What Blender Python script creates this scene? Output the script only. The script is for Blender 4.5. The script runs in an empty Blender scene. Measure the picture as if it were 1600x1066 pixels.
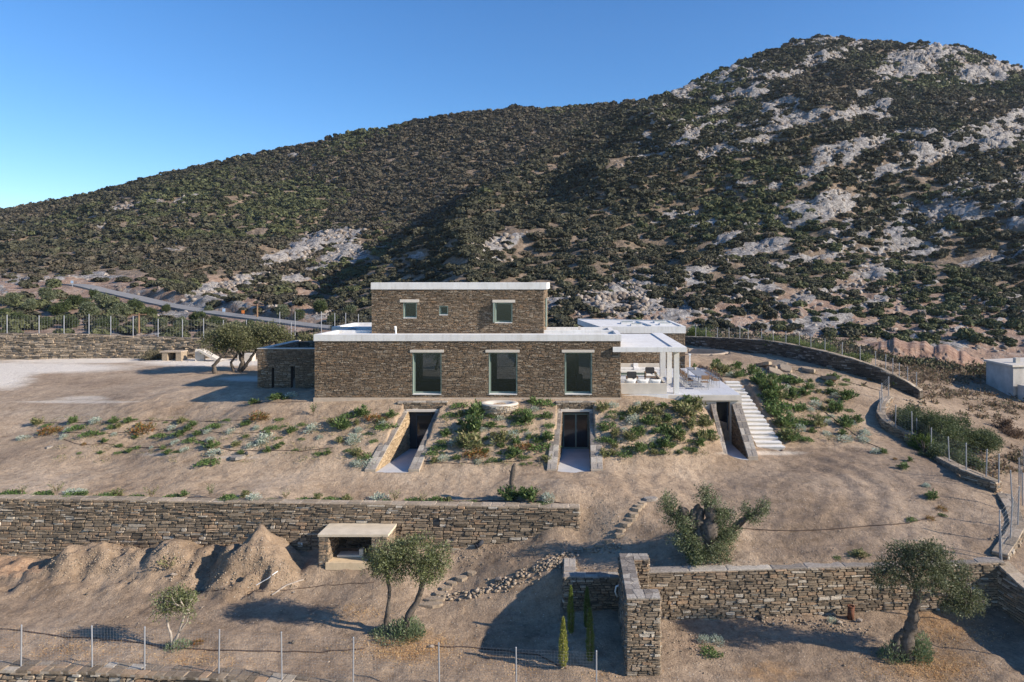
import bpy, math, random
import numpy as np
from mathutils import Vector
R = math.radians
# ------------------------------------------------------------------ camera / world / sun
S = bpy.context.scene
HAZE = 0.00010
F = 1067.0; CH = 6.65; CX = 895.0; CY = 440.0        # focal length in photo px, eye height, vanishing point
cam = bpy.data.cameras.new('camera'); camo = bpy.data.objects.new('camera', cam)
S.collection.objects.link(camo); S.camera = camo
camo.location = (0, 0, CH); camo.rotation_euler = (R(90), 0, 0)
cam.sensor_fit = 'HORIZONTAL'; cam.sensor_width = 36; cam.lens = 36 * F / 1600
cam.shift_x = (800 - CX) / 1600; cam.shift_y = (CY - 533) / 1600
cam.clip_start = 0.5; cam.clip_end = 9000
SUN_EL, SUN_AZ = 25.5, 105.5                          # azimuth clockwise from +Y
W = bpy.data.worlds.new('World'); S.world = W; W.use_nodes = True
nt = W.node_tree; bg = nt.nodes['Background']
sky = nt.nodes.new('ShaderNodeTexSky'); sky.sky_type = 'NISHITA'; sky.sun_disc = False
sky.sun_elevation = R(SUN_EL); sky.sun_rotation = R(SUN_AZ)
sky.altitude = 100; sky.air_density = 1.0; sky.dust_density = 0.15; sky.ozone_density = 4.0
hsv = nt.nodes.new('ShaderNodeHueSaturation'); hsv.inputs['Saturation'].default_value = 1.24; hsv.inputs['Hue'].default_value = 0.506
nt.links.new(sky.outputs[0], hsv.inputs['Color']); nt.links.new(hsv.outputs[0], bg.inputs[0]); bg.inputs[1].default_value = 0.118
sl = bpy.data.lights.new('sun', 'SUN'); slo = bpy.data.objects.new('sun', sl); S.collection.objects.link(slo)
sl.energy = 4.9; sl.angle = R(0.6); sl.color = (1.0, 0.89, 0.755)
sd = Vector((math.cos(R(SUN_EL)) * math.sin(R(SUN_AZ)), math.cos(R(SUN_EL)) * math.cos(R(SUN_AZ)), math.sin(R(SUN_EL))))
slo.rotation_euler = sd.to_track_quat('Z', 'Y').to_euler(); slo.location = sd * 60
S.view_settings.view_transform = 'Standard'; S.view_settings.look = 'None'
S.view_settings.exposure = 0.67; S.view_settings.gamma = 1.0
S.cycles.max_bounces = 6; S.cycles.diffuse_bounces = 3; S.cycles.transparent_max_bounces = 12

# ------------------------------------------------------------------ noise
def _h(ix, iy, iz):
    n = (ix * 374761393 + iy * 668265263 + iz * 1274126177) & 0xffffffff
    n = ((n ^ (n >> 13)) * 1274126177) & 0xffffffff
    return ((n ^ (n >> 16)) & 0xffff) / 65535.0
def vn(x, y, z=0.0):
    x = np.asarray(x, float); y = np.asarray(y, float); z = np.asarray(z, float) + 0 * x
    x0 = np.floor(x).astype(np.int64); y0 = np.floor(y).astype(np.int64); z0 = np.floor(z).astype(np.int64)
    fx = x - x0; fy = y - y0; fz = z - z0
    fx = fx * fx * (3 - 2 * fx); fy = fy * fy * (3 - 2 * fy); fz = fz * fz * (3 - 2 * fz)
    r = 0
    for a in (0, 1):
        for b in (0, 1):
            for c in (0, 1):
                r = r + _h(x0 + a, y0 + b, z0 + c) * (fx if a else 1 - fx) * (fy if b else 1 - fy) * (fz if c else 1 - fz)
    return r * 2 - 1
def fbm(x, y, z=0.0, o=4):
    r = 0; a = 1
    for i in range(o):
        r = r + a * vn(x * 2 ** i + 17.3 * i, y * 2 ** i - 9.1 * i, np.asarray(z) * 2 ** i); a *= 0.5
    return r
def sst(a, b, x):
    t = np.clip((x - a) / (b - a), 0, 1); return t * t * (3 - 2 * t)

# ------------------------------------------------------------------ object helpers
C = S.collection
ORG = {}
def tag(o, label=None, cat=None, group=None, kind=None):
    if label: o['label'] = label
    if cat: o['category'] = cat
    if group: o['group'] = group
    if kind: o['kind'] = kind
    return o
def thing(name, loc, label, cat, group=None):
    o = bpy.data.objects.new(name, None); o.empty_display_size = 0.2; C.objects.link(o)
    o.location = loc; ORG[o] = Vector(loc); return tag(o, label, cat, group)
class MB:
    def __init__(s): s.v = []; s.f = []; s.m = []
    def add(s, vs, fs, m=0):
        b = len(s.v); s.v.extend([tuple(map(float, v)) for v in vs])
        for f in fs: s.f.append([i + b for i in f]); s.m.append(m)
    def box(s, x0, x1, y0, y1, z0, z1, m=0, bev=0.0):
        if bev <= 0:
            s.add([(x0,y0,z0),(x1,y0,z0),(x1,y1,z0),(x0,y1,z0),(x0,y0,z1),(x1,y0,z1),(x1,y1,z1),(x0,y1,z1)],
                  [(0,3,2,1),(4,5,6,7),(0,1,5,4),(1,2,6,5),(2,3,7,6),(3,0,4,7)], m)
        else:
            b = bev
            r = [(x0,y0),(x1,y0),(x1,y1),(x0,y1)]
            ri = [(x0+b,y0+b),(x1-b,y0+b),(x1-b,y1-b),(x0+b,y1-b)]
            vs = [(x,y,z0) for x,y in ri]+[(x,y,z0+b) for x,y in r]+[(x,y,z1-b) for x,y in r]+[(x,y,z1) for x,y in ri]
            fs = [(3,2,1,0),(12,13,14,15)]
            for k in range(3):
                for i in range(4):
                    j=(i+1)%4; fs.append((k*4+i,k*4+j,k*4+4+j,k*4+4+i))
            s.add(vs, fs, m)
    def prism(s, poly, z0, z1, m=0):            # poly of (x,y); z may be scalars or lists
        n = len(poly)
        za = z0 if hasattr(z0,'__len__') else [z0]*n; zb = z1 if hasattr(z1,'__len__') else [z1]*n
        a = sum(poly[i][0]*poly[(i+1)%n][1]-poly[(i+1)%n][0]*poly[i][1] for i in range(n))
        idx = list(range(n)) if a > 0 else list(range(n))[::-1]
        vs = [(poly[i][0],poly[i][1],za[i]) for i in idx]+[(poly[i][0],poly[i][1],zb[i]) for i in idx]
        fs = [tuple(range(n))[::-1], tuple(range(n,2*n))]+[(i,(i+1)%n,n+(i+1)%n,n+i) for i in range(n)]
        s.add(vs, fs, m)
    def tube(s, pts, rad, seg=8, m=0, rough=0.0, rnd=None, cap=True):
        pts = [Vector(p) for p in pts]; n = len(pts)
        if not hasattr(rad, '__len__'): rad = [rad]*n
        vs = []; prev = None
        for i,p in enumerate(pts):
            d = (pts[min(i+1,n-1)]-pts[max(i-1,0)]).normalized()
            if prev is None:
                u = d.orthogonal().normalized()
            else:
                u = (prev - d*prev.dot(d)).normalized()
            prev = u; w = d.cross(u)
            for k in range(seg):
                a = 2*math.pi*k/seg; r = rad[i]*(1+(rnd.uniform(-rough,rough) if rnd else 0))
                vs.append(p+u*math.cos(a)*r+w*math.sin(a)*r)
        fs = []
        for i in range(n-1):
            for k in range(seg):
                k2=(k+1)%seg; fs.append((i*seg+k,i*seg+k2,(i+1)*seg+k2,(i+1)*seg+k))
        if cap: fs += [tuple(range(seg))[::-1], tuple(range((n-1)*seg,n*seg))]
        s.add(vs, fs, m)
    def lathe(s, c, prof, seg=24, m=0):
        vs=[]; n=len(prof)
        for r,z in prof:
            for k in range(seg):
                a=2*math.pi*k/seg; vs.append((c[0]+r*math.cos(a),c[1]+r*math.sin(a),c[2]+z))
        fs=[]
        for i in range(n-1):
            for k in range(seg):
                k2=(k+1)%seg; fs.append((i*seg+k,i*seg+k2,(i+1)*seg+k2,(i+1)*seg+k))
        s.add(vs,fs,m)
def obj(name, mb, mats, parent=None, smooth=False, loc=None, tint=None):
    if not isinstance(mats,(list,tuple)): mats=[mats]
    o0 = ORG[parent] if parent is not None else (Vector(loc) if loc else Vector((0,0,0)))
    me = bpy.data.meshes.new(name)
    me.from_pydata([(v[0]-o0.x,v[1]-o0.y,v[2]-o0.z) for v in mb.v], [], mb.f)
    for m in mats: me.materials.append(m)
    me.polygons.foreach_set('material_index', mb.m)
    if smooth: me.polygons.foreach_set('use_smooth',[True]*len(mb.f))
    o = bpy.data.objects.new(name, me); C.objects.link(o); ORG[o]=o0
    if parent is not None: o.parent = parent
    else: o.location = o0
    return o
def np_mesh(name, verts, faces, mat, tint=None, smooth=False):     # faces (n,k) array of one polygon size
    me = bpy.data.meshes.new(name)
    verts = np.asarray(verts, np.float32); faces = np.asarray(faces, np.int32); k = faces.shape[1]
    me.vertices.add(len(verts)); me.vertices.foreach_set('co', verts.ravel())
    me.loops.add(faces.size); me.loops.foreach_set('vertex_index', faces.ravel())
    me.polygons.add(len(faces)); me.polygons.foreach_set('loop_start', np.arange(0,faces.size,k,dtype=np.int32))
    if smooth: me.polygons.foreach_set('use_smooth', np.ones(len(faces),bool))
    me.update(calc_edges=True)
    if tint is not None:
        a = me.color_attributes.new('tint','FLOAT_COLOR','POINT')
        t = np.ones((len(verts),4),np.float32); t[:,:3]=tint; a.data.foreach_set('color', t.ravel())
    me.materials.append(mat); return me
def np_obj(name, me, parent=None, loc=(0,0,0)):
    o = bpy.data.objects.new(name, me); C.objects.link(o)
    if parent is not None: o.parent = parent
    else: o.location = loc
    return o
def copy_tree(o, parent=None):
    c = o.copy(); C.objects.link(c)
    if parent is not None: c.parent = parent
    for ch in list(o.children): copy_tree(ch, c)
    return c

# ------------------------------------------------------------------ materials
def newmat(name):
    m = bpy.data.materials.new(name); m.use_nodes = True; nt = m.node_tree
    b = nt.nodes['Principled BSDF']; b.inputs['Roughness'].default_value = 0.9
    try: b.inputs['Specular IOR Level'].default_value = 0.25
    except Exception: pass
    return m, nt, b
def N(nt, t, **kw):
    n = nt.nodes.new(t)
    for k,v in kw.items():
        if k.startswith('i_'):
            key = k[2:]; key = int(key) if key.isdigit() else key.replace('_',' ')
            n.inputs[key].default_value = v
        else: setattr(n,k,v)
    return n
def L(nt,a,b): nt.links.new(a,b)
def ramp(nt, fac, stops):
    r = nt.nodes.new('ShaderNodeValToRGB'); e = r.color_ramp.elements
    while len(e)<len(stops): e.new(0.5)
    for i,(p,c) in enumerate(stops):
        e[i].position=p; e[i].color=(*c,1) if len(c)==3 else c
    L(nt,fac,r.inputs[0]); return r.outputs[0]
def mix(nt, fac, a, b, mode='MIX'):
    n = nt.nodes.new('ShaderNodeMix'); n.data_type='RGBA'; n.blend_type=mode
    for i,v in ((0,fac),(6,a),(7,b)):
        if isinstance(v,(int,float)): n.inputs[i].default_value=v
        elif isinstance(v,tuple): n.inputs[i].default_value=(*v,1)
        else: L(nt,v,n.inputs[i])
    return n.outputs[2]
def noise(nt, scale, detail=4, rough=0.55, vec=None, out=0):
    n = N(nt,'ShaderNodeTexNoise'); n.inputs['Scale'].default_value=scale; n.inputs['Detail'].default_value=detail
    n.inputs['Roughness'].default_value=rough
    if vec is not None: L(nt,vec,n.inputs['Vector'])
    return n.outputs[out]
def pos(nt, s=(1,1,1)):
    g = N(nt,'ShaderNodeNewGeometry'); 
    if s==(1,1,1): return g.outputs['Position']
    m = N(nt,'ShaderNodeMapping'); m.inputs['Scale'].default_value=s; L(nt,g.outputs['Position'],m.inputs[0]); return m.outputs[0]
def bump(nt,b,h,strength=0.5,dist=0.05):
    n = N(nt,'ShaderNodeBump'); n.inputs['Strength'].default_value=strength; n.inputs['Distance'].default_value=dist
    L(nt,h,n.inputs['Height']); L(nt,n.outputs[0],b.inputs['Normal'])
def madd(nt,a,b_,op='ADD'):
    n=N(nt,'ShaderNodeMath',operation=op)
    for i,v in ((0,a),(1,b_)):
        if isinstance(v,(int,float)): n.inputs[i].default_value=v
        else: L(nt,v,n.inputs[i])
    return n.outputs[0]
def simple(name, col, rough=0.8, metal=0.0, var=0.12, sc=6.0, bmp=0.15):
    m,nt,b = newmat(name); p=pos(nt)
    n1=noise(nt,sc,5,0.6,p)
    c = ramp(nt,n1,[(0.3,tuple(x*(1-var) for x in col)),(0.7,tuple(min(1,x*(1+var)) for x in col))])
    L(nt,c,b.inputs['Base Color']); b.inputs['Roughness'].default_value=rough; b.inputs['Metallic'].default_value=metal
    if bmp: bump(nt,b,noise(nt,sc*8,3,0.6,p),bmp,0.02)
    return m
def stone_mat(name, stops, rs=1.0):
    m,nt,b=newmat(name); p=pos(nt)
    g=N(nt,'ShaderNodeNewGeometry')
    c=ramp(nt,g.outputs['Random Per Island'],stops)
    n1=noise(nt,11,6,0.65,p); n2=noise(nt,45,4,0.6,p); n3=noise(nt,0.35,3,0.5,p)
    c=mix(nt,0.85,c,ramp(nt,n1,[(0.25,(0.5,0.48,0.46)),(0.75,(1.25,1.22,1.2))]),'MULTIPLY')
    c=mix(nt,0.6,c,ramp(nt,n2,[(0.3,(0.7,0.7,0.7)),(0.75,(1.3,1.3,1.28))]),'MULTIPLY')
    c=mix(nt,0.6,c,ramp(nt,n3,[(0.35,(0.78,0.76,0.74)),(0.7,(1.15,1.12,1.06))]),'MULTIPLY')
    L(nt,c,b.inputs['Base Color'])
    bump(nt,b,madd(nt,n1,n2),0.7,0.03); return m
M={}
HS=[(0.0,(0.17,0.13,0.092)),(0.22,(0.23,0.175,0.125)),(0.42,(0.28,0.215,0.152)),(0.58,(0.34,0.265,0.19)),(0.72,(0.36,0.24,0.145)),(0.84,(0.36,0.295,0.225)),(0.95,(0.46,0.39,0.30))]
M['facade_stone']=stone_mat('schist facade stone',HS)
FS=[(0.0,(0.17,0.14,0.105)),(0.2,(0.24,0.195,0.145)),(0.45,(0.31,0.25,0.185)),(0.66,(0.37,0.30,0.22)),(0.78,(0.42,0.29,0.19)),(0.88,(0.43,0.37,0.29)),(0.97,(0.58,0.53,0.45))]
M['field_stone']=stone_mat('dry field stone',FS)
M['pale_stone']=stone_mat('pale paving stone',[(0,(0.20,0.18,0.16)),(0.5,(0.33,0.30,0.27)),(1,(0.5,0.465,0.41))])
M['slab_stone']=stone_mat('flat slab stone',[(0,(0.26,0.22,0.17)),(0.5,(0.38,0.31,0.23)),(1,(0.5,0.42,0.33))])
M['dark_stone']=stone_mat('weathered dark stone',[(0,(0.06,0.055,0.05)),(0.5,(0.12,0.105,0.09)),(0.9,(0.2,0.18,0.155)),(1,(0.42,0.4,0.37))])
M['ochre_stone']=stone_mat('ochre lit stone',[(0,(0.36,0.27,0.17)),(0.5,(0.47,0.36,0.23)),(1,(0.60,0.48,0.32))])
M['mortar']=simple('mortar',(0.11,0.085,0.065),0.95,var=0.25,sc=3)
M['mortar_pale']=simple('pale mortar',(0.42,0.35,0.27),0.95,var=0.2,sc=3)
m,nt,b=newmat('cream concrete'); p=pos(nt)
c=ramp(nt,noise(nt,0.9,6,0.65,p),[(0.3,(0.62,0.60,0.56)),(0.5,(0.69,0.675,0.64)),(0.72,(0.75,0.735,0.70))])
c=mix(nt,0.8,c,ramp(nt,noise(nt,3.0,5,0.7,pos(nt,(1.6,1.6,0.25))),[(0.28,(0.80,0.78,0.75)),(0.5,(1,1,1)),(0.8,(1.05,1.05,1.05))]),'MULTIPLY')
L(nt,c,b.inputs['Base Color']); bump(nt,b,noise(nt,30,4,0.6,p),0.2,0.02); M['concrete']=m
M['rawconcrete']=simple('raw concrete',(0.55,0.50,0.43),0.9,var=0.14,sc=1.3,bmp=0.25)
M['tan_plaster']=simple('tan cement plinth',(0.50,0.40,0.30),0.9,var=0.15,sc=1.8,bmp=0.25)
M['yellow_plaster']=simple('ochre render',(0.62,0.48,0.31),0.9,var=0.14,sc=4,bmp=0.3)
M['shelter_top']=simple('warm concrete slab',(0.60,0.51,0.38),0.9,var=0.12,sc=2.2,bmp=0.25)
M['floor_grey']=simple('grey screed',(0.50,0.49,0.48),0.8,var=0.1,sc=1.2,bmp=0.1)
M['green_metal']=simple('sage green metal',(0.19,0.24,0.21),0.5,var=0.04)
M['grey_lintel']=simple('pale lintel',(0.60,0.54,0.46),0.9,var=0.08)
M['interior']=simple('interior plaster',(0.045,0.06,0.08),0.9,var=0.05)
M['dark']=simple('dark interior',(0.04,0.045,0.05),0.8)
M['galv']=simple('galvanised steel',(0.32,0.33,0.35),0.6,0.4,var=0.06)
M['wire']=simple('fence wire',(0.32,0.33,0.34),0.5,0.5,var=0.05,bmp=0)
M['hose']=simple('brown irrigation hose',(0.075,0.05,0.038),0.7)
M['white_plastic']=simple('white plastic',(0.78,0.78,0.76),0.5,var=0.03)
M['rust']=simple('rusty iron',(0.14,0.06,0.035),0.85,var=0.35,sc=9)
M['fabric_white']=simple('white linen',(0.80,0.79,0.77),0.95,var=0.04)
M['fabric_dark']=simple('charcoal fabric',(0.05,0.052,0.06),0.95)
M['wood']=simple('brown wood',(0.23,0.14,0.08),0.7,var=0.25,sc=9)
M['bark']=simple('olive bark',(0.115,0.095,0.077),0.95,var=0.5,sc=8,bmp=1.0)
M['bark_grey']=simple('pale bark',(0.36,0.31,0.26),0.95,var=0.3,sc=7,bmp=0.9)
M['asphalt']=simple('asphalt',(0.22,0.215,0.21),0.95,var=0.1,sc=0.6)
M['whitewash']=simple('stained whitewash',(0.46,0.43,0.39),0.9,var=0.25,sc=0.9,bmp=0.3)
M['signred']=simple('orange sign paint',(0.75,0.22,0.05),0.5)
M['signblue']=simple('pale blue sign paint',(0.45,0.6,0.75),0.5)
# tiles
m,nt,b=newmat('terrace tiles'); p=pos(nt)
br=N(nt,'ShaderNodeTexBrick'); br.offset=0.5; br.inputs['Scale'].default_value=1.0
br.inputs['Color1'].default_value=(0.52,0.53,0.55,1); br.inputs['Color2'].default_value=(0.60,0.61,0.63,1); br.inputs['Mortar'].default_value=(0.4,0.4,0.41,1)
br.inputs['Mortar Size'].default_value=0.012; br.inputs['Brick Width'].default_value=1.1; br.inputs['Row Height'].default_value=1.1
L(nt,p,br.inputs['Vector']); L(nt,br.outputs[0],b.inputs['Base Color']); b.inputs['Roughness'].default_value=0.6; M['tiles']=m
# glass
m=bpy.data.materials.new('window glass'); m.use_nodes=True; nt=m.node_tree; nt.nodes.clear()
o_=N(nt,'ShaderNodeOutputMaterial'); gl=N(nt,'ShaderNodeBsdfGlossy'); gl.inputs['Roughness'].default_value=0.02; gl.inputs[0].default_value=(0.62,0.8,1,1)
tr=N(nt,'ShaderNodeBsdfTransparent'); tr.inputs[0].default_value=(0.33,0.38,0.45,1); mx=N(nt,'ShaderNodeMixShader'); mx.inputs[0].default_value=0.08
L(nt,tr.outputs[0],mx.inputs[1]); L(nt,gl.outputs[0],mx.inputs[2]); L(nt,mx.outputs[0],o_.inputs[0]); M['glass']=m
m,nt,b=newmat('dark door glass'); b.inputs['Base Color'].default_value=(0.012,0.016,0.022,1); b.inputs['Roughness'].default_value=0.08; b.inputs['Specular IOR Level'].default_value=0.6; M['dglass']=m
# foliage
def leafmat(name, trans=0.25, rough=0.6, gain=1.0):
    m,nt,b=newmat(name); a=N(nt,'ShaderNodeAttribute',attribute_name='tint')
    c=mix(nt,1.0,a.outputs['Color'],(gain,gain,gain),'MULTIPLY')
    L(nt,c,b.inputs['Base Color']); b.inputs['Roughness'].default_value=rough
    t=N(nt,'ShaderNodeBsdfTranslucent'); L(nt,c,t.inputs[0]); ms=N(nt,'ShaderNodeMixShader'); ms.inputs[0].default_value=trans
    L(nt,b.outputs[0],ms.inputs[1]); L(nt,t.outputs[0],ms.inputs[2]); L(nt,ms.outputs[0],nt.nodes['Material Output'].inputs[0]); return m
M['leaf']=leafmat('leaves',0.3,0.6,1.3); M['scrubleaf']=leafmat('scrub leaves',0.1,0.85)
# soil
m,nt,b=newmat('dry earth'); p=pos(nt)
n1=noise(nt,0.25,6,0.6,p); n2=noise(nt,1.6,8,0.68,p); n3=noise(nt,14,5,0.65,p); n4=noise(nt,60,3,0.6,p)
c=ramp(nt,n1,[(0.34,(0.30,0.218,0.148)),(0.47,(0.365,0.272,0.188)),(0.55,(0.405,0.305,0.213)),(0.66,(0.45,0.347,0.25))])
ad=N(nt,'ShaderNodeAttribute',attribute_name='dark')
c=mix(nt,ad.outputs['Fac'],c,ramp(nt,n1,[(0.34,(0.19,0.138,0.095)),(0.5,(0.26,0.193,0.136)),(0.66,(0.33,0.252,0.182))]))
c=mix(nt,0.9,c,ramp(nt,n2,[(0.3,(0.62,0.59,0.56)),(0.5,(1,1,1)),(0.72,(1.25,1.23,1.2))]),'MULTIPLY')
c=mix(nt,0.8,c,ramp(nt,noise(nt,5.5,6,0.7,p),[(0.34,(0.70,0.68,0.65)),(0.5,(1,1,1)),(0.7,(1.2,1.19,1.17))]),'MULTIPLY')
c=mix(nt,0.7,c,ramp(nt,n3,[(0.3,(0.74,0.73,0.72)),(0.72,(1.24,1.23,1.2))]),'MULTIPLY')
vo=N(nt,'ShaderNodeTexVoronoi'); vo.inputs['Scale'].default_value=9; L(nt,p,vo.inputs['Vector'])
sp=ramp(nt,vo.outputs['Distance'],[(0.12,(1,1,1)),(0.2,(0,0,0))])
vc=N(nt,'ShaderNodeSeparateColor'); L(nt,vo.outputs['Color'],vc.inputs[0])
spm=madd(nt,sp,ramp(nt,vc.outputs[0],[(0.80,(0,0,0)),(0.84,(1,1,1))]),'MULTIPLY')
c=mix(nt,spm,c,(0.55,0.49,0.41))
at=N(nt,'ShaderNodeAttribute',attribute_name='tint'); sc_=N(nt,'ShaderNodeSeparateColor'); L(nt,at.outputs['Color'],sc_.inputs[0])
def mk(ch,n,lo=0.42,hi=0.62):
    s=madd(nt,madd(nt,ch,madd(nt,n,0.6,'MULTIPLY')),-0.3)
    return ramp(nt,s,[(lo,(0,0,0)),(hi,(1,1,1))])
n5=noise(nt,2.2,6,0.7,pos(nt,(0.35,1.3,1)))
c=mix(nt,mk(sc_.outputs[0],n5,0.25,0.7),c,ramp(nt,n3,[(0.3,(0.62,0.54,0.44)),(0.7,(0.78,0.70,0.59))]))
c=mix(nt,madd(nt,mk(sc_.outputs[1],noise(nt,3.5,7,0.75,p)),0.75,'MULTIPLY'),c,ramp(nt,n3,[(0.3,(0.25,0.13,0.055)),(0.7,(0.46,0.29,0.14))]))
c=mix(nt,madd(nt,mk(sc_.outputs[2],n2),0.8,'MULTIPLY'),c,ramp(nt,n3,[(0.3,(0.30,0.17,0.10)),(0.7,(0.48,0.33,0.21))]))
L(nt,c,b.inputs['Base Color']); b.inputs['Roughness'].default_value=0.95
hh=madd(nt,madd(nt,n2,madd(nt,n3,0.35,'MULTIPLY')),madd(nt,n4,0.12,'MULTIPLY'))
hh=madd(nt,hh,madd(nt,spm,0.12,'MULTIPLY'))
bump(nt,b,hh,0.8,0.17); M['soil']=m
# mountain ground
m,nt,b=newmat('mountain ground'); p=pos(nt)
n1=noise(nt,0.06,6,0.62,p); n2=noise(nt,0.5,7,0.7,p); n3=noise(nt,0.32,8,0.75,pos(nt,(1,0.5,2.2)))
soil=ramp(nt,n2,[(0.28,(0.10,0.08,0.052)),(0.5,(0.20,0.15,0.105)),(0.64,(0.32,0.245,0.18)),(0.78,(0.46,0.41,0.36))])
at=N(nt,'ShaderNodeAttribute',attribute_name='tint'); sc_=N(nt,'ShaderNodeSeparateColor'); L(nt,at.outputs['Color'],sc_.inputs[0])
pink=ramp(nt,n2,[(0.3,(0.20,0.13,0.095)),(0.5,(0.33,0.225,0.165)),(0.7,(0.47,0.38,0.31))])
soil=mix(nt,mk(sc_.outputs[1],n1,0.3,0.6),soil,pink)
vo=N(nt,'ShaderNodeTexVoronoi'); vo.feature='DISTANCE_TO_EDGE'; vo.inputs['Scale'].default_value=0.55; L(nt,p,vo.inputs['Vector'])
crack=ramp(nt,vo.outputs['Distance'],[(0.0,(0.45,0.43,0.41)),(0.1,(1,1,1))])
rock=ramp(nt,noise(nt,0.8,8,0.75,pos(nt,(1,1,2.5))),[(0.32,(0.09,0.08,0.07)),(0.44,(0.25,0.23,0.215)),(0.58,(0.42,0.395,0.365)),(0.75,(0.58,0.55,0.51))])
rock=mix(nt,0.6,rock,crack,'MULTIPLY')
rm=mk(sc_.outputs[0],n3,0.43,0.47)
c=mix(nt,rm,soil,rock); L(nt,c,b.inputs['Base Color'])
bump(nt,b,madd(nt,n3,madd(nt,vo.outputs['Distance'],0.4,'MULTIPLY')),1.0,1.1); M['mountain']=m

# ------------------------------------------------------------------ terrain height
def P(px,py,z):
    Y=(CH-z)*F/(py-CY); return (px-CX)*Y/F, Y, z
def tps(pts):
    pts=np.array(pts,float); X=pts[:,:2]; z=pts[:,2]; n=len(X)
    d=np.linalg.norm(X[:,None]-X[None],axis=2); K=np.where(d>0,d*d*np.log(d+1e-12),0)+np.eye(n)*0.3
    A=np.zeros((n+3,n+3)); A[:n,:n]=K; Pm=np.c_[np.ones(n),X]; A[:n,n:]=Pm; A[n:,:n]=Pm.T
    w=np.linalg.solve(A,np.r_[z,0,0,0])
    def ev(x,y):
        sh=np.shape(x); x=np.ravel(x).astype(float); y=np.ravel(y).astype(float); out=np.empty(len(x))
        for i in range(0,len(x),20000):
            dx=x[i:i+20000,None]-X[None,:,0]; dy=y[i:i+20000,None]-X[None,:,1]; d2=dx*dx+dy*dy
            out[i:i+20000]=(0.5*d2*np.log(d2+1e-12))@w[:n]+w[n]+w[n+1]*x[i:i+20000]+w[n+2]*y[i:i+20000]
        return out.reshape(sh)
    return ev
U=[P(*q) for q in [(440,628,-.35),(491,628,-.3),(600,628,-.25),(720,628,-.25),(850,628,-.25),(960,628,-.25),(1040,626,-.25),(1080,630,-.5),
 (600,681,-1.6),(700,681,-1.6),(800,681,-1.6),(900,681,-1.6),(1000,681,-1.6),(1080,679,-1.6),
 (520,738,-2.9),(600,738,-2.9),(700,738,-2.9),(800,738,-2.9),(900,738,-2.9),(1000,735,-2.9),(1090,728,-2.9),(1150,720,-2.9),(1215,708,-2.88),
 (1130,575,0),(1200,588,-.3),(1250,620,-1.0),(1300,650,-1.9),(1350,690,-2.7),(1250,680,-2.4),(1300,692,-2.75),(1400,650,-2.2),(1380,600,-1.0),(1300,575,-.2),
 (1200,553,.1),(1100,545,.2),(1500,745,-3.1),(1450,740,-3.1),(1400,740,-3.05),(1300,740,-3.05),(1200,760,-3.15),(1300,800,-3.6),(1400,800,-3.6),(1520,800,-3.7),
 (1300,850,-4.1),(1450,850,-4.1),(1540,850,-4.2),(1100,880,-4.3),(1200,880,-4.3),(1400,880,-4.3),(1100,800,-3.65),(1030,770,-3.15),(1100,850,-4.1),
 (960,800,-3.5),(960,830,-4.1),(940,860,-4.6),(900,868,-4.75),(905,830,-4.3),(860,868,-4.75),(900,785,-3.2),
 (0,563,-.5),(200,558,-.4),(330,556,-.4),(0,600,-.8),(200,600,-.7),(400,600,-.35),(0,660,-1.8),(200,650,-1.2),(400,640,-.65),(0,740,-3.0),(200,740,-3.0),(400,738,-2.95),
 (200,700,-2.5),(400,690,-1.9),(0,700,-2.6),(0,775,-3.15),(400,780,-3.2),(850,783,-3.2),(-600,570,-.5),(-600,740,-3),(-600,660,-1.9),(-300,770,-3.1),
 (1480,600,-2.4),(1530,640,-3.2),(1590,700,-4.2),(1590,770,-4.6),(1700,800,-5),(1600,610,-3.2),(1480,690,-3.4),(1700,620,-4)]]
U+=[(-10,50,-.15),(0,55,0),(8,60,.1),(5,45,-.15),(-15,45,-.3),(11.7,45.5,-.1),(11.7,42,-1.5),(11.7,39,-2.75),(-60,85,-2),(0,85,0.2),(40,85,-1.5),(60,70,-5),(25,75,.3),(-30,75,-1)]
hU=tps(U)
Lp=[P(*q) for q in [(-300,868,-5.7),(0,868,-5.65),(200,868,-5.6),(330,868,-5.55),(480,872,-5.35),(500,880,-5.27),(600,882,-5.27),(560,862,-5.15),(650,845,-4.95),(740,838,-4.7),(820,835,-4.6),(905,830,-4.3),
 (900,868,-4.75),(875,882,-4.9),(860,900,-5.15),(820,940,-5.85),(800,980,-6.25),(740,960,-6.15),(780,880,-5.2),(690,935,-6.05),(700,880,-5.5),(740,850,-4.95),(850,850,-4.6),(870,960,-6.1),(860,1000,-6.35),
 (600,900,-5.8),(500,910,-5.85),(300,950,-6.0),(100,950,-6.0),(100,1040,-6.12),(300,1040,-6.12),(500,1040,-6.2),(700,1040,-6.3),(850,1050,-6.4),(600,980,-6.12),(400,980,-6.05),(700,980,-6.2),(-300,950,-6),(-300,1040,-6.1)]]
hL=tps(Lp)
W1A=(-46.0,31.6); W1B=(0.3,30.15)
def w1y(x): return W1A[1]+(W1B[1]-W1A[1])*(x-W1A[0])/(W1B[0]-W1A[0])
W2P=[(2.7,26.1),(8.0,26.35),(16.6,26.95)]
def w2y(x): return np.where(x<2.3,26.55,np.interp(x,[2.3]+[q[0] for q in W2P][1:],[26.05,26.35,26.95]))
FW=[P(-250,1040,-6.1),P(0,1046,-6.1),P(150,1051,-6.12),P(350,1061,-6.15),P(520,1071,-6.2),P(900,1092,-6.35)]
def fwy(x): return np.interp(x,[q[0] for q in FW],[q[1] for q in FW])
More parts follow.
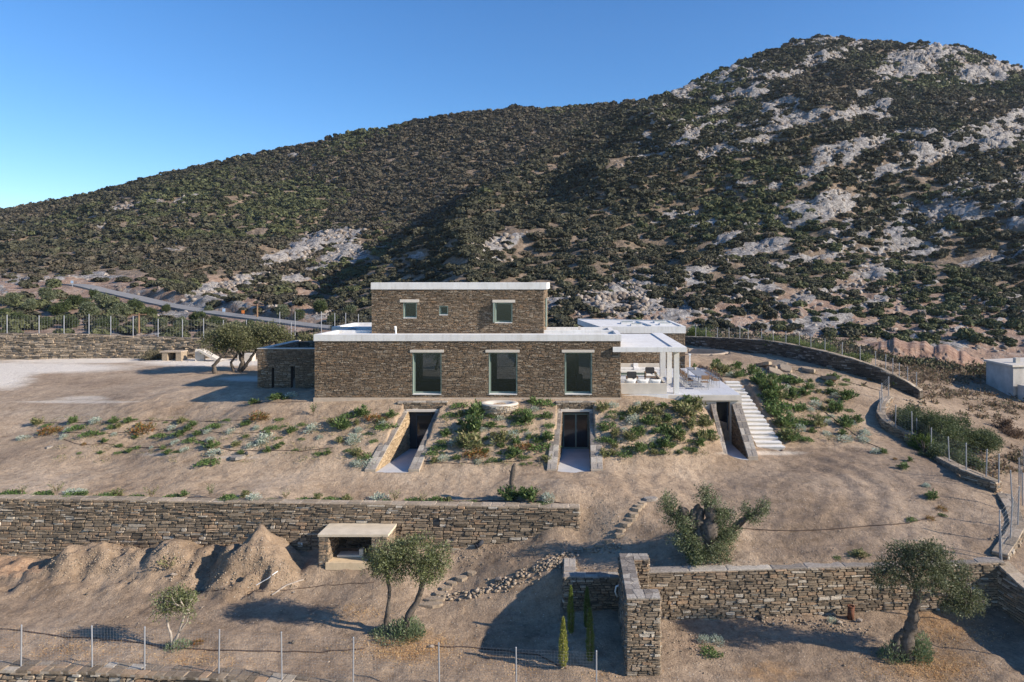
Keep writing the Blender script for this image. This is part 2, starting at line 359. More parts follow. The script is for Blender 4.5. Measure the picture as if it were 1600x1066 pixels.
WELLS={'w1':dict(f=34.2,b=39.0,lf=-9.87,rf=-8.24,lb=-9.32,rb=-7.75,zf=-2.9),
       'w2':dict(f=34.2,b=39.0,lf=-0.80,rf=0.90,lb=-0.60,rb=0.95,zf=-2.9),
       'w3':dict(f=36.7,b=40.3,lf=8.36,rf=9.42,lb=8.36,rb=9.36,zf=-2.9)}
def mounds(x,y):
    z=0
    def cone(cx,cy,r,h,p=1.0):
        a=np.arctan2(y-cy,x-cx); d=np.hypot(x-cx,y-cy)/(r*(1+0.12*vn(a*2.2,cx+0*a)+0.1*vn(x*1.3,y*1.3)))
        return h*np.clip(1-d,0,1)**p
    z=z+cone(-13.45,28.9,1.9,1.95,1.0)
    # collapsed face of the cone
    q=np.exp(-(((x+13.2)/0.75)**2+((y-27.75)/0.45)**2)); z=z-0.9*q*(0.6+0.7*vn(x*4,y*4))+0.2*fbm(x*1.8,y*1.8,8,5)*np.exp(-(((x+13.5)/2.2)**2+((y-28.6)/1.6)**2))
    z=z+0.6*np.exp(-(((y-29.7)/1.1)**2))*sst(-14.0,-15.5,x)*sst(-22.5,-20,x)*(1+.3*vn(x*.8,y*.3,4))+cone(-21.6,29.2,2.0,.75,1.1)+cone(-17.2,29.3,2.2,.35,1.2)
    z=z+cone(-7.0,29.0,2.0,.35)
    rub=np.exp(-(((y-29.0)/1.3)**2))*sst(-10.5,-14,x)*sst(-27,-24,x)
    return z+rub*0.34*fbm(x*1.7,y*1.7,3.3,5)
def height(x,y):
    x=np.asarray(x,float); y=np.asarray(y,float)
    u=hU(x,y); l=hL(x,y)+mounds(x,y); r=-6.15-(26.0-y)*0.07
    # knoll at the ancient olive
    u=u+0.35*np.exp(-(((x-5.6)/1.5)**2+((y-28.6)/1.1)**2))
    u=u+0.25*np.exp(-(((x+19)/3)**2+((y-52)/2.2)**2))
    # tyre ruts in the right field
    rr=np.hypot(x-8.5,y-33.5); u=u+0.035*np.sin(rr*5.0)*np.exp(-((rr-5.5)/2.2)**2)
    below=(y<w1y(x))&(x<0.3)
    lm=np.where(x>-2.2, l+(u-l)*sst(-2.2,0.2,x)*sst(26.5,28,y), l)
    z=np.where(below,lm,u)
    rec=(x>-0.35)&(y<w2y(x))&(x<17)
    z=np.where(rec, r, z)
    bl=(x>-2.5)&(x<=-0.35)&(y<26.55); z=np.where(bl, z+(np.minimum(z,r+0.0)-z)*sst(-2.5,-0.35,x)*sst(26.2,24.6,y), z)
    # outside, right of the south-east wall
    for yc,am in ((32.1,.05),(33.5,.05),(47.3,.05),(49.2,.05)):
        w_=yc+0.5*np.sin(x*.12+yc); u=u-0*x; z=z-am*np.exp(-((y-w_)/.16)**2)*(0.6+0.5*vn(x*.6,yc))*(x<(-1 if yc<40 else -16))+am*.5*np.exp(-((y-w_-.32)/.14)**2)*(x<(-1 if yc<40 else -16))*(0.6+0.5*vn(x*.6,yc))
    n=0.05*fbm(x*0.7,y*0.7,0,4)+0.022*fbm(x*3,y*3,1,3)+0.05*np.clip(fbm(x*0.9,y*2.0,4,4),0,2)*(y<31)
    flat=((x>-15.2)&(x<10.2)&(y>39.2)&(y<52))
    z=z+np.where(flat,0,n)
    out=(y<fwy(x)-0.25); z=np.where(out,-7.7+0.1*fbm(x,y),z)
    for w in WELLS.values():
        t=np.clip((y-w['f'])/(w['b']-w['f']),-0.2,1.2)
        xl=w['lf']+(w['lb']-w['lf'])*t-0.22; xr=w['rf']+(w['rb']-w['rf'])*t+0.22
        ins=(x>xl)&(x<xr)&(y>w['f']-0.05)&(y<w['b']+0.22); z=np.where(ins,w['zf']-0.08,z)
    cd=np.hypot(x-11.7,y-63.5); z=np.where(cd<2.6,0.12-0.85,z)
    terr=((x>2.9)&(x<9.95)&(y>40.25)&(y<53)); z=np.where(terr,np.minimum(z,-0.35),z)
    hs=((x>-14.8)&(x<2.7)&(y>39.55)&(y<52)); z=np.where(hs,np.minimum(z,-0.35),z)
    st=((x>10.0)&(x<11.75)&(y>38.3)&(y<46)); z=np.where(st,np.minimum(z,-0.3-(45.5-y)*0.42),z)
    return z
def G(px,py):
    Y=np.linspace(20,90,1401); x=(px-CX)*Y/F; zr=CH-(py-CY)*Y/F
    h=height(x,Y); k=np.argmax(h>=zr)
    if h[k]<zr[k]: k=len(Y)-1
    if k>0:
        a=h[k-1]-zr[k-1]; b_=h[k]-zr[k]; t=-a/(b_-a) if b_!=a else 0; y=Y[k-1]+(Y[k]-Y[k-1])*t
    else: y=Y[0]
    return Vector(((px-CX)*y/F, y, CH-(py-CY)*y/F))
def hz(x,y): return float(height(np.array([x]),np.array([y]))[0])
def grade(a0,a1,b0,b1,fine,coarse):
    a=list(np.arange(b0,b1,fine)); v=b0; s=fine; left=[]
    while v>a0: s=min(coarse,s*1.12); v-=s; left.append(v)
    v=a[-1]; s=fine; right=[]
    while v<a1: s=min(coarse,s*1.12); v+=s; right.append(v)
    return np.array(left[::-1]+a+right)
gx=grade(-95,90,-27,17.5,0.115,1.2); gy=grade(14,96,20.8,43.0,0.115,0.9)
X,Y=np.meshgrid(gx,gy); Z=height(X,Y)
nx,ny=len(gx),len(gy)
idx=np.arange(nx*ny).reshape(ny,nx)
fc=np.stack([idx[:-1,:-1],idx[:-1,1:],idx[1:,1:],idx[1:,:-1]],-1).reshape(-1,4)
PX=CX+X*F/Y; PY=CY+(CH-Z)*F/Y
def ell(cx,cy,rx,ry,k=1.0): return k*np.exp(-(((PX-cx)/rx)**2+((PY-cy)/ry)**2)**1.5)
onup=(Y>40)
grav=np.maximum.reduce([ell(20,575,190,9,1)*onup,ell(120,563,130,5,1)*onup,ell(0,590,55,22,.85)*onup,ell(330,566,130,7,.95)*onup,ell(390,592,60,6,.6)*onup,ell(120,628,110,3.5,.55)*onup,ell(130,622,50,5,.55)*onup,
  ell(1190,708,90,5,.5),ell(870,612,10,10,0),ell(370,715,60,4,.4),ell(240,710,60,5,.35),ell(100,1050,40,6,0)])
orng=np.maximum.reduce([ell(640,1010,110,45,.6),ell(560,960,80,40,.45),ell(120,1020,180,40,.45),ell(300,1030,120,40,.5),ell(1450,1040,140,50,.55),ell(1480,960,110,60,.6),ell(1200,1050,90,30,.55),ell(960,1055,100,20,.4)])
clay=np.maximum.reduce([ell(130,700,0.1,1,0),((PY>635)&(PY<735)&(PX>560)&(PX<1130)&(Y<39.6)&(Y>33.5))*0.32,ell(20,885,60,20,.9)*(Y<31),ell(1180,700,120,60,.4),ell(1100,880,60,20,.3),ell(1090,1010,60,30,.5)])
clay=clay+((PY>640)&(PX<560)&(PX>150)&(PY<720)&(Y>34))*0.15
tint=np.stack([grav,orng,clay],-1).reshape(-1,3)
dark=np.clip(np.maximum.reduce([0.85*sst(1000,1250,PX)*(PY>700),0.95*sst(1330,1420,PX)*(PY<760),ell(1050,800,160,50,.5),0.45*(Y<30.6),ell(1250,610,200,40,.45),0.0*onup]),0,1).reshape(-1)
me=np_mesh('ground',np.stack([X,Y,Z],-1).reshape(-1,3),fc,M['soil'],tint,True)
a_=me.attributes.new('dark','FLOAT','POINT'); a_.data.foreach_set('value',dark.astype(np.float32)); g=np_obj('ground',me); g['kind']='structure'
def _grid(x,y):
    x=np.asarray(x,float); y=np.asarray(y,float); i=np.clip(np.searchsorted(gx,x)-1,0,nx-2); j=np.clip(np.searchsorted(gy,y)-1,0,ny-2)
    fx=np.clip((x-gx[i])/(gx[i+1]-gx[i]),0,1); fy=np.clip((y-gy[j])/(gy[j+1]-gy[j]),0,1)
    return (Z[j,i]*(1-fx)+Z[j,i+1]*fx)*(1-fy)+(Z[j+1,i]*(1-fx)+Z[j+1,i+1]*fx)*fy
height=_grid
mb=MB(); mb.box(-1240,1240,-55,690,-33,-31); o=obj('terrain',mb,M['mountain']); o['kind']='structure'

# ------------------------------------------------------------------ mountains (fan grids)
Ru=[ 300, 400, 480, 560, 640, 750, 860, 950,1000,1050,1100,1150,1200,1250,1290,1350,1400,1450,1500,1550,1600,1750,2000,2600]
Rp=[ 560, 530, 487, 437, 372, 300, 226, 182, 162, 143, 121, 101,  83,  66,  57,  64,  69,  68,  74,  90, 108, 130, 170, 200]
RY=[  95, 100, 112, 132, 160, 195, 235, 262, 275, 290, 304, 318, 330, 338, 345, 348, 350, 350, 350, 350, 350, 350, 350, 350]
Rf=[ 560, 560, 545, 540, 540, 540, 540, 542, 543, 545, 546, 548, 552, 556, 560, 566, 570, 572, 572, 572, 572, 575, 580, 580]
def Rfoot(u): return 78.0+0*u
def zR(u,Y):
    yr=np.interp(u,Ru,RY); pr=np.interp(u,Ru,Rp); zr=CH+(CY-pr)*yr/F
    yf=Rfoot(u); zf=CH+(CY-np.interp(u,Ru,Rf))*yf/F
    t=(Y-yf)/(yr-yf); g_=np.clip(t,0,1); g_=0.45*g_+0.55*g_**1.35
    z=zf+(zr-zf)*g_
    z=z-np.clip(Y-yr,0,None)*0.55-np.clip(yf-Y,0,None)*0.12
    x=(u-CX)*Y/F; amp=sst(0,0.25,t)*(1-0.92*sst(0.75,1,t)*(t<1.02))
    rid=1-np.abs(fbm(x*0.018,Y*0.014,2,3))
    return z+amp*((rid-0.6)*9.0+1.3*fbm(x*0.09,Y*0.09,5,3))*sst(480,800,u)+0.35*fbm(x*0.3,Y*0.3,1,3)
Lu=[-1500,-400,-100,   0, 110, 250, 400, 560, 700, 800, 900,1000,1100,1300]
Lr=[  400, 375, 347, 330, 311, 277, 241, 206, 181, 169, 169, 160, 160, 200]
LY=[  330, 330, 330, 330, 330, 330, 330, 335, 340, 345, 350, 350, 350, 350]
def zL0(u,Y):
    yr=np.interp(u,Lu,LY); pr=np.interp(u,Lu,Lr); zr=CH+(CY-pr)*yr/F
    z0=CH+(CY-552)*76/F; z1=CH+(CY-500)*96/F; Y2=np.interp(u,[100,450],[116,140]); z2=CH+(CY-450)*Y2/F
    t=np.clip((Y-Y2)/(yr-Y2),0,1)
    z=np.where(Y<96, z0+(z1-z0)*(Y-76)/20, np.where(Y<Y2, z1+(z2-z1)*(Y-96)/(Y2-96), z2+(zr-z2)*(0.75*t+0.25*t*t)))
    dn=sst(150,700,u)*13.0*sst(95,170,Y)*sst(345,230,Y); z=z-dn
    z=z-np.clip(Y-yr,0,None)*0.45
    x=(u-CX)*Y/F; amp=sst(135,200,Y)*(1-0.8*sst(260,325,Y)*(Y<yr+5))
    return z+amp*(5.0*fbm(x*0.016,Y*0.016,7,3)+1.0*fbm(x*0.09,Y*0.09,5,3))+0.3*fbm(x*0.3,Y*0.3,1,3)*sst(130,145,Y)
def MP(px,py,zf):
    Yv=np.linspace(78,345,2000); z=zf(px+0*Yv,Yv); zr=CH-(py-CY)*Yv/F; k=int(np.argmax(z>=zr))
    return Vector(((px-CX)*Yv[k]/F,Yv[k],z[k]))
ROAD=[(104,446),(125,449),(150,454),(200,466),(250,478),(300,487),(350,494),(405,501),(470,510),(560,520)]
RDY=[MP(px,py,zL0).y for px,py in ROAD]; RDU=[q[0] for q in ROAD]
def yroad(u): return np.interp(u,RDU,RDY)
def zL(u,Y):
    z=zL0(u,Y); d=Y-yroad(u); zr_=zL0(u,yroad(u)); on=sst(60,110,u)*sst(620,560,u)
    bench=sst(-7,-2.5,d)*sst(6.5,3.0,d); z=z+(zr_-z)*bench*on
    cut=1.5*sst(3.0,6.5,d)*sst(45,12,d)*sst(150,240,u)*sst(540,470,u)*(1+0.3*fbm(u*0.06,Y*0.3,3,4))
    return z+cut
RE=[(1285,64,55,9,1),(1300,86,75,14,1),(1440,94,80,24,1.5),(1545,112,65,20,1.4),(1565,215,60,24,1.5),(1440,240,34,20,1.3),(1290,92,50,10,1.3),(1230,190,70,12,1.1),(1170,225,50,12,1.0),(1120,175,40,8,.9),(1380,270,50,14,.9),(1480,330,60,16,.9),(1330,360,50,14,.9),(1560,330,50,14,.8),(1225,165,70,16,.8),(1150,210,60,20,.7),(1340,150,60,14,.6),(1470,130,60,12,.7),
 (1260,335,60,26,.95),(1300,310,35,16,.9),(1200,385,40,16,.9),(1110,240,30,12,.8),(1100,355,35,16,.8),(970,458,62,26,1.15),(1000,480,50,16,.9),(870,470,30,14,.8),(1420,340,70,30,.6),(1530,300,80,30,.55),(1380,420,110,40,.5),
 (1070,490,80,24,.6),(1200,480,90,20,.5),(780,380,50,18,.8),(760,410,60,12,.6),(1420,560,110,18,.9),(1060,300,30,10,.6),(1200,200,50,8,.9),(1300,230,60,8,.6),(1240,115,30,10,.9),(650,400,30,8,.6)]
LE=[(505,378,62,18,1.15),(450,402,55,14,1.1),(540,400,45,18,1.0),(380,440,60,14,1.0),(330,452,40,12,.9),(480,430,70,12,.8),(460,243,16,4,1),(200,322,75,5,.8),(290,312,30,5,.8),(150,355,22,5,.9),(140,340,40,4,.6),(60,420,40,5,.4),
 (300,478,90,14,.7),(440,470,50,10,.6),(60,440,120,12,.2),(270,498,40,8,.7),(520,488,40,12,.9),(330,455,70,12,.7)]
def emask(E,PX,PY):
    m=np.zeros_like(PX)
    for cx,cy,rx,ry,k in E: m=np.maximum(m,k*np.exp(-(((PX-cx)/rx)**2+((PY-cy-(-0.22)*(PX-cx))/ry)**2)))
    return m
def rockR(u,Y,z):
    py=CY+(CH-z)*F/Y; m=emask(RE,u,py); x=(u-CX)*Y/F
    a_=u*0.96-py*0.28; b_=u*0.28+py*0.96; st=fbm(a_*0.011,b_*0.055,3,4)+0.35*fbm(a_*0.05,b_*0.12,5,3); side=sst(830,1150,u)
    m=np.maximum(m,side*sst(0.14,0.52,st)*0.86*(1-0.25*sst(330,420,py))); return m,py
def rockL(u,Y,z):
    py=CY+(CH-z)*F/Y; m=emask(LE,u,py)
    st=fbm(u*0.012,py*0.06,9,4); m=np.maximum(m,sst(0.5,0.8,st)*0.5*sst(300,150,np.abs(u-100)))
    d=Y-yroad(u); m=np.maximum(m,0.42*sst(2.5,4,d)*sst(9,6.5,d)*sst(130,200,u)*sst(540,480,u)); m=np.where((np.abs(d)<3)&(u>90)&(u<600),0,m); return m,py
def fan(name,us,ys,zf,rf,pinkf):
    Um,Ym=np.meshgrid(us,ys); Zm=zf(Um,Ym); rk,py=rf(Um,Ym,Zm)
    Xm=(Um-CX)*Ym/F
    Zm=Zm+rk*(1.5*(0.5-np.abs(fbm(Xm*0.22,Ym*0.30,4,4)))+0.7*np.round(fbm(Xm*0.30,Ym*0.42,2,3)*2.2)/2.2)*np.clip(Ym/150,0.45,1.8)
    t=np.stack([rk,pinkf(Um,py),0*rk],-1).reshape(-1,3)
    nx,ny=len(us),len(ys); idx=np.arange(nx*ny).reshape(ny,nx)
    fc=np.stack([idx[:-1,:-1],idx[:-1,1:],idx[1:,1:],idx[1:,:-1]],-1).reshape(-1,4)
    me=np_mesh(name,np.stack([Xm,Ym,Zm],-1).reshape(-1,3),fc,M['mountain'],t,False)
    o=np_obj(name,me); o['kind']='structure'; return o
usR=np.r_[np.arange(300,470,10),np.arange(470,1640,3.6),np.arange(1650,2600,25)]
ysR=np.r_[np.arange(70,130,0.55),np.arange(130,235,0.9),np.arange(235,375,1.3),np.arange(380,620,12)]
fan('mountain',usR,ysR,zR,rockR,lambda u,p: 0.8*sst(400,540,p)*sst(820,950,u)+0.2*sst(800,1000,u)+0.5*np.exp(-(((u-1430)/110)**2+((p-560)/16)**2)))
usL=np.r_[np.arange(-1500,-60,30),np.arange(-60,1060,4),np.arange(1070,1400,30)]
ysL=np.r_[np.arange(70,150,0.7),np.arange(150,360,1.3),np.arange(365,620,12)]
fan('hill',usL,ysL,zL,rockL,lambda u,p: 0.55*sst(418,440,p)+0.25*np.exp(-((u-620)/20)**2-((p-240)/5)**2)*3)
# ------------------------------------------------------------------ foliage builders
def unit(r,n):
    v=r.normal(size=(n,3)); return v/np.linalg.norm(v,axis=1)[:,None]
def blades(r,base,dirv,length,width,cols):
    """base (n,3), dir (n,3), returns quads and tint"""
    n=len(base); side=np.cross(dirv,unit(r,n)); side/=np.linalg.norm(side,axis=1)[:,None]+1e-9
    L_=np.asarray(length).reshape(-1,1)*np.ones((n,1)); W_=np.asarray(width).reshape(-1,1)*np.ones((n,1))
    mid=base+dirv*L_*0.5; tip=base+dirv*L_
    q=np.stack([base,mid+side*W_*0.5,tip,mid-side*W_*0.5],1)
    return q,cols
def pick(r,cols,n,var=0.18):
    cols=np.array(cols); c=cols[r.integers(0,len(cols),n)]; return c*(1+r.uniform(-var,var,(n,1)))
def quads_mesh(name,qs,cs,mat):
    q=np.concatenate(qs); c=np.concatenate(cs); v=q.reshape(-1,3); f=np.arange(len(v)).reshape(-1,4)
    return np_mesh(name,v,f,mat,np.repeat(c,4,axis=0))
GREEN=[(0.075,0.115,0.035),(0.10,0.145,0.05),(0.055,0.085,0.025),(0.14,0.18,0.07)]
OLIVE=[(0.14,0.155,0.06),(0.18,0.185,0.08),(0.10,0.11,0.045),(0.23,0.20,0.10)]
LOWG=[(0.08,0.13,0.035),(0.11,0.165,0.05),(0.06,0.095,0.03)]
SILV=[(0.27,0.32,0.25),(0.36,0.40,0.33),(0.20,0.25,0.19),(0.42,0.44,0.38)]
RUST=[(0.20,0.075,0.025),(0.26,0.12,0.035),(0.09,0.10,0.03),(0.15,0.12,0.04)]
def plant_mesh(kind,seed):
    r=np.random.default_rng(seed); qs=[];cs=[]
    if kind in('bush','olive'):
        n=420; cols=GREEN if kind=='bush' else OLIVE
        nst=16; st=unit(r,nst); st[:,2]=np.abs(st[:,2])*1.3+0.35; st/=np.linalg.norm(st,axis=1)[:,None]
        k=r.integers(0,nst,n); t=r.uniform(0.15,1,n)**0.7; ln=r.uniform(0.6,1.0,nst)[k]
        b=st[k]*(t*ln)[:,None]*np.array([0.46,0.46,0.62])+r.normal(size=(n,3))*0.035
        b[:,2]=np.abs(b[:,2]); d=st[k]*0.7+unit(r,n)*0.8+np.array([0,0,0.35]); d/=np.linalg.norm(d,axis=1)[:,None]
        q,c=blades(r,b,d,r.uniform(0.10,0.19,n),r.uniform(0.035,0.065,n),pick(r,cols,n)); qs.append(q);cs.append(c)
    elif kind=='low':
        n=380; a=r.uniform(0,6.28,n); rad=np.sqrt(r.uniform(0,1,n))*(0.5*(1+0.25*np.sin(a*3+seed)))
        hgt=0.16*(1-(rad/0.62)**2)*(0.7+0.6*r.random(n)); b=np.stack([rad*np.cos(a),rad*np.sin(a)*0.8,np.clip(hgt,0.01,1)*r.uniform(0.2,1,n)],1)
        d=unit(r,n); d[:,2]=np.abs(d[:,2])*0.6+0.1; d/=np.linalg.norm(d,axis=1)[:,None]
        q,c=blades(r,b,d,r.uniform(0.06,0.13,n),r.uniform(0.03,0.05,n),pick(r,LOWG,n)); qs.append(q);cs.append(c)
        e=unit(r,30); e[:,2]=np.abs(e[:,2])*.15; q,c=blades(r,np.zeros((30,3)),e,np.full(30,.5),np.full(30,.012),pick(r,LOWG,30)); qs.append(q);cs.append(c)
    elif kind in('silver','rust'):
        n=400; cols=SILV if kind=='silver' else RUST
        u=unit(r,n); u[:,2]=np.abs(u[:,2]); rad=r.uniform(0.45,1,n)*(1+0.3*vn(u[:,0]*2+seed,u[:,1]*2,u[:,2]*2))
        b=u*rad[:,None]*np.array([0.40,0.34,0.30]); 
        d=u*0.9+unit(r,n)*0.6; d/=np.linalg.norm(d,axis=1)[:,None]
        q,c=blades(r,b,d,r.uniform(0.05,0.10,n),r.uniform(0.025,0.045,n),pick(r,cols,n)); qs.append(q);cs.append(c)
        e=unit(r,40); e[:,2]=np.abs(e[:,2])*.7; q,c=blades(r,np.zeros((40,3)),e,np.full(40,.42),np.full(40,.012),pick(r,cols,40)); qs.append(q);cs.append(c)
    elif kind in('tuft','sapling'):
        n=90; cols=OLIVE if kind=='tuft' else GREEN
        a=r.uniform(0,6.28,n); t=r.uniform(0.2,1,n); sp=0.32 if kind=='tuft' else 0.22
        b=np.stack([np.cos(a)*t*sp,np.sin(a)*t*sp,(0.15+0.75*t*r.uniform(0.7,1.1,n))],1)
        d=np.stack([np.cos(a)*0.7,np.sin(a)*0.7,0.8+0*a],1)+unit(r,n)*0.5; d/=np.linalg.norm(d,axis=1)[:,None]
        q,c=blades(r,b,d,r.uniform(0.10,0.2,n),r.uniform(0.03,0.06,n),pick(r,cols,n)); qs.append(q);cs.append(c)
        for s in range(9):
            a=r.uniform(0,6.28); e=np.array([[math.cos(a)*0.2,math.sin(a)*0.2,0.85]])
            q,c=blades(r,np.zeros((1,3)),e/np.linalg.norm(e),0.9,0.03,np.array([[0.16,0.12,0.08]])); qs.append(q);cs.append(c)
    return quads_mesh(kind+'_foliage',qs,cs,M['leaf'])
def crown(r,blobs,dens=1.0,leaf=(0.07,0.13),wid=(0.022,0.04),cols=None,clump=0.16,fill=0.55):
    """blobs: (x,y,z,rx,ry,rz) -> quads"""
    cols=cols or [(0.10,0.125,0.06),(0.13,0.155,0.08),(0.07,0.09,0.04),(0.20,0.225,0.15)]
    qs=[];cs=[]
    for (x,y,z,rx,ry,rz) in blobs:
        area=4*math.pi*((rx*ry+rx*rz+ry*rz)/3); nc=max(8,int(area*34*dens))
        u=unit(r,nc); rad=r.uniform(fill,1.08,nc)**1.0
        rad*=1+0.42*vn(u[:,0]*2.3+x,u[:,1]*2.3+y,u[:,2]*2.3+z)
        gp=vn(u[:,0]*3.1+x*2,u[:,1]*3.1+y,u[:,2]*3.1+z*2)>-.42; u=u[gp]; rad=rad[gp]; nc=len(u)
        cc=np.array([x,y,z])+u*rad[:,None]*np.array([rx,ry,rz]); nl=13
        cb=1+0.25*r.uniform(-1,1,nc)
        k=np.repeat(np.arange(nc),nl); n=len(k)
        b=cc[k]+r.normal(size=(n,3))*clump*0.5; d=u[k]*0.6+unit(r,n)*0.9+np.array([0,0,0.15]); d/=np.linalg.norm(d,axis=1)[:,None]
        q,c=blades(r,b,d,r.uniform(*leaf,n),r.uniform(*wid,n),pick(r,cols,n)*cb[k][:,None]); qs.append(q);cs.append(c)
    return qs,cs

# ------------------------------------------------------------------ scrub on the mountains
def bush_tpl(seed,nq,core=1):
    r=np.random.default_rng(seed)
    nb=5; bc=np.c_[r.uniform(-0.5,0.5,nb),r.uniform(-0.5,0.5,nb),r.uniform(0.2,0.5,nb)]; br=r.uniform(0.4,0.62,nb)
    k=r.integers(0,nb,nq); u=unit(r,nq); u[:,2]=np.where(u[:,2]<-0.2,-u[:,2],u[:,2])
    c=bc[k]+u*br[k][:,None]*r.uniform(0.75,1.0,nq)[:,None]
    nrm=u*0.8+unit(r,nq)*0.7; nrm/=np.linalg.norm(nrm,axis=1)[:,None]
    a=np.cross(nrm,unit(r,nq)); a/=np.linalg.norm(a,axis=1)[:,None]; b=np.cross(nrm,a)
    s=r.uniform(0.11,0.22,nq)[:,None]*(1.0 if nq>90 else 1.45)
    q=np.stack([c-a*s-b*s*0.6,c+a*s*0.8-b*s,c+a*s+b*s*0.7,c-a*s*0.7+b*s],1)
    sh=1+0.2*r.uniform(-1,1,nq); return q,sh
TP_N=[bush_tpl(100+i,230) for i in range(5)]; TP_F=[bush_tpl(200+i,70) for i in range(6)]
SC_DARK=[(0.074,0.072,0.044),(0.088,0.085,0.052),(0.064,0.062,0.040)]
SC_BROWN=[(0.092,0.080,0.056),(0.108,0.092,0.064),(0.084,0.078,0.054)]
SC_GREEN=[(0.082,0.090,0.042),(0.100,0.108,0.050)]
rg=np.random.default_rng(5)
def scatter(zf,rf,u0,u1,y0,y1,dens,yfun,side):
    area=(u1-u0)/F*(y1*y1-y0*y0)/2; n=int(area*dens)
    Yv=np.sqrt(rg.uniform(y0*y0,y1*y1,n)); u=rg.uniform(u0,u1,n); yr=yfun(u)
    z=zf(u,Yv); rk,py=rf(u,Yv,z); x=(u-CX)*Yv/F
    cl=fbm(x*0.05,Yv*0.05,11,3)
    keep=(Yv<yr+1.5)&((rk+0.55*fbm(x*0.16,Yv*0.12,31,2)+rg.uniform(-.2,.2,n)<np.where(rk>1.0,0.9,0.70)))
    if side=='R': keep&=(rg.random(n)<np.where(py>395,0.95+0.3*cl,0.97+0.15*cl))
    if side=='R': keep&=~((py>540)&(u>1330))
    else: keep&=(rg.random(n)<np.where((u<420)&(py>300),0.74+0.3*cl,0.97+0.1*cl))
    return u[keep],Yv[keep],z[keep],x[keep],py[keep],cl[keep]
pts=[]
a=scatter(zR,rockR,430,1680,79,352,0.52,lambda u:np.interp(u,Ru,RY),'R')
b_=scatter(zL,rockL,-120,1060,82,350,0.42,lambda u:np.interp(u,Lu,LY),'L')
# drop left-hill shrubs hidden behind the mountain and under the road

kL=(b_[4]<np.interp(b_[0],Ru,Rp)+10)|(b_[0]<470); dR=b_[1]-yroad(b_[0]); kL&=~((b_[0]>85)&(b_[0]<600)&(dR>-7)&(dR<4.5)); kL&=~((b_[0]<230)&(b_[4]>422)&(b_[4]<466)&(rg.random(len(b_[0]))<.8)); kL&=~((b_[0]<350)&(b_[4]>466)&(rg.random(len(b_[0]))<.45))
b_=tuple(v[kL] for v in b_)
allp=[np.concatenate([a[i],b_[i]]) for i in range(6)]; isR=np.r_[np.ones(len(a[0]),bool),np.zeros(len(b_[0]),bool)]
n=len(allp[0]); sz=rg.uniform(0.5,1.25,n)*np.where(isR&(allp[4]>380),0.82,1.0)*np.where(rg.random(n)<0.12,1.35,1.0)*(0.85+0.002*allp[1])
# colour class
cn=fbm(allp[3]*0.02,allp[1]*0.02,21,3)+rg.normal(size=n)*0.25
brownz=np.exp(-(((allp[0]-640)/230)**2+((allp[4]-290)/90)**2))
brownz=np.where(isR,-0.45*(allp[0]<1150),1.25*np.exp(-(((allp[0]-700)/300)**2))-0.1)
cls=np.where(cn+brownz*0.9>0.42,1,np.where(cn-sst(380,520,allp[4])*0.25<-0.42,2,0))
shown=np.where(allp[1]>0, sz/allp[1],0)
hid=(allp[0]>585)&(allp[0]<850)&(allp[4]>447)          # behind the house
order=np.argsort(-np.where(hid|(allp[0]<-5)|(allp[0]>1605),0,shown)); near=order[:260]; isn=np.zeros(n,bool); isn[near]=True
def col_of(c,m): 
    pal=[SC_DARK,SC_BROWN,SC_GREEN][c]; return np.array(pal)[rg.integers(0,len(pal),m)]*(1+rg.uniform(-0.25,0.25,(m,1)))
Qs=[];Cs=[]
far=~isn
for lod,tp in ((0,TP_N),(1,TP_F)):
    sel=far&((allp[1]<150) if lod==0 else (allp[1]>=150))
    ti=rg.integers(0,len(tp),n)
    for t,(q,sh) in enumerate(tp):
        s=np.where(sel&(ti==t))[0]; m_=len(s)
        if not m_: continue
        ang=rg.uniform(0,6.28,m_); ca,sa=np.cos(ang),np.sin(ang)
        qq=np.broadcast_to(q,(m_,)+q.shape).copy(); xx=qq[...,0]*ca[:,None,None]-qq[...,1]*sa[:,None,None]; yy=qq[...,0]*sa[:,None,None]+qq[...,1]*ca[:,None,None]
        k=sz[s][:,None,None]; hs_=rg.uniform(0.75,1.15,m_)[:,None,None]
        V=np.stack([xx*k*1.22+allp[3][s][:,None,None],yy*k+allp[1][s][:,None,None],(qq[...,2])*k*hs_*0.95-0.15+allp[2][s][:,None,None]],-1)
        cb=np.empty((m_,3))
        for c in (0,1,2):
            w=cls[s]==c; cb[w]=col_of(c,w.sum())
        cc=cb[:,None,:]*sh[None,:,None]
        Qs.append(V.reshape(-1,4,3).astype(np.float32)); Cs.append(cc.reshape(-1,3).astype(np.float32))
me=quads_mesh('scrub',Qs,Cs,M['scrubleaf']); o=np_obj('scrub',me)
tag(o,'dense dark maquis scrub covering the mountain slopes behind the house','scrub',kind='stuff')
print('scrub',n)
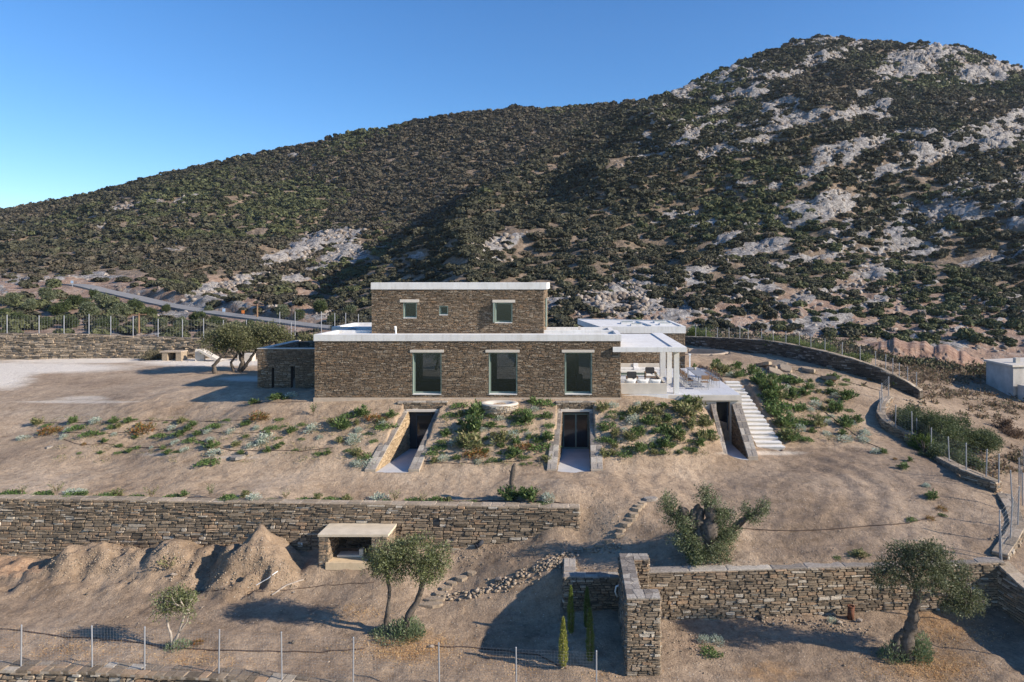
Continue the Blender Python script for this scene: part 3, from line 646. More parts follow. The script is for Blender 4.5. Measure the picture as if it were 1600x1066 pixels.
# individual nearer shrubs
KN=['dark','brownish','green']; tplm={}
for c in (0,1,2):
    for t in range(4):
        r=np.random.default_rng(900+c*10+t); q,sh=bush_tpl(300+t+10*c,340)
        pal=np.array([SC_DARK,SC_BROWN,SC_GREEN][c]); base=pal[t%len(pal)]
        tplm[c,t]=quads_mesh('shrub_foliage',[q],[base[None]*sh[:,None]],M['scrubleaf'])
cnt={}
for i in near[np.argsort(allp[0][near])]:
    c=int(cls[i]); o=np_obj('wild_shrub',tplm[c,int(rg.integers(0,4))]); o.location=(allp[3][i],allp[1][i],allp[2][i]-0.15)
    k=sz[i]; o.scale=(k,k,k*rg.uniform(0.75,1.1)); o.rotation_euler=(0,0,rg.uniform(0,6.28))
    reg='right mountain foot' if isR[i] and allp[0][i]>860 else ('valley left of the house' if not isR[i] else 'slope just left of the upper storey')
    cnt[c,reg]=cnt.get((c,reg),0)+1; k_=cnt[c,reg]
    tag(o,'%s wild shrub, %s from the left, on the %s'%(KN[c],'%d%s'%(k_,'th' if 10<=k_%100<=20 else {1:'st',2:'nd',3:'rd'}.get(k_%10,'th')),reg),'shrub','%s wild shrubs on the %s'%(KN[c],reg))

# rocks on the mountains (one uncountable mass of rubble)
def rock_tpl(seed):
    r=np.random.default_rng(seed)
    import bmesh
    bm=bmesh.new(); bmesh.ops.create_icosphere(bm,subdivisions=1,radius=1)
    v=np.array([tuple(p.co) for p in bm.verts]); f=np.array([[q.index for q in p.verts] for p in bm.faces]); bm.free()
    v*= (0.7+0.5*r.random((len(v),1))); nn=unit(r,11)
    for k in nn:
        d=v@k; v-=np.clip(d-0.45,0,None)[:,None]*k[None]
    return v*np.array([1,0.8,0.7]),f
RT=[rock_tpl(i) for i in range(6)]
def rock_mass(name,xyz,sizes,mat,seed,flat=1.0):
    r=np.random.default_rng(seed); V=[];Fc=[];off=0; ti=r.integers(0,len(RT),len(xyz))
    for t,(v,f) in enumerate(RT):
        s=np.where(ti==t)[0]
        if not len(s): continue
        a=r.uniform(0,6.28,len(s)); ca,sa=np.cos(a),np.sin(a)
        vv=np.broadcast_to(v,(len(s),)+v.shape)
        x=vv[...,0]*ca[:,None]-vv[...,1]*sa[:,None]; y=vv[...,0]*sa[:,None]+vv[...,1]*ca[:,None]
        k=sizes[s][:,None]; A=np.stack([x*k+xyz[s,0][:,None],y*k+xyz[s,1][:,None],vv[...,2]*k*flat+xyz[s,2][:,None]],-1)
        ff=np.broadcast_to(f,(len(s),)+f.shape)+(np.arange(len(s))*len(v))[:,None,None]+off
        V.append(A.reshape(-1,3)); Fc.append(ff.reshape(-1,3)); off+=len(s)*len(v)
    return np_obj(name,np_mesh(name,np.concatenate(V),np.concatenate(Fc),mat))
M['mrock']=stone_mat('grey limestone',[(0,(0.15,0.125,0.105)),(0.5,(0.29,0.25,0.215)),(1,(0.45,0.41,0.365))])
def rscat(zf,rf,u0,u1,y0,y1,n,yfun,mn=0.45):
    Yv=np.sqrt(rg.uniform(y0*y0,y1*y1,n)); u=rg.uniform(u0,u1,n); z=zf(u,Yv); rk,py=rf(u,Yv,z)
    pf=sst(400,500,py)*0.42*(u>860)
    k=(rk+pf+rg.uniform(-.35,.22,n)>mn)&(Yv<yfun(u)); return np.stack([(u-CX)*Yv/F,Yv,z],-1)[k]
ra=rscat(zR,rockR,700,1650,79,345,60000,lambda u:np.interp(u,Ru,RY)); rb=rscat(zL,rockL,-50,600,84,320,26000,lambda u:np.interp(u,Lu,LY))
kn=[]
for k in range(260):
    px=970+rg.normal()*38; py=462+rg.normal()*15; q_=MP(px,py,zR); kn.append((q_.x,q_.y,q_.z))
kn=np.array(kn); nk=len(kn); rr_=np.concatenate([ra,rb,kn]); o=rock_mass('rock_scree',rr_,np.r_[rg.uniform(0.18,0.75,len(rr_)-nk)*(0.6+rr_[:-nk,1]*0.006),rg.uniform(0.3,1.15,nk)],M['mrock'],3)
tag(o,'pale broken limestone rubble scattered over the slopes','rocks',kind='stuff'); print('rocks',len(rr_))

# road across the left hill
def ribbon(name,path,w,mat,zf,lift):
    mb=MB(); up=[];dn=[]
    pts=[MP(px,py,zf) for px,py in path]
    xs=np.array([p.x for p in pts]); ysm=np.array([p.y for p in pts]); t=np.arange(len(pts))
    tt=np.linspace(0,len(pts)-1,60); cx=np.interp(tt,t,xs); cy=np.interp(tt,t,ysm); 
    for _ in range(5): cy[1:-1]=(cy[:-2]+cy[2:])/2; cx[1:-1]=(cx[:-2]+cx[2:])/2
    vs=[]
    for i in range(60):
        d=Vector((cx[min(i+1,59)]-cx[max(i-1,0)],cy[min(i+1,59)]-cy[max(i-1,0)],0)).normalized(); n_=Vector((-d.y,d.x,0))
        z=max(float(zf(np.array([CX+(cx[i]+n_.x*s)*F/(cy[i]+n_.y*s)]),np.array([cy[i]+n_.y*s]))[0]) for s in (-w/2,0,w/2))+lift
        for s in (-w/2,w/2): vs.append((cx[i]+n_.x*s,cy[i]+n_.y*s,z))
        for s in (-w/2,w/2): vs.append((cx[i]+n_.x*s,cy[i]+n_.y*s,z-2.0))
    fs=[]
    for i in range(59):
        a=i*4; fs+= [(a,a+4,a+5,a+1),(a+2,a+6,a+4,a),(a+1,a+5,a+7,a+3)]
    mb.add(vs,fs); o=obj(name,mb,mat); o['kind']='structure'; return o,vs
road,rv=ribbon('road',ROAD,3.0,M['asphalt'],zL,0.25)

# ------------------------------------------------------------------ dry-stone skins
def stones(mb, fn, s0, s1, t0, t1, wr, hr, rnd, holes=(), prot=(0.01,0.045), gap=0.008, top=None, bot=None, breaks=(), m=0, wob=0.0, jit=0.22):
    """irregular coursed stones in (s,t) space; fn(s,t,d)->xyz"""
    bs=sorted(set([t0,t1]+[b for b in breaks if t0<b<t1])); rows=[]
    for a,b in zip(bs[:-1],bs[1:]):
        t=a
        while t<b-1e-6:
            h=rnd.uniform(*hr); 
            if b-(t+h)<hr[0]*0.6: h=b-t
            rows.append((t,t+h)); t+=h
    for (ta,tb) in rows:
        cuts=[(s0,s1)]
        for (h0,h1,g0,g1) in holes:
            if tb<=g0+1e-4 or ta>=g1-1e-4: continue
            nc=[]
            for (a,b) in cuts:
                if h1<=a or h0>=b: nc.append((a,b)); continue
                if h0>a: nc.append((a,h0))
                if h1<b: nc.append((h1,b))
            cuts=nc
        for (a,b) in cuts:
            s=a
            while s<b-1e-6:
                w=rnd.uniform(*wr)*(1.4 if rnd.random()<0.12 else 1)
                if b-(s+w)<wr[0]*0.6: w=b-s
                parts=[(ta,tb)]
                if rnd.random()<0.28 and tb-ta>hr[0]*1.2:
                    c=ta+(tb-ta)*rnd.uniform(0.35,0.65); parts=[(ta,c),(c,tb)]
                for (qa,qb) in parts:
                    sm=s+w/2
                    zt=top(sm) if top else 1e9; zb=bot(sm) if bot else -1e9
                    if qa>zt-0.02 or qb<zb: continue
                    hh=qb-qa; g=gap; j=lambda k: rnd.uniform(-1,1)*k
                    a0,a1=s+g,s+w-g; b0,b1=qa+g,qb-g
                    if a1-a0<0.01 or b1-b0<0.006: continue
                    c=min(w,hh)*0.25
                    o=[(a0+rnd.random()*c,b0+j(hh*jit*0.4)),(a0+w*0.5,b0+j(hh*jit*0.5)),(a1-rnd.random()*c,b0+j(hh*jit*0.4)),(a1+j(g),(b0+b1)/2),(a1-rnd.random()*c,b1+j(hh*jit*0.4)),(a0+w*0.5,b1+j(hh*jit*0.5)),(a0+rnd.random()*c,b1+j(hh*jit*0.4)),(a0+j(g),(b0+b1)/2)]
                    p=rnd.uniform(*prot); cs_=(a0+a1)/2; ct=(b0+b1)/2; kk=1-min(0.22,0.018/max(0.02,hh*0.5)); ks=1-min(0.2,0.018/max(0.04,w*0.5))
                    tl,tr=j(p*0.5),j(p*0.5)
                    vs=[]
                    for (u,v) in o:
                        if top: v=min(v,top(u)-0.004)
                        vs.append(fn(u,v+wob_f(u,v,wob),-0.03))
                    for (u,v) in o:
                        if top: v=min(v,top(u)-0.004)
                        uu=cs_+(u-cs_)*ks; vv=ct+(v-ct)*kk
                        if top: vv=min(vv,top(uu)-0.006)
                        vs.append(fn(uu,vv+wob_f(uu,vv,wob),p+(tl if u<cs_ else tr)))
                    fs=[(i,(i+1)%8,8+(i+1)%8,8+i) for i in range(8)]+[tuple(range(8,16))]
                    mb.add(vs,fs,m)
                s+=w
def wob_f(u,v,w):
    return 0 if w==0 else w*math.sin(u*0.9+v*1.7)*0.6+w*math.sin(u*2.7+1.3+v*2)*0.4
def seg_fn(A,B,side):
    A=Vector(A[:2]);B=Vector(B[:2]);d=(B-A);L_=d.length;d/=L_; n_=Vector((d.y,-d.x))*side
    return (lambda s,t,dd:(A.x+d.x*s+n_.x*dd, A.y+d.y*s+n_.y*dd, t)), L_
def core_holes(mb,A,B,side,thick,z0,z1,holes,m=0,inset=0.02):
    fn,L_=seg_fn(A,B,side)
    ss=sorted(set([0,L_]+[h[0] for h in holes]+[h[1] for h in holes])); zs=sorted(set([z0,z1]+[h[2] for h in holes]+[h[3] for h in holes]))
    ss=[v for v in ss if -1e-6<=v<=L_+1e-6]; zs=[v for v in zs if z0-1e-6<=v<=z1+1e-6]
    for i in range(len(ss)-1):
        for k in range(len(zs)-1):
            c=((ss[i]+ss[i+1])/2,(zs[k]+zs[k+1])/2)
            if any(h[0]<c[0]<h[1] and h[2]<c[1]<h[3] for h in holes): continue
            p=[fn(ss[i],0,-inset),fn(ss[i+1],0,-inset),fn(ss[i+1],0,-thick),fn(ss[i],0,-thick)]
            mb.prism([(q[0],q[1]) for q in p],zs[k],zs[k+1],m)
def offset_path(pts,d):
    out=[]
    for i,p in enumerate(pts):
        a=pts[max(i-1,0)];b=pts[min(i+1,len(pts)-1)]; t=Vector((b[0]-a[0],b[1]-a[1])).normalized()
        out.append((p[0]+t.y*d,p[1]-t.x*d))
    return out
def path_fn(pts,d):
    q=offset_path(pts,d); cum=[0]
    for i in range(len(q)-1): cum.append(cum[-1]+math.dist(q[i],q[i+1]))
    q2=offset_path(pts,d+math.copysign(1,d) if d else 1); sg=1 if d>=0 else -1
    xs=[p[0] for p in q];ys=[p[1] for p in q];nx=[a[0]-b[0] for a,b in zip(q2,q)];ny=[a[1]-b[1] for a,b in zip(q2,q)]
    def fn(s,t,dd):
        return (float(np.interp(s,cum,xs))+float(np.interp(s,cum,nx))*dd, float(np.interp(s,cum,ys))+float(np.interp(s,cum,ny))*dd, t)
    return fn,cum
def stone_wall(name,label,cat,pts,thick,wr,hr,seed,mat='field_stone',cap=None,cap_w=0.0,cap_t=0.05,cap_len=(0.4,0.9),cap_mat='pale_stone',group=None,faces=(1,-1),prot=(0.01,0.05),gap=0.01,holes=(),ends=True,step=0.0):
    """pts: (x,y,zbot,ztop) with x,y on the centre line"""
    rnd=random.Random(seed)
    o0=(pts[0][0],pts[0][1],min(p[2] for p in pts)); root=thing(name,o0,label,cat,group)
    mb=MB(); xy=[(p[0],p[1]) for p in pts]; zb=min(p[2] for p in pts)
    for sgn in faces:
        fn,cum=path_fn(xy,sgn*thick/2); zt=[p[3] for p in pts]; zbo=[p[2] for p in pts]
        top=(lambda s,c=cum,z=zt: float(np.interp(s,c,z)))
        bot=(lambda s,c=cum,z=zbo: float(np.interp(s,c,z)))
        stones(mb,fn,0,cum[-1],zb,max(zt),wr,hr,rnd,top=top,bot=bot,prot=prot,gap=gap,holes=[h[:4] for h in holes] if sgn==1 else ())
    if ends:
        for i,sg in ((0,-1),(-1,1)):
            a=offset_path(xy,thick/2)[i]; b=offset_path(xy,-thick/2)[i]
            fn,L_=seg_fn(a,b,sg); zt_=pts[i][3]
            stones(mb,fn,0,L_,pts[i][2],zt_,wr,hr,rnd,prot=prot,gap=gap)
    # core
    A=offset_path(xy,thick/2-0.025);B=offset_path(xy,-thick/2+0.025)
    for i in range(len(pts)-1):
        mb.prism([A[i],A[i+1],B[i+1],B[i]],[pts[i][2]-.3,pts[i+1][2]-.3,pts[i+1][2]-.3,pts[i][2]-.3],[pts[i][3]-.012,pts[i+1][3]-.012,pts[i+1][3]-.012,pts[i][3]-.012],1)
    for h in holes:
        fn,cum=path_fn(xy,thick/2); p=[fn(h[0],0,0.006),fn(h[1],0,0.006),fn(h[1],0,-0.2),fn(h[0],0,-0.2)]
        mb.prism([(q[0],q[1]) for q in p],h[2],h[3],2)
    obj('stonework',mb,[M[mat],M['mortar'],M['dark']],root)
    if cap is not None:
        mb=MB(); w=thick/2+cap_w
        fa,ca=path_fn(xy,w); fb,cb=path_fn(xy,-w); T=[p[3] for p in pts]
        base=[0]
        for i in range(len(xy)-1): base.append(base[-1]+math.dist(xy[i],xy[i+1]))
        cen=lambda t: float(np.interp(t,base,T))
        s=0
        while s<base[-1]-0.05:
            l=rnd.uniform(*cap_len); 
            if base[-1]-s-l<cap_len[0]*.5: l=base[-1]-s
            split=[0,1] if cap=='row' else ([0,rnd.uniform(.35,.65),1] if rnd.random()<0.75 else [0,1])
            for a,b in zip(split[:-1],split[1:]):
                def pt(u,v):
                    sa=np.interp(u,base,ca); sb=np.interp(u,base,cb); p=fa(sa,0,0);q=fb(sb,0,0); return (p[0]+(q[0]-p[0])*v,p[1]+(q[1]-p[1])*v)
                g=0.012; jj=lambda: rnd.uniform(-.02,.02)
                u0,u1=s+g,s+l-g; v0,v1=a+g/thick,b-g/thick
                poly=[pt(u0,v0+abs(jj())),pt((u0+u1)/2,v0+jj()*.6),pt(u1,v0+abs(jj())),pt(u1+jj(),(v0+v1)/2),pt(u1,v1-abs(jj())),pt((u0+u1)/2,v1+jj()*.6),pt(u0,v1-abs(jj())),pt(u0+jj(),(v0+v1)/2)]
                z=cen(s+l/2)+rnd.uniform(-.008,.012); tz=cen(s),cen(s+l)
                zz=[tz[0],(tz[0]+tz[1])/2,tz[1],tz[1],tz[1],(tz[0]+tz[1])/2,tz[0],tz[0]]; r_=rnd.uniform(-.01,.014)
                cxm=sum(p[0] for p in poly)/8; cym=sum(p[1] for p in poly)/8
                top_=[(cxm+(p[0]-cxm)*.94,cym+(p[1]-cym)*.94) for p in poly]
                vs=[(p[0],p[1],q-.01) for p,q in zip(poly,zz)]+[(p[0],p[1],q+cap_t*.6+r_) for p,q in zip(poly,zz)]+[(p[0],p[1],q+cap_t+r_+rnd.uniform(-.004,.004)) for p,q in zip(top_,zz)]
                aa=sum(poly[i][0]*poly[(i+1)%8][1]-poly[(i+1)%8][0]*poly[i][1] for i in range(8))
                fs=[(i,(i+1)%8,8+(i+1)%8,8+i) for i in range(8)]+[(8+i,8+(i+1)%8,16+(i+1)%8,16+i) for i in range(8)]+[tuple(range(16,24))]
                mb.add(vs,fs)
            s+=l
        # mortar bed between the cap stones
        A=offset_path(xy,w-.02);B=offset_path(xy,-w+.02)
        for i in range(len(pts)-1):
            mb.prism([A[i],A[i+1],B[i+1],B[i]],[pts[i][3]-.008,pts[i+1][3]-.008]*1+[pts[i+1][3]-.008,pts[i][3]-.008],[pts[i][3]+cap_t*.7,pts[i+1][3]+cap_t*.7,pts[i+1][3]+cap_t*.7,pts[i][3]+cap_t*.7],1)
        obj('coping',mb,[M[cap_mat],M['mortar_pale']],root)
    return root

# long retaining wall with drain hole
def dens(pts,step):
    out=[pts[0]]
    for a,b in zip(pts[:-1],pts[1:]):
        n_=max(1,int(math.dist(a[:2],b[:2])/step))
        for k in range(1,n_+1): out.append(tuple(a[j]+(b[j]-a[j])*k/n_ for j in range(4)))
    return out
rw=random.Random(4)
w1=dens([(-46,w1y(-46)-.02,-6.3,-3.2),(-26,w1y(-26),-6.3,-3.14),(-13,w1y(-13),-6.2,-3.2),(-4,w1y(-4),-6.0,-3.22),(0.3,w1y(.3),-5.6,-3.27)],3)
w1=[(p[0],p[1],p[2],p[3]+rw.uniform(-.03,.03)) for p in w1]
hs0=math.dist((-46,w1y(-46)),((684-CX)*30.4/F,w1y(-6)))
stone_wall('retaining_wall','long dry stone retaining wall with a small square drain hole, below the garden beds','retaining wall',w1,0.55,(0.18,0.6),(0.06,0.17),11,cap='double',cap_w=0.0,cap_t=.035,cap_mat='slab_stone',prot=(0.0,0.06),gap=0.007,holes=[(hs0-.14,hs0+.14,-4.06,-3.82)])
w2=dens([(2.75,26.05,-7,-4.38),(8,26.35,-7,-4.36),(16.9,26.97,-7,-4.36)],3)
stone_wall('retaining_wall','lower right dry stone retaining wall with a smooth pale cement top','retaining wall',w2,0.5,(0.16,0.5),(0.05,0.15),12,cap='row',cap_len=(1.0,1.9),cap_t=.04,cap_mat='pale_stone',prot=(0.0,0.055),gap=0.007)
# recess and pier
stone_wall('recess_wall','shaded stone back wall of the cypress recess with a mortared top','stone wall',[(-0.35,26.65,-7,-4.8),(1.78,26.65,-7,-4.8)],0.5,(0.14,0.4),(0.05,0.12),13,cap='double',cap_t=.03)
stone_wall('short_wall','short stone wall stub running back from the left end of the recess','stone wall',[(-0.12,26.95,-6,-4.8),(-0.12,28.1,-6,-4.75)],0.5,(0.14,0.4),(0.05,0.12),14,cap='double',cap_t=.03)
root=thing('pier_wall',(1.78,22.6,-6.5),'tall C-shaped stone pier wall with grey slab top beside the cypress recess','stone wall')
rnd=random.Random(21); mb=MB(); cp=MB()
blocks=[(1.78,2.3,23.25,26.3),(1.78,2.91,22.58,23.25),(2.3,2.88,25.75,26.3)]
zt=-3.86
for x0,x1,y0,y1 in blocks:
    mb.box(x0+.03,x1-.03,y0+.03,y1-(.03 if y1>25 else -.04),-7,zt-.012,1)
def face(A,B,z0,z1,wr=(.13,.42),hr=(.045,.12),m_=None,**k):
    fn,L_=seg_fn(A,B,1); stones(m_ or mb,fn,0,L_,z0,z1,wr,hr,rnd,prot=(0,.05),gap=.007,**k)
face((1.78,22.58),(2.91,22.58),-6.7,zt); face((2.91,22.58),(2.91,23.25),-6.7,zt); face((2.91,23.25),(2.3,23.25),-6.7,zt)
face((2.3,23.25),(2.3,25.75),-6.7,zt); face((2.3,25.75),(2.88,25.75),-6.7,zt); face((2.88,25.75),(2.88,26.3),-6.7,zt); face((2.88,26.3),(1.78,26.3),-6.7,zt); face((1.78,26.3),(1.78,22.58),-6.7,zt)
obj('stonework',mb,[M['field_stone'],M['mortar']],root)
def flagtop(cp,x0,x1,y0,y1,z,t=.04,c=.3,m=0,zf=None):
    """crazy-paved slab top: jittered cells"""
    nx_=max(1,round((x1-x0)/c)); ny_=max(1,round((y1-y0)/c)); g=.012
    px_=[[(x0+(x1-x0)*i/nx_+(rnd.uniform(-.3,.3)*c if 0<i<nx_ else 0), y0+(y1-y0)*j/ny_+(rnd.uniform(-.3,.3)*c if 0<j<ny_ else 0)) for i in range(nx_+1)] for j in range(ny_+1)]
    for j in range(ny_):
        for i in range(nx_):
            q=[px_[j][i],px_[j][i+1],px_[j+1][i+1],px_[j+1][i]]; mx_=sum(a[0] for a in q)/4; my_=sum(a[1] for a in q)/4
            k=1-g*2/c; q=[(mx_+(a[0]-mx_)*k,my_+(a[1]-my_)*k) for a in q]; h=rnd.uniform(0,.01)
            if zf: cp.prism(q,[zf(*a)-.02 for a in q],[zf(*a)+t+h for a in q],m)
            else: cp.prism(q,z-.01,z+t+h,m)
for bx in blocks: flagtop(cp,*bx,zt)
for x0,x1,y0,y1 in blocks: cp.box(x0+.02,x1-.02,y0+.02,y1-.02,zt-.011,zt+.025,1)
obj('coping',cp,[M['pale_stone'],M['mortar_pale']],root)

# boundary walls, by pixel on the ground
def gw(lst,thick,inner=0.0):
    out=[]
    for px,pb,pt in lst:
        p=G(px,pb); zt_=CH-(pt-CY)*p.y/F; out.append((p.x,p.y+thick/2,min(p.z,hz(p.x,p.y+thick))-.5,zt_))
    return out
bw=gw([(1040,536,523),(1070,539,526.5),(1120,545,528),(1200,554,532.5),(1250,563,541),(1300,576,552),(1340,587,563),(1380,601,577),(1420,616,597),(1442,627,611)],.5)
bw=[(b[0]-3,b[1],b[2],b[3]) if i==0 else b for i,b in enumerate(bw)]
stone_wall('boundary_wall','long dark curving stone boundary wall behind the right side of the plot','stone wall',bw,.5,(.25,.6),(.09,.18),15,mat='dark_stone',cap='row',cap_t=.05,cap_mat='slab_stone')
bw2=gw([(1391,629,621),(1381,642,632),(1378,657,645),(1386,672,657),(1402,683,668),(1417,690,675),(1428,698,680)],.45)
stone_wall('boundary_wall','S-curved stone boundary wall with a broken end, beside the dense outside bushes','stone wall',bw2,.5,(.2,.5),(.08,.16),16,cap='double',cap_t=.05,cap_mat='slab_stone')
bw3=gw([(1436,697,692),(1458,714,709),(1487,733,724),(1514,750,737),(1545,764,749),(1565,775,757)],.45)
stone_wall('boundary_wall','low stone boundary wall with flat cap stones stepping down right of the field','stone wall',bw3,.55,(.2,.5),(.08,.16),17,cap='double',cap_t=.06,cap_mat='slab_stone')
def cw(lst,h): 
    out=[]
    for px,py in lst:
        p=G(px,py); out.append((p.x,p.y,p.z-1.2,p.z+h))
    return out
bw4=cw([(1568,778),(1582,800),(1590,828),(1578,850),(1562,872)],.18)
stone_wall('boundary_wall','low flat topped stone edging between the field and the corner retaining wall','stone wall',bw4,.6,(.2,.5),(.08,.16),18,cap='double',cap_t=.05,cap_mat='slab_stone')
bw5=[(16.9,26.9,-7.0,-4.45),(17.0,25.9,-7.2,-4.7),(17.15,25,-7.3,-4.95),(17.2,24,-7.4,-5.2),(17.3,23,-7.5,-5.4),(17.2,21.5,-7.5,-5.7),(17,19,-7.6,-6)]
stone_wall('boundary_wall','descending stone boundary wall at the far right edge of the lower terrace','stone wall',bw5,.6,(.2,.5),(.08,.16),19,cap='double',cap_t=.06,cap_mat='slab_stone')
fw=dens([(q[0],q[1],-8.0,-6.02 if i<4 else -6.3) for i,q in enumerate(FW)],2)
fwr=random.Random(8); fw=[(p[0],p[1],p[2],(CH-((1044+ (CX+p[0]*F/p[1])*0.045)-CY)*p[1]/F)+fwr.uniform(-.03,.03) if False else p[3]+fwr.uniform(-.03,.02)) for p in fw]
stone_wall('boundary_wall','rough dry stone boundary wall along the bottom left, carrying a wire fence','stone wall',fw,.5,(.18,.45),(.07,.16),20,cap='double',cap_t=.09,cap_w=.06,cap_len=(.22,.5),cap_mat='field_stone',prot=(0,.09),gap=.012)
# far left wall
fl=[]
for px,pb,pt in [(-260,566,520),(0,563,521),(60,563,521),(130,561,522),(200,559,525),(330,557,529),(400,556,531),(470,556,533)]:
    Yw=62.5; x=(px-CX)*Yw/F; fl.append((x,Yw+.3,-1.5,CH-(pt-CY)*Yw/F))
stone_wall('far_wall','long earthy stone wall closing the gravel yard at the far left','stone wall',fl,.6,(.25,.8),(.07,.2),22,mat='slab_stone',cap=None,prot=(0,.16),gap=.002)

# ------------------------------------------------------------------ the house
YF=39.5; sc=F/YF
def hx(px,Y=YF): return (px-CX)*Y/F
def hzz(py,Y=YF): return CH-(py-CY)*Y/F
hs=thing('stone_house',(-6,YF,0),'two-storey flat roofed schist stone house with white concrete roof edges and terrace','house')
rnd=random.Random(31)
XL,XR=-14.95,2.78
def windowset(x0,x1,z0,z1,Y,label=None,dep=.28,open_=False):
    """frame with pane and sill, recessed"""
    mb=MB(); t=.09; y0=Y+dep; y1=y0+.07
    mb.box(x0,x0+t,y0,y1,z0,z1,bev=.006); mb.box(x1-t,x1,y0,y1,z0,z1,bev=.006)
    mb.box(x0+t,x1-t,y0+.003,y1,z1-t,z1,bev=.006); mb.box(x0+t,x1-t,y0+.003,y1,z0,z0+t,bev=.006)
    # lining of the reveal
    mb.box(x0,x0+.03,Y-.015,y0-.002,z0+.002,z1); mb.box(x1-.03,x1,Y-.015,y0-.002,z0+.002,z1); mb.box(x0+.03,x1-.03,Y-.012,y0-.002,z1-.03,z1)
    f=obj('window',mb,M['green_metal'],hs)
    mb=MB(); mb.box(x0+t,x1-t,y0+.03,y0+.042,z0+t,z1-t); obj('pane',mb,M['glass'],f)
    mb=MB(); mb.box(x0+.002,x1-.002,Y-.05,y0+.02,z0-.04,z0+.001); obj('sill',mb,M['concrete'],f)
    return f
def lintel(px0,px1,py0,py1,Y,dep=.1):
    mb=MB(); mb.box(hx(px0,Y),hx(px1,Y),Y-.055,Y+dep,hzz(py1,Y),hzz(py0,Y)-.002,bev=.01); obj('lintel',mb,M['grey_lintel'],hs)
WIN=[(644.7,689.6),(763.8,808.1),(882.4,925)]
LT=[(641,693.6),(758.7,811.9),(877.8,928.9)]
wz0,wz1=hzz(615.6),hzz(551)
holes=[(hx(a)-XL,hx(b)-XL,wz0,wz1) for a,b in WIN]; lholes=[(hx(a)-XL,hx(b)-XL,wz1,hzz(546.7)) for a,b in LT]
mb=MB(); fn,L_=seg_fn((XL,YF),(XR,YF),1)
stones(mb,fn,0,L_,-.06,3.2,(.10,.36),(.03,.072),rnd,holes=holes+lholes,breaks=[wz0,wz1,hzz(546.7)],prot=(0,.032),gap=.005,jit=.3)
core_holes(mb,(XL+.02,YF),(XR-.02,YF),1,.45,-.5,3.19,[(h[0]-.02,h[1]-.02,h[2],h[3]) for h in holes],1)
obj('front_wall',mb,[M['facade_stone'],M['mortar']],hs)
for (a,b),(c,d) in zip(WIN,LT):
    windowset(hx(a),hx(b),wz0,wz1,YF); lintel(c,d,546.7,551,YF)
def sidewall(name,A,B,z0,z1,mat='facade_stone',thick=.4,holes=(),wr=(.10,.36),hr=(.03,.072),core=True):
    mb=MB(); fn,L_=seg_fn(A,B,1)
    stones(mb,fn,0,L_,z0,z1,wr,hr,rnd,holes=holes,breaks=[h[2] for h in holes]+[h[3] for h in holes],prot=(0,.032),gap=.005,jit=.3)
    if core: core_holes(mb,A,B,1,thick,z0-.3,z1-.01,list(holes),1)
    return obj(name,mb,[M[mat],M['mortar']],hs)
YB=46.0
sidewall('side_wall',(XL,YB),(XL,YF+.46),-.1,3.2,thick=.4)
sidewall('side_wall',(XR,YF+.46),(XR,43.0),-.1,3.2,thick=.4)
sidewall('back_wall',(2.4,YB),(XL+.46,YB),-.1,3.2,holes=[(.8,2.0,.1,2.5),(6.2,7.5,.1,2.5),(11.0,12.5,.1,2.5)])
mb=MB(); mb.box(XL-.03,XR+.02,YF-.06,YF+.4,-.6,-.062); obj('plinth',mb,M['tan_plaster'],hs)
# fascia ring + roof decks
def ring(name,x0,x1,y0,y1,z0,z1,w=.3,deck=.17,mat='concrete'):
    mb=MB(); mb.box(x0,x1,y0,y0+w,z0,z1,bev=.012); mb.box(x0,x1,y1-w,y1,z0,z1,bev=.012)
    mb.box(x0,x0+w,y0+w-.001,y1-w+.001,z0+.002,z1-.002,bev=.012); mb.box(x1-w,x1,y0+w-.001,y1-w+.001,z0+.002,z1-.002,bev=.012)
    o=obj(name,mb,M[mat],hs); mb=MB(); mb.box(x0+w-.002,x1-w+.002,y0+w-.002,y1-w+.002,z0,z1-deck); obj('roof_deck',mb,M[mat],hs); return o
ring('roof_edge',XL-.02,XR+.03,YF-.07,43.1,3.2,3.59)
ring('roof_edge',XL+.02,2.6,43.1,46.1,3.2,3.57)
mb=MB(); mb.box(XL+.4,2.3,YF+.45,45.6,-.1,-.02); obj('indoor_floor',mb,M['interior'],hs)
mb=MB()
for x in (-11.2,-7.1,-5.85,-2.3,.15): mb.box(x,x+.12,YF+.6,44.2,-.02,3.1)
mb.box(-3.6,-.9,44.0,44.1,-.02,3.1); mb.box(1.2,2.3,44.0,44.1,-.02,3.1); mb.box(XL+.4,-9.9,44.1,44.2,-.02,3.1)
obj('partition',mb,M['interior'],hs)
# furniture glimpsed through the glass
t_=thing('armchair',(.3,41.6,0),'pale armchair seen through the right ground floor window','chair'); mb=MB(); mb.box(-.25,.55,41.3,42.0,.2,.45,bev=.05); mb.box(-.32,-.16,41.3,42.0,.15,.7,bev=.05); mb.box(.55,.7,41.3,42.0,.15,.7,bev=.05); obj('seat',mb,M['fabric_white'],t_)
mb=MB(); mb.box(-.25,.6,41.95,42.15,.2,.95,bev=.06); obj('backrest',mb,M['fabric_white'],t_)
mb=MB(); [mb.box(x,x+.04,y,y+.04,-.02,.2) for x in(-.25,.55) for y in(41.35,41.95)]; obj('leg',mb,M['wood'],t_)
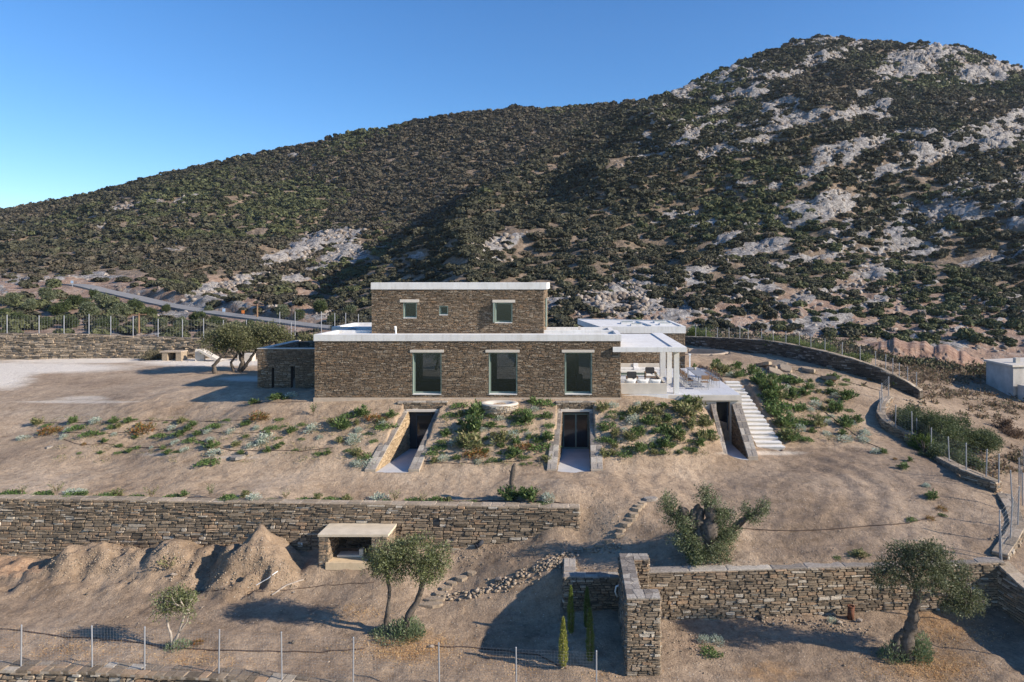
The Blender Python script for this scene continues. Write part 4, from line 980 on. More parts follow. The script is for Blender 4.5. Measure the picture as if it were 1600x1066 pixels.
# upper storey
YU=42.5; UL,UR=hx(580.3,YU),hx(850,YU); UZ0=3.45; UZ1=hzz(452.5,YU)
uw=[(630.3,651,472.7,496.5),(686.5,700,478,491.7),(773,800.5,473,504)]; ul=[(625,655,468,472.7),None,(769.6,805,468.6,473)]
mb=MB(); fn,L_=seg_fn((UL,YU),(UR,YU),1)
hh=[(hx(a,YU)-UL,hx(b,YU)-UL,hzz(d,YU),hzz(c,YU)) for a,b,c,d in uw]; h2=[(hx(q[0],YU)-UL,hx(q[1],YU)-UL,hzz(q[3],YU),hzz(q[2],YU)) for q in ul if q]
stones(mb,fn,0,L_,UZ0-.1,UZ1,(.10,.36),(.03,.072),rnd,holes=hh+h2,breaks=[v for h in hh+h2 for v in h[2:]],prot=(0,.032),gap=.005,jit=.3)
core_holes(mb,(UL+.02,YU),(UR-.02,YU),1,.4,UZ0-.2,UZ1-.01,[(h[0]-.02,h[1]-.02,h[2],h[3]) for h in hh],1)
obj('upper_wall',mb,[M['facade_stone'],M['mortar']],hs)
for i,(a,b,c,d) in enumerate(uw):
    w=windowset(hx(a,YU),hx(b,YU),hzz(d,YU),hzz(c,YU),YU,dep=.2)
    if ul[i]: lintel(ul[i][0],ul[i][1],ul[i][2],ul[i][3],YU)
mb=MB(); mb.box(hx(772,YU)-.04,hx(772,YU)+.02,YU-.28,YU+.0,hzz(503.5,YU),hzz(473.5,YU)); obj('shutter',mb,M['green_metal'],hs)
sidewall('upper_wall',(UR,YU+.42),(UR,48.0),UZ0-.1,UZ1); sidewall('upper_wall',(UL,48.0),(UL,YU+.42),UZ0-.1,UZ1); sidewall('upper_wall',(UR,48.0),(UL,48.0),UZ0-.1,UZ1)
mb=MB(); mb.box(UR+.04,UR+.1,YU+1.2,YU+2.4,UZ0+.3,UZ0+2.1); obj('shutter',mb,M['green_metal'],hs)
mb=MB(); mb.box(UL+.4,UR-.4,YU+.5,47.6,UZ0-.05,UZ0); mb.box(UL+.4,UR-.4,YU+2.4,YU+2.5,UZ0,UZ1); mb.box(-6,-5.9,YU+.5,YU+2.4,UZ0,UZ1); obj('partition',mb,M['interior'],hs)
ring('upper_roof_edge',UL-.02,hx(854.3,YU),YU-.06,48.1,UZ1,hzz(441.6,YU),deck=.1)
# small rooftop camera / vent
mb=MB(); x=hx(618.5,42.2); mb.tube([(x,42.2,3.4),(x,42.2,3.72)],.05,8); mb.tube([(x-.02,42.2,3.68),(x+.02,42.05,3.86)],.07,8); obj('roof_vent',mb,M['white_plastic'],hs)
mb=MB()
mb.box(.35,.5,44.6,44.75,3.4,3.72); obj('roof_vent',mb,M['rawconcrete'],hs)
# rear left wing (only its roof edge shows)
ring('roof_edge',-17.3,-12.4,49.0,54,3.0,3.4,deck=.2)
sidewall('rear_wall',(-17.25,49.05),(-12.45,49.05),-.2,3.0,thick=4.5,wr=(.2,.5),hr=(.07,.14)); sidewall('rear_wall',(-17.25,53.9),(-17.25,49.1),-.2,3.0,wr=(.2,.5),hr=(.07,.14))
# rear right wing
wing=[(2.3,52.4),(8.62,52.4),(8.62,60.6),(0.5,63.5)]
mb=MB(); mb.prism([(2.25,52.33),(8.66,52.33),(8.66,60.65),(0.45,63.55)],2.68,3.13); 
mb.prism([(2.25,52.33),(8.66,52.33),(8.66,52.6),(2.25,52.6)],3.131,3.2); mb.prism([(8.4,52.6),(8.66,52.6),(8.66,60.65),(8.4,60.65)],3.131,3.2); mb.prism([(8.4,60.4),(8.4,60.65),(.45,63.55),(.5,63.3)],3.131,3.2)
mb.prism([(6.1,53.2),(6.22,53.2),(5.6,59.6),(5.48,59.6)],3.13,3.25)
obj('wing_roof',mb,M['concrete'],hs)
for (x0,x1,y0,y1) in [(4.0,5.1,56.4,57.6),(4.6,5.5,54.0,54.7),(6.9,7.9,57.6,58.8),(7.0,8.0,54.9,55.8)]:
    mb=MB(); mb.box(x0,x1,y0,y1,3.12,3.28,bev=.01); s_=obj('skylight',mb,M['concrete'],hs); mb=MB(); mb.box(x0+.1,x1-.1,y0+.1,y1-.1,3.27,3.3); obj('pane',mb,M['green_metal'],s_)
sidewall('wing_wall',(2.3,52.4),(8.62,52.4),-.1,2.68,thick=.4,wr=(.12,.42),hr=(.045,.1)); sidewall('wing_wall',(8.62,52.85),(8.62,60.6),-.1,2.68,wr=(.12,.42),hr=(.045,.1)); sidewall('wing_wall',(0.5,63.5),(2.3,52.8),-.1,2.68,wr=(.2,.5),hr=(.07,.14))
mb=MB(); mb.box(8.9,9.0,52.2,52.3,0,1.1); mb.box(8.86,9.04,52.16,52.34,1.0,1.12); obj('garden_light',mb,M['white_plastic'],hs)
# pergola canopy and columns
cx0,cx1,cy0,cy1=2.31,6.57,39.3,50.2
mb=MB(); mb.box(cx0,cx1,cy0,cy0+.35,2.58,2.87,bev=.01); mb.box(cx0+.5,5.78,cy0+.35,cy1,2.58,2.80); mb.box(5.78,cx1,cy0+.35,cy1,2.582,2.868,bev=.008)
obj('canopy',mb,M['concrete'],hs)
for (x0,x1,y0,y1) in [(6.0,6.31,40.45,40.76),(6.1,6.42,44.2,44.5),(6.05,6.42,47.2,47.6),(5.55,5.62,47.2,47.6)]:
    if x0<5.6: continue
    mb=MB(); mb.box(x0,x1,y0,y1,0,2.581,bev=.01); obj('column',mb,M['concrete'],hs)
# terrace
mb=MB(); mb.prism([(2.8,40.15),(9.85,40.15),(10.0,52.3),(2.8,52.3)],-.28,0); obj('terrace_floor',mb,M['tiles'],hs)
mb=MB(); mb.box(2.82,9.9,40.05,40.15,-.34,-.02,bev=.01)
for (x0,x1,z0,z1) in [(3.0,8.45,-3.1,-.342),(8.45,9.27,-.43,-.342),(9.27,9.95,-3.1,-.342)]: mb.box(x0,x1,40.2,40.6,z0,z1)
obj('terrace_edge',mb,M['rawconcrete'],hs)
mb=MB(); mb.box(2.85,5.6,40.0,40.3,-.3,-.02,bev=.01); obj('seat_plinth',mb,M['concrete'],hs)
mb=MB(); mb.box(2.85,5.55,40.31,40.5,.0,.62,bev=.015); mb.box(2.85,5.55,40.5,41.3,.0,.36,bev=.015); mb.box(5.0,5.55,41.3,44.5,0,.36,bev=.015); mb.box(5.42,5.55,40.5,44.5,.36,.6,bev=.01)
sofa=thing('built_in_sofa',(4.2,40.5,0),'pale L-shaped concrete sofa on the covered terrace, backing onto the garden','sofa'); obj('seat',mb,M['rawconcrete'],sofa)
mb=MB(); mb.box(2.95,5.0,40.52,41.25,.36,.48,bev=.03); obj('seat_cushion',mb,M['fabric_white'],sofa)
def pillow(x,y,z,label,mat,rz=0,sx=.55,sz=.34):
    n_=9; vs=[];fs=[]
    for side in (-1,1):
        for i in range(n_):
            for j in range(n_):
                u=-1+2*i/(n_-1);v=-1+2*j/(n_-1); t=(1-u**4)*(1-v**4)*.09*side; pinch=1-.08*(1-abs(v))*abs(u)
                vs.append((x+u*sx/2*pinch,y+t-v*.06,z+sz/2+v*sz/2*(1-.08*(1-abs(u)))))
    for s_ in (0,1):
        for i in range(n_-1):
            for j in range(n_-1):
                a=s_*n_*n_+i*n_+j; f=(a,a+1,a+n_+1,a+n_); fs.append(f if s_ else f[::-1])
    mb=MB(); mb.add(vs,fs); o=obj('pillow',mb,mat,None,True,(x,y,z)); return tag(o,label,'pillow','white pillows on the sofa' if mat==M['fabric_white'] else None)
for px,w in ((985,'left'),(1004.5,'middle'),(1024,'right')): pillow(hx(px,40.75),40.72,.47,'white pillow leaning on the concrete sofa back, %s of the three'%w,M['fabric_white'],sx=.72,sz=.36)
# armchairs facing the sofa
def armchair(x,y,label,seatmat):
    r_=thing('armchair',(x,y,0),label,'chair','armchairs on the covered terrace')
    mb=MB(); mb.box(x-.38,x+.38,y-.35,y+.35,.3,.36,bev=.01)
    for dx in (-.36,.32):
        for dy in (-.34,.3): mb.box(x+dx,x+dx+.04,y+dy,y+dy+.04,0,.62)
        mb.box(x+dx-.01,x+dx+.05,y-.36,y+.36,.6,.64)
    obj('frame',mb,M['wood'],r_)
    mb=MB(); mb.box(x-.31,x+.31,y-.33,y+.33,.362,.5,bev=.04); obj('seat',mb,M['fabric_white'],r_)
    mb=MB(); mb.box(x-.3,x+.3,y+.2,y+.36,.5,.92,bev=.05); obj('backrest',mb,seatmat,r_)
armchair(3.75,43.2,'left terrace armchair with charcoal back cushion behind the sofa',M['fabric_dark']); armchair(5.05+.1,45.4,'right terrace armchair with charcoal back cushion behind the sofa',M['fabric_dark'])
t_=thing('coffee_table',(4.2,42.2,0),'low pale coffee table between sofa and armchairs','table'); mb=MB(); mb.box(3.6,4.7,41.9,42.6,.3,.36,bev=.01); obj('tabletop',mb,M['wood'],t_)
for x in (3.68,4.58):
    for y in (41.95,42.5): mb=MB(); mb.box(x,x+.05,y,y+.05,0,.3); obj('leg',mb,M['wood'],t_)
# outdoor kitchen bench along the back
t_=thing('low_bench',(4,49,0),'long low pale masonry bench across the back of the covered terrace','bench'); mb=MB(); mb.box(2.9,6.0,48.6,49.2,0,.16); obj('base',mb,M['green_metal'],t_); mb=MB(); mb.box(2.85,6.05,48.55,49.25,.16,.26,bev=.01); obj('seat',mb,M['concrete'],t_)
t_=thing('garden_bench',(4,51.8,0),'long built-in white bench against the rear stone wall','bench'); mb=MB(); mb.box(3.0,6.6,51.3,52.0,0,.14,bev=.02); obj('seat',mb,M['concrete'],t_); mb=MB(); mb.box(3.0,6.6,52.02,52.25,.0,.40,bev=.02); obj('backrest',mb,M['rawconcrete'],t_)
mb=MB(); mb.box(4.6,5.0,51.24,51.29,.02,.16); mb.box(4.6,5.0,51.3,52.0,.142,.17,bev=.01); mb.box(4.62,4.98,51.96,52.01,.17,.44,bev=.01); tag(obj('towel',mb,M['fabric_white'],None,loc=(5,51.6,.5)),'white towel draped over the rear white bench','towel')
# dining set
t_=thing('dining_table',(8.15,44.6,0),'long pale dining table on the open terrace','table')
mb=MB(); mb.box(7.75,8.55,42.6,46.9,.72,.76,bev=.008); obj('tabletop',mb,M['galv'],t_)
for x in (7.85,8.4):
    for y in (42.75,46.7): mb=MB(); mb.box(x,x+.06,y,y+.06,0,.72); obj('leg',mb,M['galv'],t_)
def mkchair(x,y,rz,label):
    r_=thing('dining_chair',(0,0,0),label,'chair','dining chairs round the terrace table')
    mb=MB(); mb.box(-.22,.22,-.22,.22,.43,.47,bev=.01); obj('seat',mb,M['wood'],r_)
    mb=MB(); mb.box(-.24,.24,.2,.235,.62,.88,bev=.01); obj('backrest',mb,M['wood'],r_)
    for a,b_ in ((-.22,-.22),(.19,-.22),(-.22,.2),(.19,.2)):
        mb=MB(); mb.tube([(a+.015,b_,0),(a+.015,b_,.44 if b_<0 else .86)],.016,6); obj('leg',mb,M['galv'],r_)
    for s_ in (-.22,.22):
        mb=MB(); mb.tube([(s_,-.2,.44),(s_,-.2,.66),(s_,.2,.66)],.014,6); obj('armrest',mb,M['galv'],r_)
    r_.location=(x,y,0); r_.rotation_euler=(0,0,rz); return r_
ch0=mkchair(7.35,42.9,R(90),'nearest chair on the left side of the terrace dining table')
on=['nearest','second','third','fourth','fifth','farthest']
for i in range(6):
    for s_,x,rz in (('left',7.35,R(90)),('right',8.98,R(-90))):
        if i==0 and s_=='left': continue
        c=copy_tree(ch0); c.location=(x+rnd.uniform(-.04,.04),42.9+.72*i,0); c.rotation_euler=(0,0,rz+rnd.uniform(-.1,.1)); c['label']='%s chair on the %s side of the terrace dining table'%(on[i],s_)
c=copy_tree(ch0); c.location=(8.15,42.2,0); c.rotation_euler=(0,0,R(180)); c['label']='brown chair at the near head of the terrace dining table'
t_=thing('potted_plant',(8.15,45.6,.76),'small green potted plant standing on the dining table','plant'); mb=MB(); mb.lathe((8.15,45.6,.76),[(0,0),(.07,0),(.1,.15),(.085,.15),(.0,.13)],14); obj('pot',mb,M['rawconcrete'],t_,True)
o=np_obj('foliage',plant_mesh('bush',77),t_); o.scale=(.45,.45,.5); o.location=(0,0,.12)

# ------------------------------------------------------------------ annex wall left of the house
ax0,ax1,YA=hx(402,44.6),-15.0,44.6
az=hzz(545.5,YA)
r_=thing('annex_wall',(ax0,YA,-.4),'shaded dark stone annex wall joined to the left side of the house','stone wall')
mb=MB(); fn,L_=seg_fn((ax0,YA),(ax1,YA),1)
nich=[(.95,1.1,-.4,1.0),(2.2,2.45,-.4,1.1),(4.2,4.3,-.4,.8)]
stones(mb,fn,0,L_,-.6,az,(.12,.4),(.04,.09),rnd,holes=nich,prot=(0,.035),gap=.006); core_holes(mb,(ax0,YA),(ax1,YA),1,.35,-.9,az-.01,nich,1)
fn,L_=seg_fn((ax0,50.5),(ax0,YA+.36),1); stones(mb,fn,0,L_,-.6,az,(.12,.4),(.04,.09),rnd,prot=(0,.035),gap=.006); core_holes(mb,(ax0,50.5),(ax0,YA+.36),1,.35,-.9,az-.01,[],1)
fn,L_=seg_fn((ax0+.36,YA+.36),(ax0+.36,50.5),1); stones(mb,fn,0,L_,-.6,az,(.12,.4),(.04,.09),rnd,prot=(0,.035),gap=.006)
fn,L_=seg_fn((ax0+.4,50.5),(-15.0,50.5),1); stones(mb,fn,0,L_,-.6,az,(.12,.4),(.04,.09),rnd,prot=(0,.035),gap=.006); core_holes(mb,(ax0,50.5),(-15.0,50.5),1,.35,-.9,az-.01,[],1)
obj('stonework',mb,[M['facade_stone'],M['mortar']],r_)
mb=MB(); mb.box(ax0-.02,ax1,YA-.03,YA+.38,az-.008,az+.05,bev=.01); mb.box(ax0-.02,ax0+.38,YA+.38,50.8,az-.008,az+.05,bev=.01); obj('coping',mb,M['rawconcrete'],r_)

# ------------------------------------------------------------------ sunken basement entrances
def well(key,label,wall_w,outerw,doorw,style):
    w=WELLS[key]; r_=thing('sunken_entrance',((w['lf']+w['rf'])/2,w['f'],w['zf']),label,'entrance','sunken basement entrances in the slope')
    f,b=w['f'],w['b']
    mb=MB(); mb.prism([(w['lf'],f-.05),(w['rf'],f-.05),(w['rb'],b),(w['lb'],b)],w['zf']-.15,w['zf']); obj('floor',mb,M['floor_grey'],r_)
    zt_=-.62 if key!='w3' else -.5
    def zslope(y): return w['zf']+.12+(zt_-w['zf']-.12)*np.clip((y-f)/(b-f),0,1)
    for side,(xf,xb),ow in (('l',(w['lf'],w['lb']),outerw[0]),('r',(w['rf'],w['rb']),outerw[1])):
        sg=-1 if side=='l' else 1
        mb=MB(); 
        A,B=((xb,b),(xf,f)) if side=='r' else ((xf,f),(xb,b))
        fn,L_=seg_fn(A,B,-1 if False else 1)
        # inner face must look toward the well centre
        mid=fn(0,0,1); cxw=(w['lf']+w['rf'])/2
        if abs(mid[0]-cxw)>abs(fn(0,0,0)[0]-cxw): A,B=B,A; fn,L_=seg_fn(A,B,1)
        top=lambda s,A=A,B=B,L_=L_: float(zslope(A[1]+(B[1]-A[1])*s/L_))
        if True: stones(mb,fn,0,L_,w['zf'],zt_,(.12,.4),(.04,.09),rnd,top=top,prot=(0,.03),gap=.006)
        else:
            p0=fn(0,0,.01);p1=fn(L_,0,.01); q0=fn(0,0,-.02); q1=fn(L_,0,-.02)
            mb.prism([p0[:2],p1[:2],q1[:2],q0[:2]],w['zf']-.1,[top(0)-.01,top(L_)-.01,top(L_)-.01,top(0)-.01],2)
        oc=[(xf-0*sg,f),(xb,b),(xb+sg*ow,b),(xf+sg*ow,f)]
        mb.prism([(x+sg*.02*(k<2),y) for k,(x,y) in enumerate(oc)],[w['zf']-.4]*4,[float(zslope(y))-.015 for x,y in oc],1)
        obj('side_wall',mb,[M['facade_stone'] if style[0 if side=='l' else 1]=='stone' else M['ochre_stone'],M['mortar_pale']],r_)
        cp=MB(); n_=max(2,int((b-f)/.42))
        for i in range(n_):
            t0,t1=i/n_,(i+1)/n_; k0=rnd.uniform(.35,.65)
            for a_,c_ in ((0,k0),(k0,1)):
                def q(t,v): y=f+(b-f)*t; x=xf+(xb-xf)*t+sg*ow*v; return (x,y)
                jt=rnd.uniform(-.12,.12)/n_; qq=[q(t0+.02/n_*2,a_+.03),q(t0+.04/n_,c_-.03),q(t1-.04/n_+(0 if i==n_-1 else jt),c_-.03),q(t1-.04/n_,a_+.03)]; h=rnd.uniform(.0,.012)
                cp.prism(qq,[float(zslope(y))-.02 for x,y in qq],[float(zslope(y))+.03+h for x,y in qq])
        qq=[(xf,f),(xb,b),(xb+sg*ow,b),(xf+sg*ow,f)]; cp.prism([(x,y) for x,y in qq],[float(zslope(y))-.02 for x,y in qq],[float(zslope(y))+.018 for x,y in qq],1)
        obj('coping',cp,[M['pale_stone'],M['mortar_pale']],r_)
    return r_
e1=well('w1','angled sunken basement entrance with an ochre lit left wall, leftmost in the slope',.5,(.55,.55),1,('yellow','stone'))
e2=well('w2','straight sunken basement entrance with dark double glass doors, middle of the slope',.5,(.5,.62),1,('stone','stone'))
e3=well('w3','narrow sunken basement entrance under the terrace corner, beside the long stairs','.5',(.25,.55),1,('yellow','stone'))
def header(r_,x0,x1,Y,z0,z1,zl):
    mb=MB(); fn,L_=seg_fn((x0,Y-.1),(x1,Y-.1),1); stones(mb,fn,0,L_,z0,z1,(.12,.38),(.04,.09),rnd,prot=(0,.04),gap=.006)
    mb.box(x0+.02,x1-.02,Y-.08,Y+.42,z0,z1-.01,1); obj('header_wall',mb,[M['field_stone'],M['mortar']],r_)
    cp=MB(); flagtop(cp,x0,x1,Y-.12,Y+.4,z1-.0,.03,.4); obj('coping',cp,M['pale_stone'],r_)
header(e1,-10.0,-7.15,39.0,-.62,-.24,0); header(e2,-.98,1.35,39.0,-.62,-.24,0)
for e,x0,x1 in ((e1,-9.45,-7.6),(e2,-.68,1.08)):
    mb=MB(); mb.box(x0,x1,38.75,39.35,-.76,-.622,bev=.01); obj('lintel',mb,M['grey_lintel'],e)
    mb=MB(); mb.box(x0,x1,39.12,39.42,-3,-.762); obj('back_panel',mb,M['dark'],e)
def door(r_,x0,x1,Y,z0,z1,leaves=2,glassh=1.0):
    mb=MB(); t=.05; mb.box(x0,x0+t,Y,Y+.06,z0,z1); mb.box(x1-t,x1,Y,Y+.06,z0,z1); mb.box(x0+t,x1-t,Y+.002,Y+.06,z1-t,z1); mb.box(x0+t,x1-t,Y+.002,Y+.06,z0,z0+.08)
    if leaves==2: xm=(x0+x1)/2; mb.box(xm-.035,xm+.035,Y-.004,Y+.06,z0+.08,z1-t)
    d=obj('door',mb,M['green_metal'] if leaves==2 else M['interior'],r_)
    mb=MB(); mb.box(x0+t,x1-t,Y+.03,Y+.04,z0+.08,z1-t); obj('pane',mb,M['dglass'],d)
    mb=MB(); mb.box((x0+x1)/2+.05,(x0+x1)/2+.07,Y-.04,Y-.006,z0+.95,z0+1.1); obj('handle',mb,M['galv'],d)
door(e1,-8.95,-8.05,39.05,-2.9,-.95,1); door(e2,-.55,.9,39.02,-2.9,-.9,2)
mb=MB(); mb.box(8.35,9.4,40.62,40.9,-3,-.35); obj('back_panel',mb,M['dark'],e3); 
door(e3,8.5,9.2,40.52,-2.85,-.5,1)
mb=MB(); mb.box(8.5,9.3,40.0,40.5,-2.98,-2.78,bev=.02); obj('door_step',mb,M['rawconcrete'],e3)

# long stairs
st=thing('garden_stairs',(11,38.6,-2.9),'long flight of pale stone steps climbing beside the terrace on the right','stairs')
nst=17
for i in range(nst):
    t=i/nst; y0=38.6+(45.6-38.6)*t; y1=y0+(7.0/nst)+.03; z=-2.85+2.85*(i+1)/nst
    xl=10.45-.35*t; xr=12.0-1.0*t
    mb=MB(); j=lambda k=.02: rnd.uniform(-k,k)
    mb.prism([(xl+j(),y0+j(.015)),(xr+j(.04),y0+j(.015)),(xr+j(.04),y1),(xl+j(),y1)],z-.3,z-.05,1); mb.prism([(xl+j(),y0-.03+j(.012)),((xl+xr)/2,y0-.03+j(.015)),(xr+j(.04),y0-.03+j(.012)),(xr+j(.04),y1-.02),(xl+j(),y1-.02)],z-.052,z,0)
    obj('step',mb,[M['concrete'],M['rawconcrete']],st)

# round stone fire pit below the middle window
fp=G(779,641); fx,fy,fz=fp.x,fp.y+.2,fp.z
r_=thing('fire_pit',(fx,fy,fz),'round pale plastered stone basin in front of the middle ground floor window','fire pit')
mb=MB(); rr=1.1
fnc=lambda s,t,d:(fx+(rr+d)*math.cos(s/rr),fy+(rr+d)*.8*math.sin(s/rr),t)
stones(mb,fnc,0,2*math.pi*rr,fz-.3,fz+.34,(.15,.4),(.06,.12),rnd,prot=(0,.04)); obj('stone_ring',mb,M['field_stone'],r_)
mb=MB(); mb.lathe((0,0,0),[(rr-.02,0),(rr,.38),(rr-.08,.42),(rr-.3,.42),(rr-.38,.36),(rr-.75,.12),(.02,.08)],32); mb.v=[(fx+v[0],fy+v[1]*.8,fz-.02+v[2]) for v in mb.v]; obj('basin',mb,M['rawconcrete'],r_,True)

# far round cistern by the boundary wall
cp_=Vector((11.7,61.9,.12)); mb=MB(); mb.lathe((0,0,0),[(2.75,-.6),(2.75,.03),(2.73,.06),(2.42,.06),(2.4,.03),(2.4,-.95)],48); r_=thing('cistern',(cp_.x,cp_.y+1.6,cp_.z),'sunken round tan concrete basin near the far boundary wall','cistern'); mb.v=[(cp_.x+v[0],cp_.y+1.6+v[1],cp_.z+v[2]) for v in mb.v]; obj('rim',mb,M['tan_plaster'],r_)

# small stone shelter against the retaining wall
sx0,sx1,sy0,sy1=hx(497.5,28.85),hx(606,28.85),28.85,30.15; szt=-4.03; szb=-5.25
r_=thing('stone_shelter',((sx0+sx1)/2,sy0,szb),'open fronted stone shelter with a flat cream concrete roof against the long wall','shelter')
mb=MB(); ox0,ox1=hx(513.5,28.85),hx(580,28.85)
mb.prism([(sx0-.02,sy0-.03),(sx1+.02,sy0-.03),(sx1+.05,sy1),(sx0+.0,sy1)],szt-.1,szt); obj('roof',mb,M['shelter_top'],r_)
for (a,b) in ((sx0,ox0),(ox1,sx1)):
    mb=MB(); 
    for A,B in (((a,sy0),(b,sy0)),((b,sy0),(b,sy1)),((a,sy1),(a,sy0))):
        fn,L_=seg_fn(A,B,1); stones(mb,fn,0,L_,szb-.3,szt-.1,(.12,.4),(.06,.14),rnd,prot=(0,.035))
    mb.box(a+.025,b-.025,sy0+.025,sy1,szb-.5,szt-.105,1); obj('side_wall',mb,[M['field_stone'],M['mortar_pale']],r_)
mb=MB(); mb.box(ox0-.1,ox1+.1,sy0-.1,sy1,szb-.25,szb+.05); obj('floor_slab',mb,M['yellow_plaster'],r_)
mb=MB(); fn,L_=seg_fn((ox0,sy1-.06),(ox1,sy1-.06),1); stones(mb,fn,0,L_,szb,szt-.1,(.12,.4),(.06,.14),rnd); mb.box(ox0,ox1,sy1-.04,sy1+.1,szb-.2,szt-.11,1); obj('back_wall',mb,[M['dark_stone'],M['mortar']],r_)
mb=MB(); mb.box(ox0+.2,ox0+1.15,29.3,29.75,szb+.052,szb+.16,bev=.02); mb.box(ox0+1.15,ox0+1.32,29.3,29.5,szb+.052,szb+.42,bev=.02); tag(obj('concrete_block',mb,M['rawconcrete'],None,loc=(ox0+.7,29.5,szb+.05)),'grey concrete sill and upright block lying inside the stone shelter','block')

# ------------------------------------------------------------------ back left yard ruins
def blockthing(name,label,cat,px,py,w,h,d,mat,rz=0,opening=None):
    p=G(px,py); r_=thing(name,(p.x,p.y,p.z),label,cat); mb=MB()
    s_=p.y/F; W_=w*s_; H=h*s_
    if opening:
        mb.box(-W_/2,-W_/2+W_*.28,0,d,-.2,H*.85); mb.box(W_/2-W_*.28,W_/2,0,d,-.2,H*.85); mb.box(-W_*.62,W_/2,-.05,d+.05,H*.85,H,bev=.02); mb.box(-W_/2,W_/2,d-.1,d-.02,-.2,H*.84,1)
    else: mb.box(-W_/2,W_/2,0,d,-.2,H,bev=.03)
    c_,s2=math.cos(rz),math.sin(rz); mb.v=[(p.x+v[0]*c_-v[1]*s2,p.y+v[0]*s2+v[1]*c_,p.z+v[2]) for v in mb.v]
    obj('body',mb,[M[mat],M['dark']],r_); return r_
blockthing('stone_hutch','small stone hutch with a dark opening at the foot of the far left wall','hutch',268,564,30,15,1.0,'slab_stone',opening=True)
blockthing('concrete_slab','upright pinkish concrete slab leaning beside the far left wall','slab',312,564,13,18,.35,'rawconcrete',.25)
blockthing('concrete_trough','pale concrete trough half hidden behind the yard olive trees','trough',382,564,22,11,.8,'rawconcrete')
p=G(328,565); mb=MB(); mb.add([(p.x-1.1,p.y,p.z+.95),(p.x-.9,p.y,p.z+1.02),(p.x+.9,p.y,p.z+.05),(p.x+.6,p.y,p.z-.05),(p.x-1.1,p.y+.8,p.z+.95),(p.x-.9,p.y+.8,p.z+1.02),(p.x+.9,p.y+.8,p.z+.05),(p.x+.6,p.y+.8,p.z-.05)],[(0,3,2,1),(4,5,6,7),(0,1,5,4),(1,2,6,5),(2,3,7,6),(3,0,4,7)]); tag(obj('concrete_slab',mb,M['rawconcrete'],None,loc=tuple(p)),'tilted concrete slab lying on rubble right of the upright slab','slab')

# ruin house outside the right boundary
rx0=hx(1541,60); zb_=hzz(612,60)-1.5; ztr=hzz(570,60)
r_=thing('ruined_outbuilding',(rx0,60,zb_),'flat roofed whitewashed outbuilding with a lower wall in front, outside the right boundary','building')
mb=MB(); mb.prism([(rx0+1.5,62.5),(rx0+1.4,58.5),(rx0+10,59.7),(rx0+10,65.5)],zb_,ztr); obj('wall',mb,M['whitewash'],r_)
mb=MB(); mb.prism([(rx0+1.35,62.65),(rx0+1.25,58.33),(rx0+10.2,59.55),(rx0+10.2,65.7)],ztr+.002,ztr+.16); mb.box(rx0+2.6,rx0+3.0,60,60.4,ztr+.16,ztr+.6); obj('roof',mb,M['rawconcrete'],r_)
mb=MB(); mb.prism([(rx0+1.7,58.4),(rx0+1.9,57.3),(rx0+9,58.3),(rx0+8.8,59.3)],zb_,ztr-1.5); obj('lean_to',mb,M['whitewash'],r_)
p=G(1490,592)
for i,(px,py,s_) in enumerate([(1483,592,.5),(1494,591,.55),(1503,593,.45),(1524,598,.75)]):
    p=G(px,py); v,f=RT[i]; mb=MB(); mb.add([tuple(Vector(tuple(q*s_))+p) for q in v],f.tolist()); tag(obj('boulder',mb,M['mrock'] if i<3 else M['dark_stone'],None,loc=tuple(p)),['leftmost of the three pale boulders outside the right boundary','middle of the three pale boulders outside the right boundary','rightmost of the three pale boulders outside the right boundary','larger dark boulder just left of the whitewashed outbuilding'][i],'boulder')

# ------------------------------------------------------------------ fences
def fence(label,pts,hgt,step_wire,top_wires,pr=.024,lean=0,wr=.0016,postx=None,vert=True,seed=1):
    r_=thing('wire_fence',tuple(pts[0]),label,'fence'); rn=random.Random(seed)
    tops=[]
    for p in pts:
        l=Vector((rn.uniform(-1,1)*lean,rn.uniform(-1,1)*lean,0)); h=hgt*rn.uniform(.96,1.04)
        mb=MB(); mb.tube([Vector(p)-Vector((0,0,.25)),Vector(p)+Vector((0,0,h))+l],pr,8); mb.tube([Vector(p)+Vector((0,0,h))+l,Vector(p)+Vector((0,0,h+.02))+l],[pr*1.15,pr*.6],8); obj('post',mb,M['galv'],r_); tops.append(Vector(p)+Vector((0,0,h*.96))+l)
    mb=MB()
    for a,b,ta,tb in zip(pts[:-1],pts[1:],tops[:-1],tops[1:]):
        a=Vector(a)+Vector((0,0,.06));b=Vector(b)+Vector((0,0,.06)); n_=max(1,int((b-a).length/step_wire)) if vert else 0
        for k in range(top_wires+1):
            f=k/top_wires; mb.tube([a.lerp(ta,f),b.lerp(tb,f)],wr,3,cap=False)
        for k in range(1,n_): f=k/n_; mb.tube([a.lerp(b,f),ta.lerp(tb,f)],wr,3,cap=False)
    obj('wire_mesh',mb,M['wire'],r_); return r_
def fx_(px,pb,Y=None):
    if Y: return Vector(((px-CX)*Y/F,Y,CH-(pb-CY)*Y/F))
    return G(px,pb)
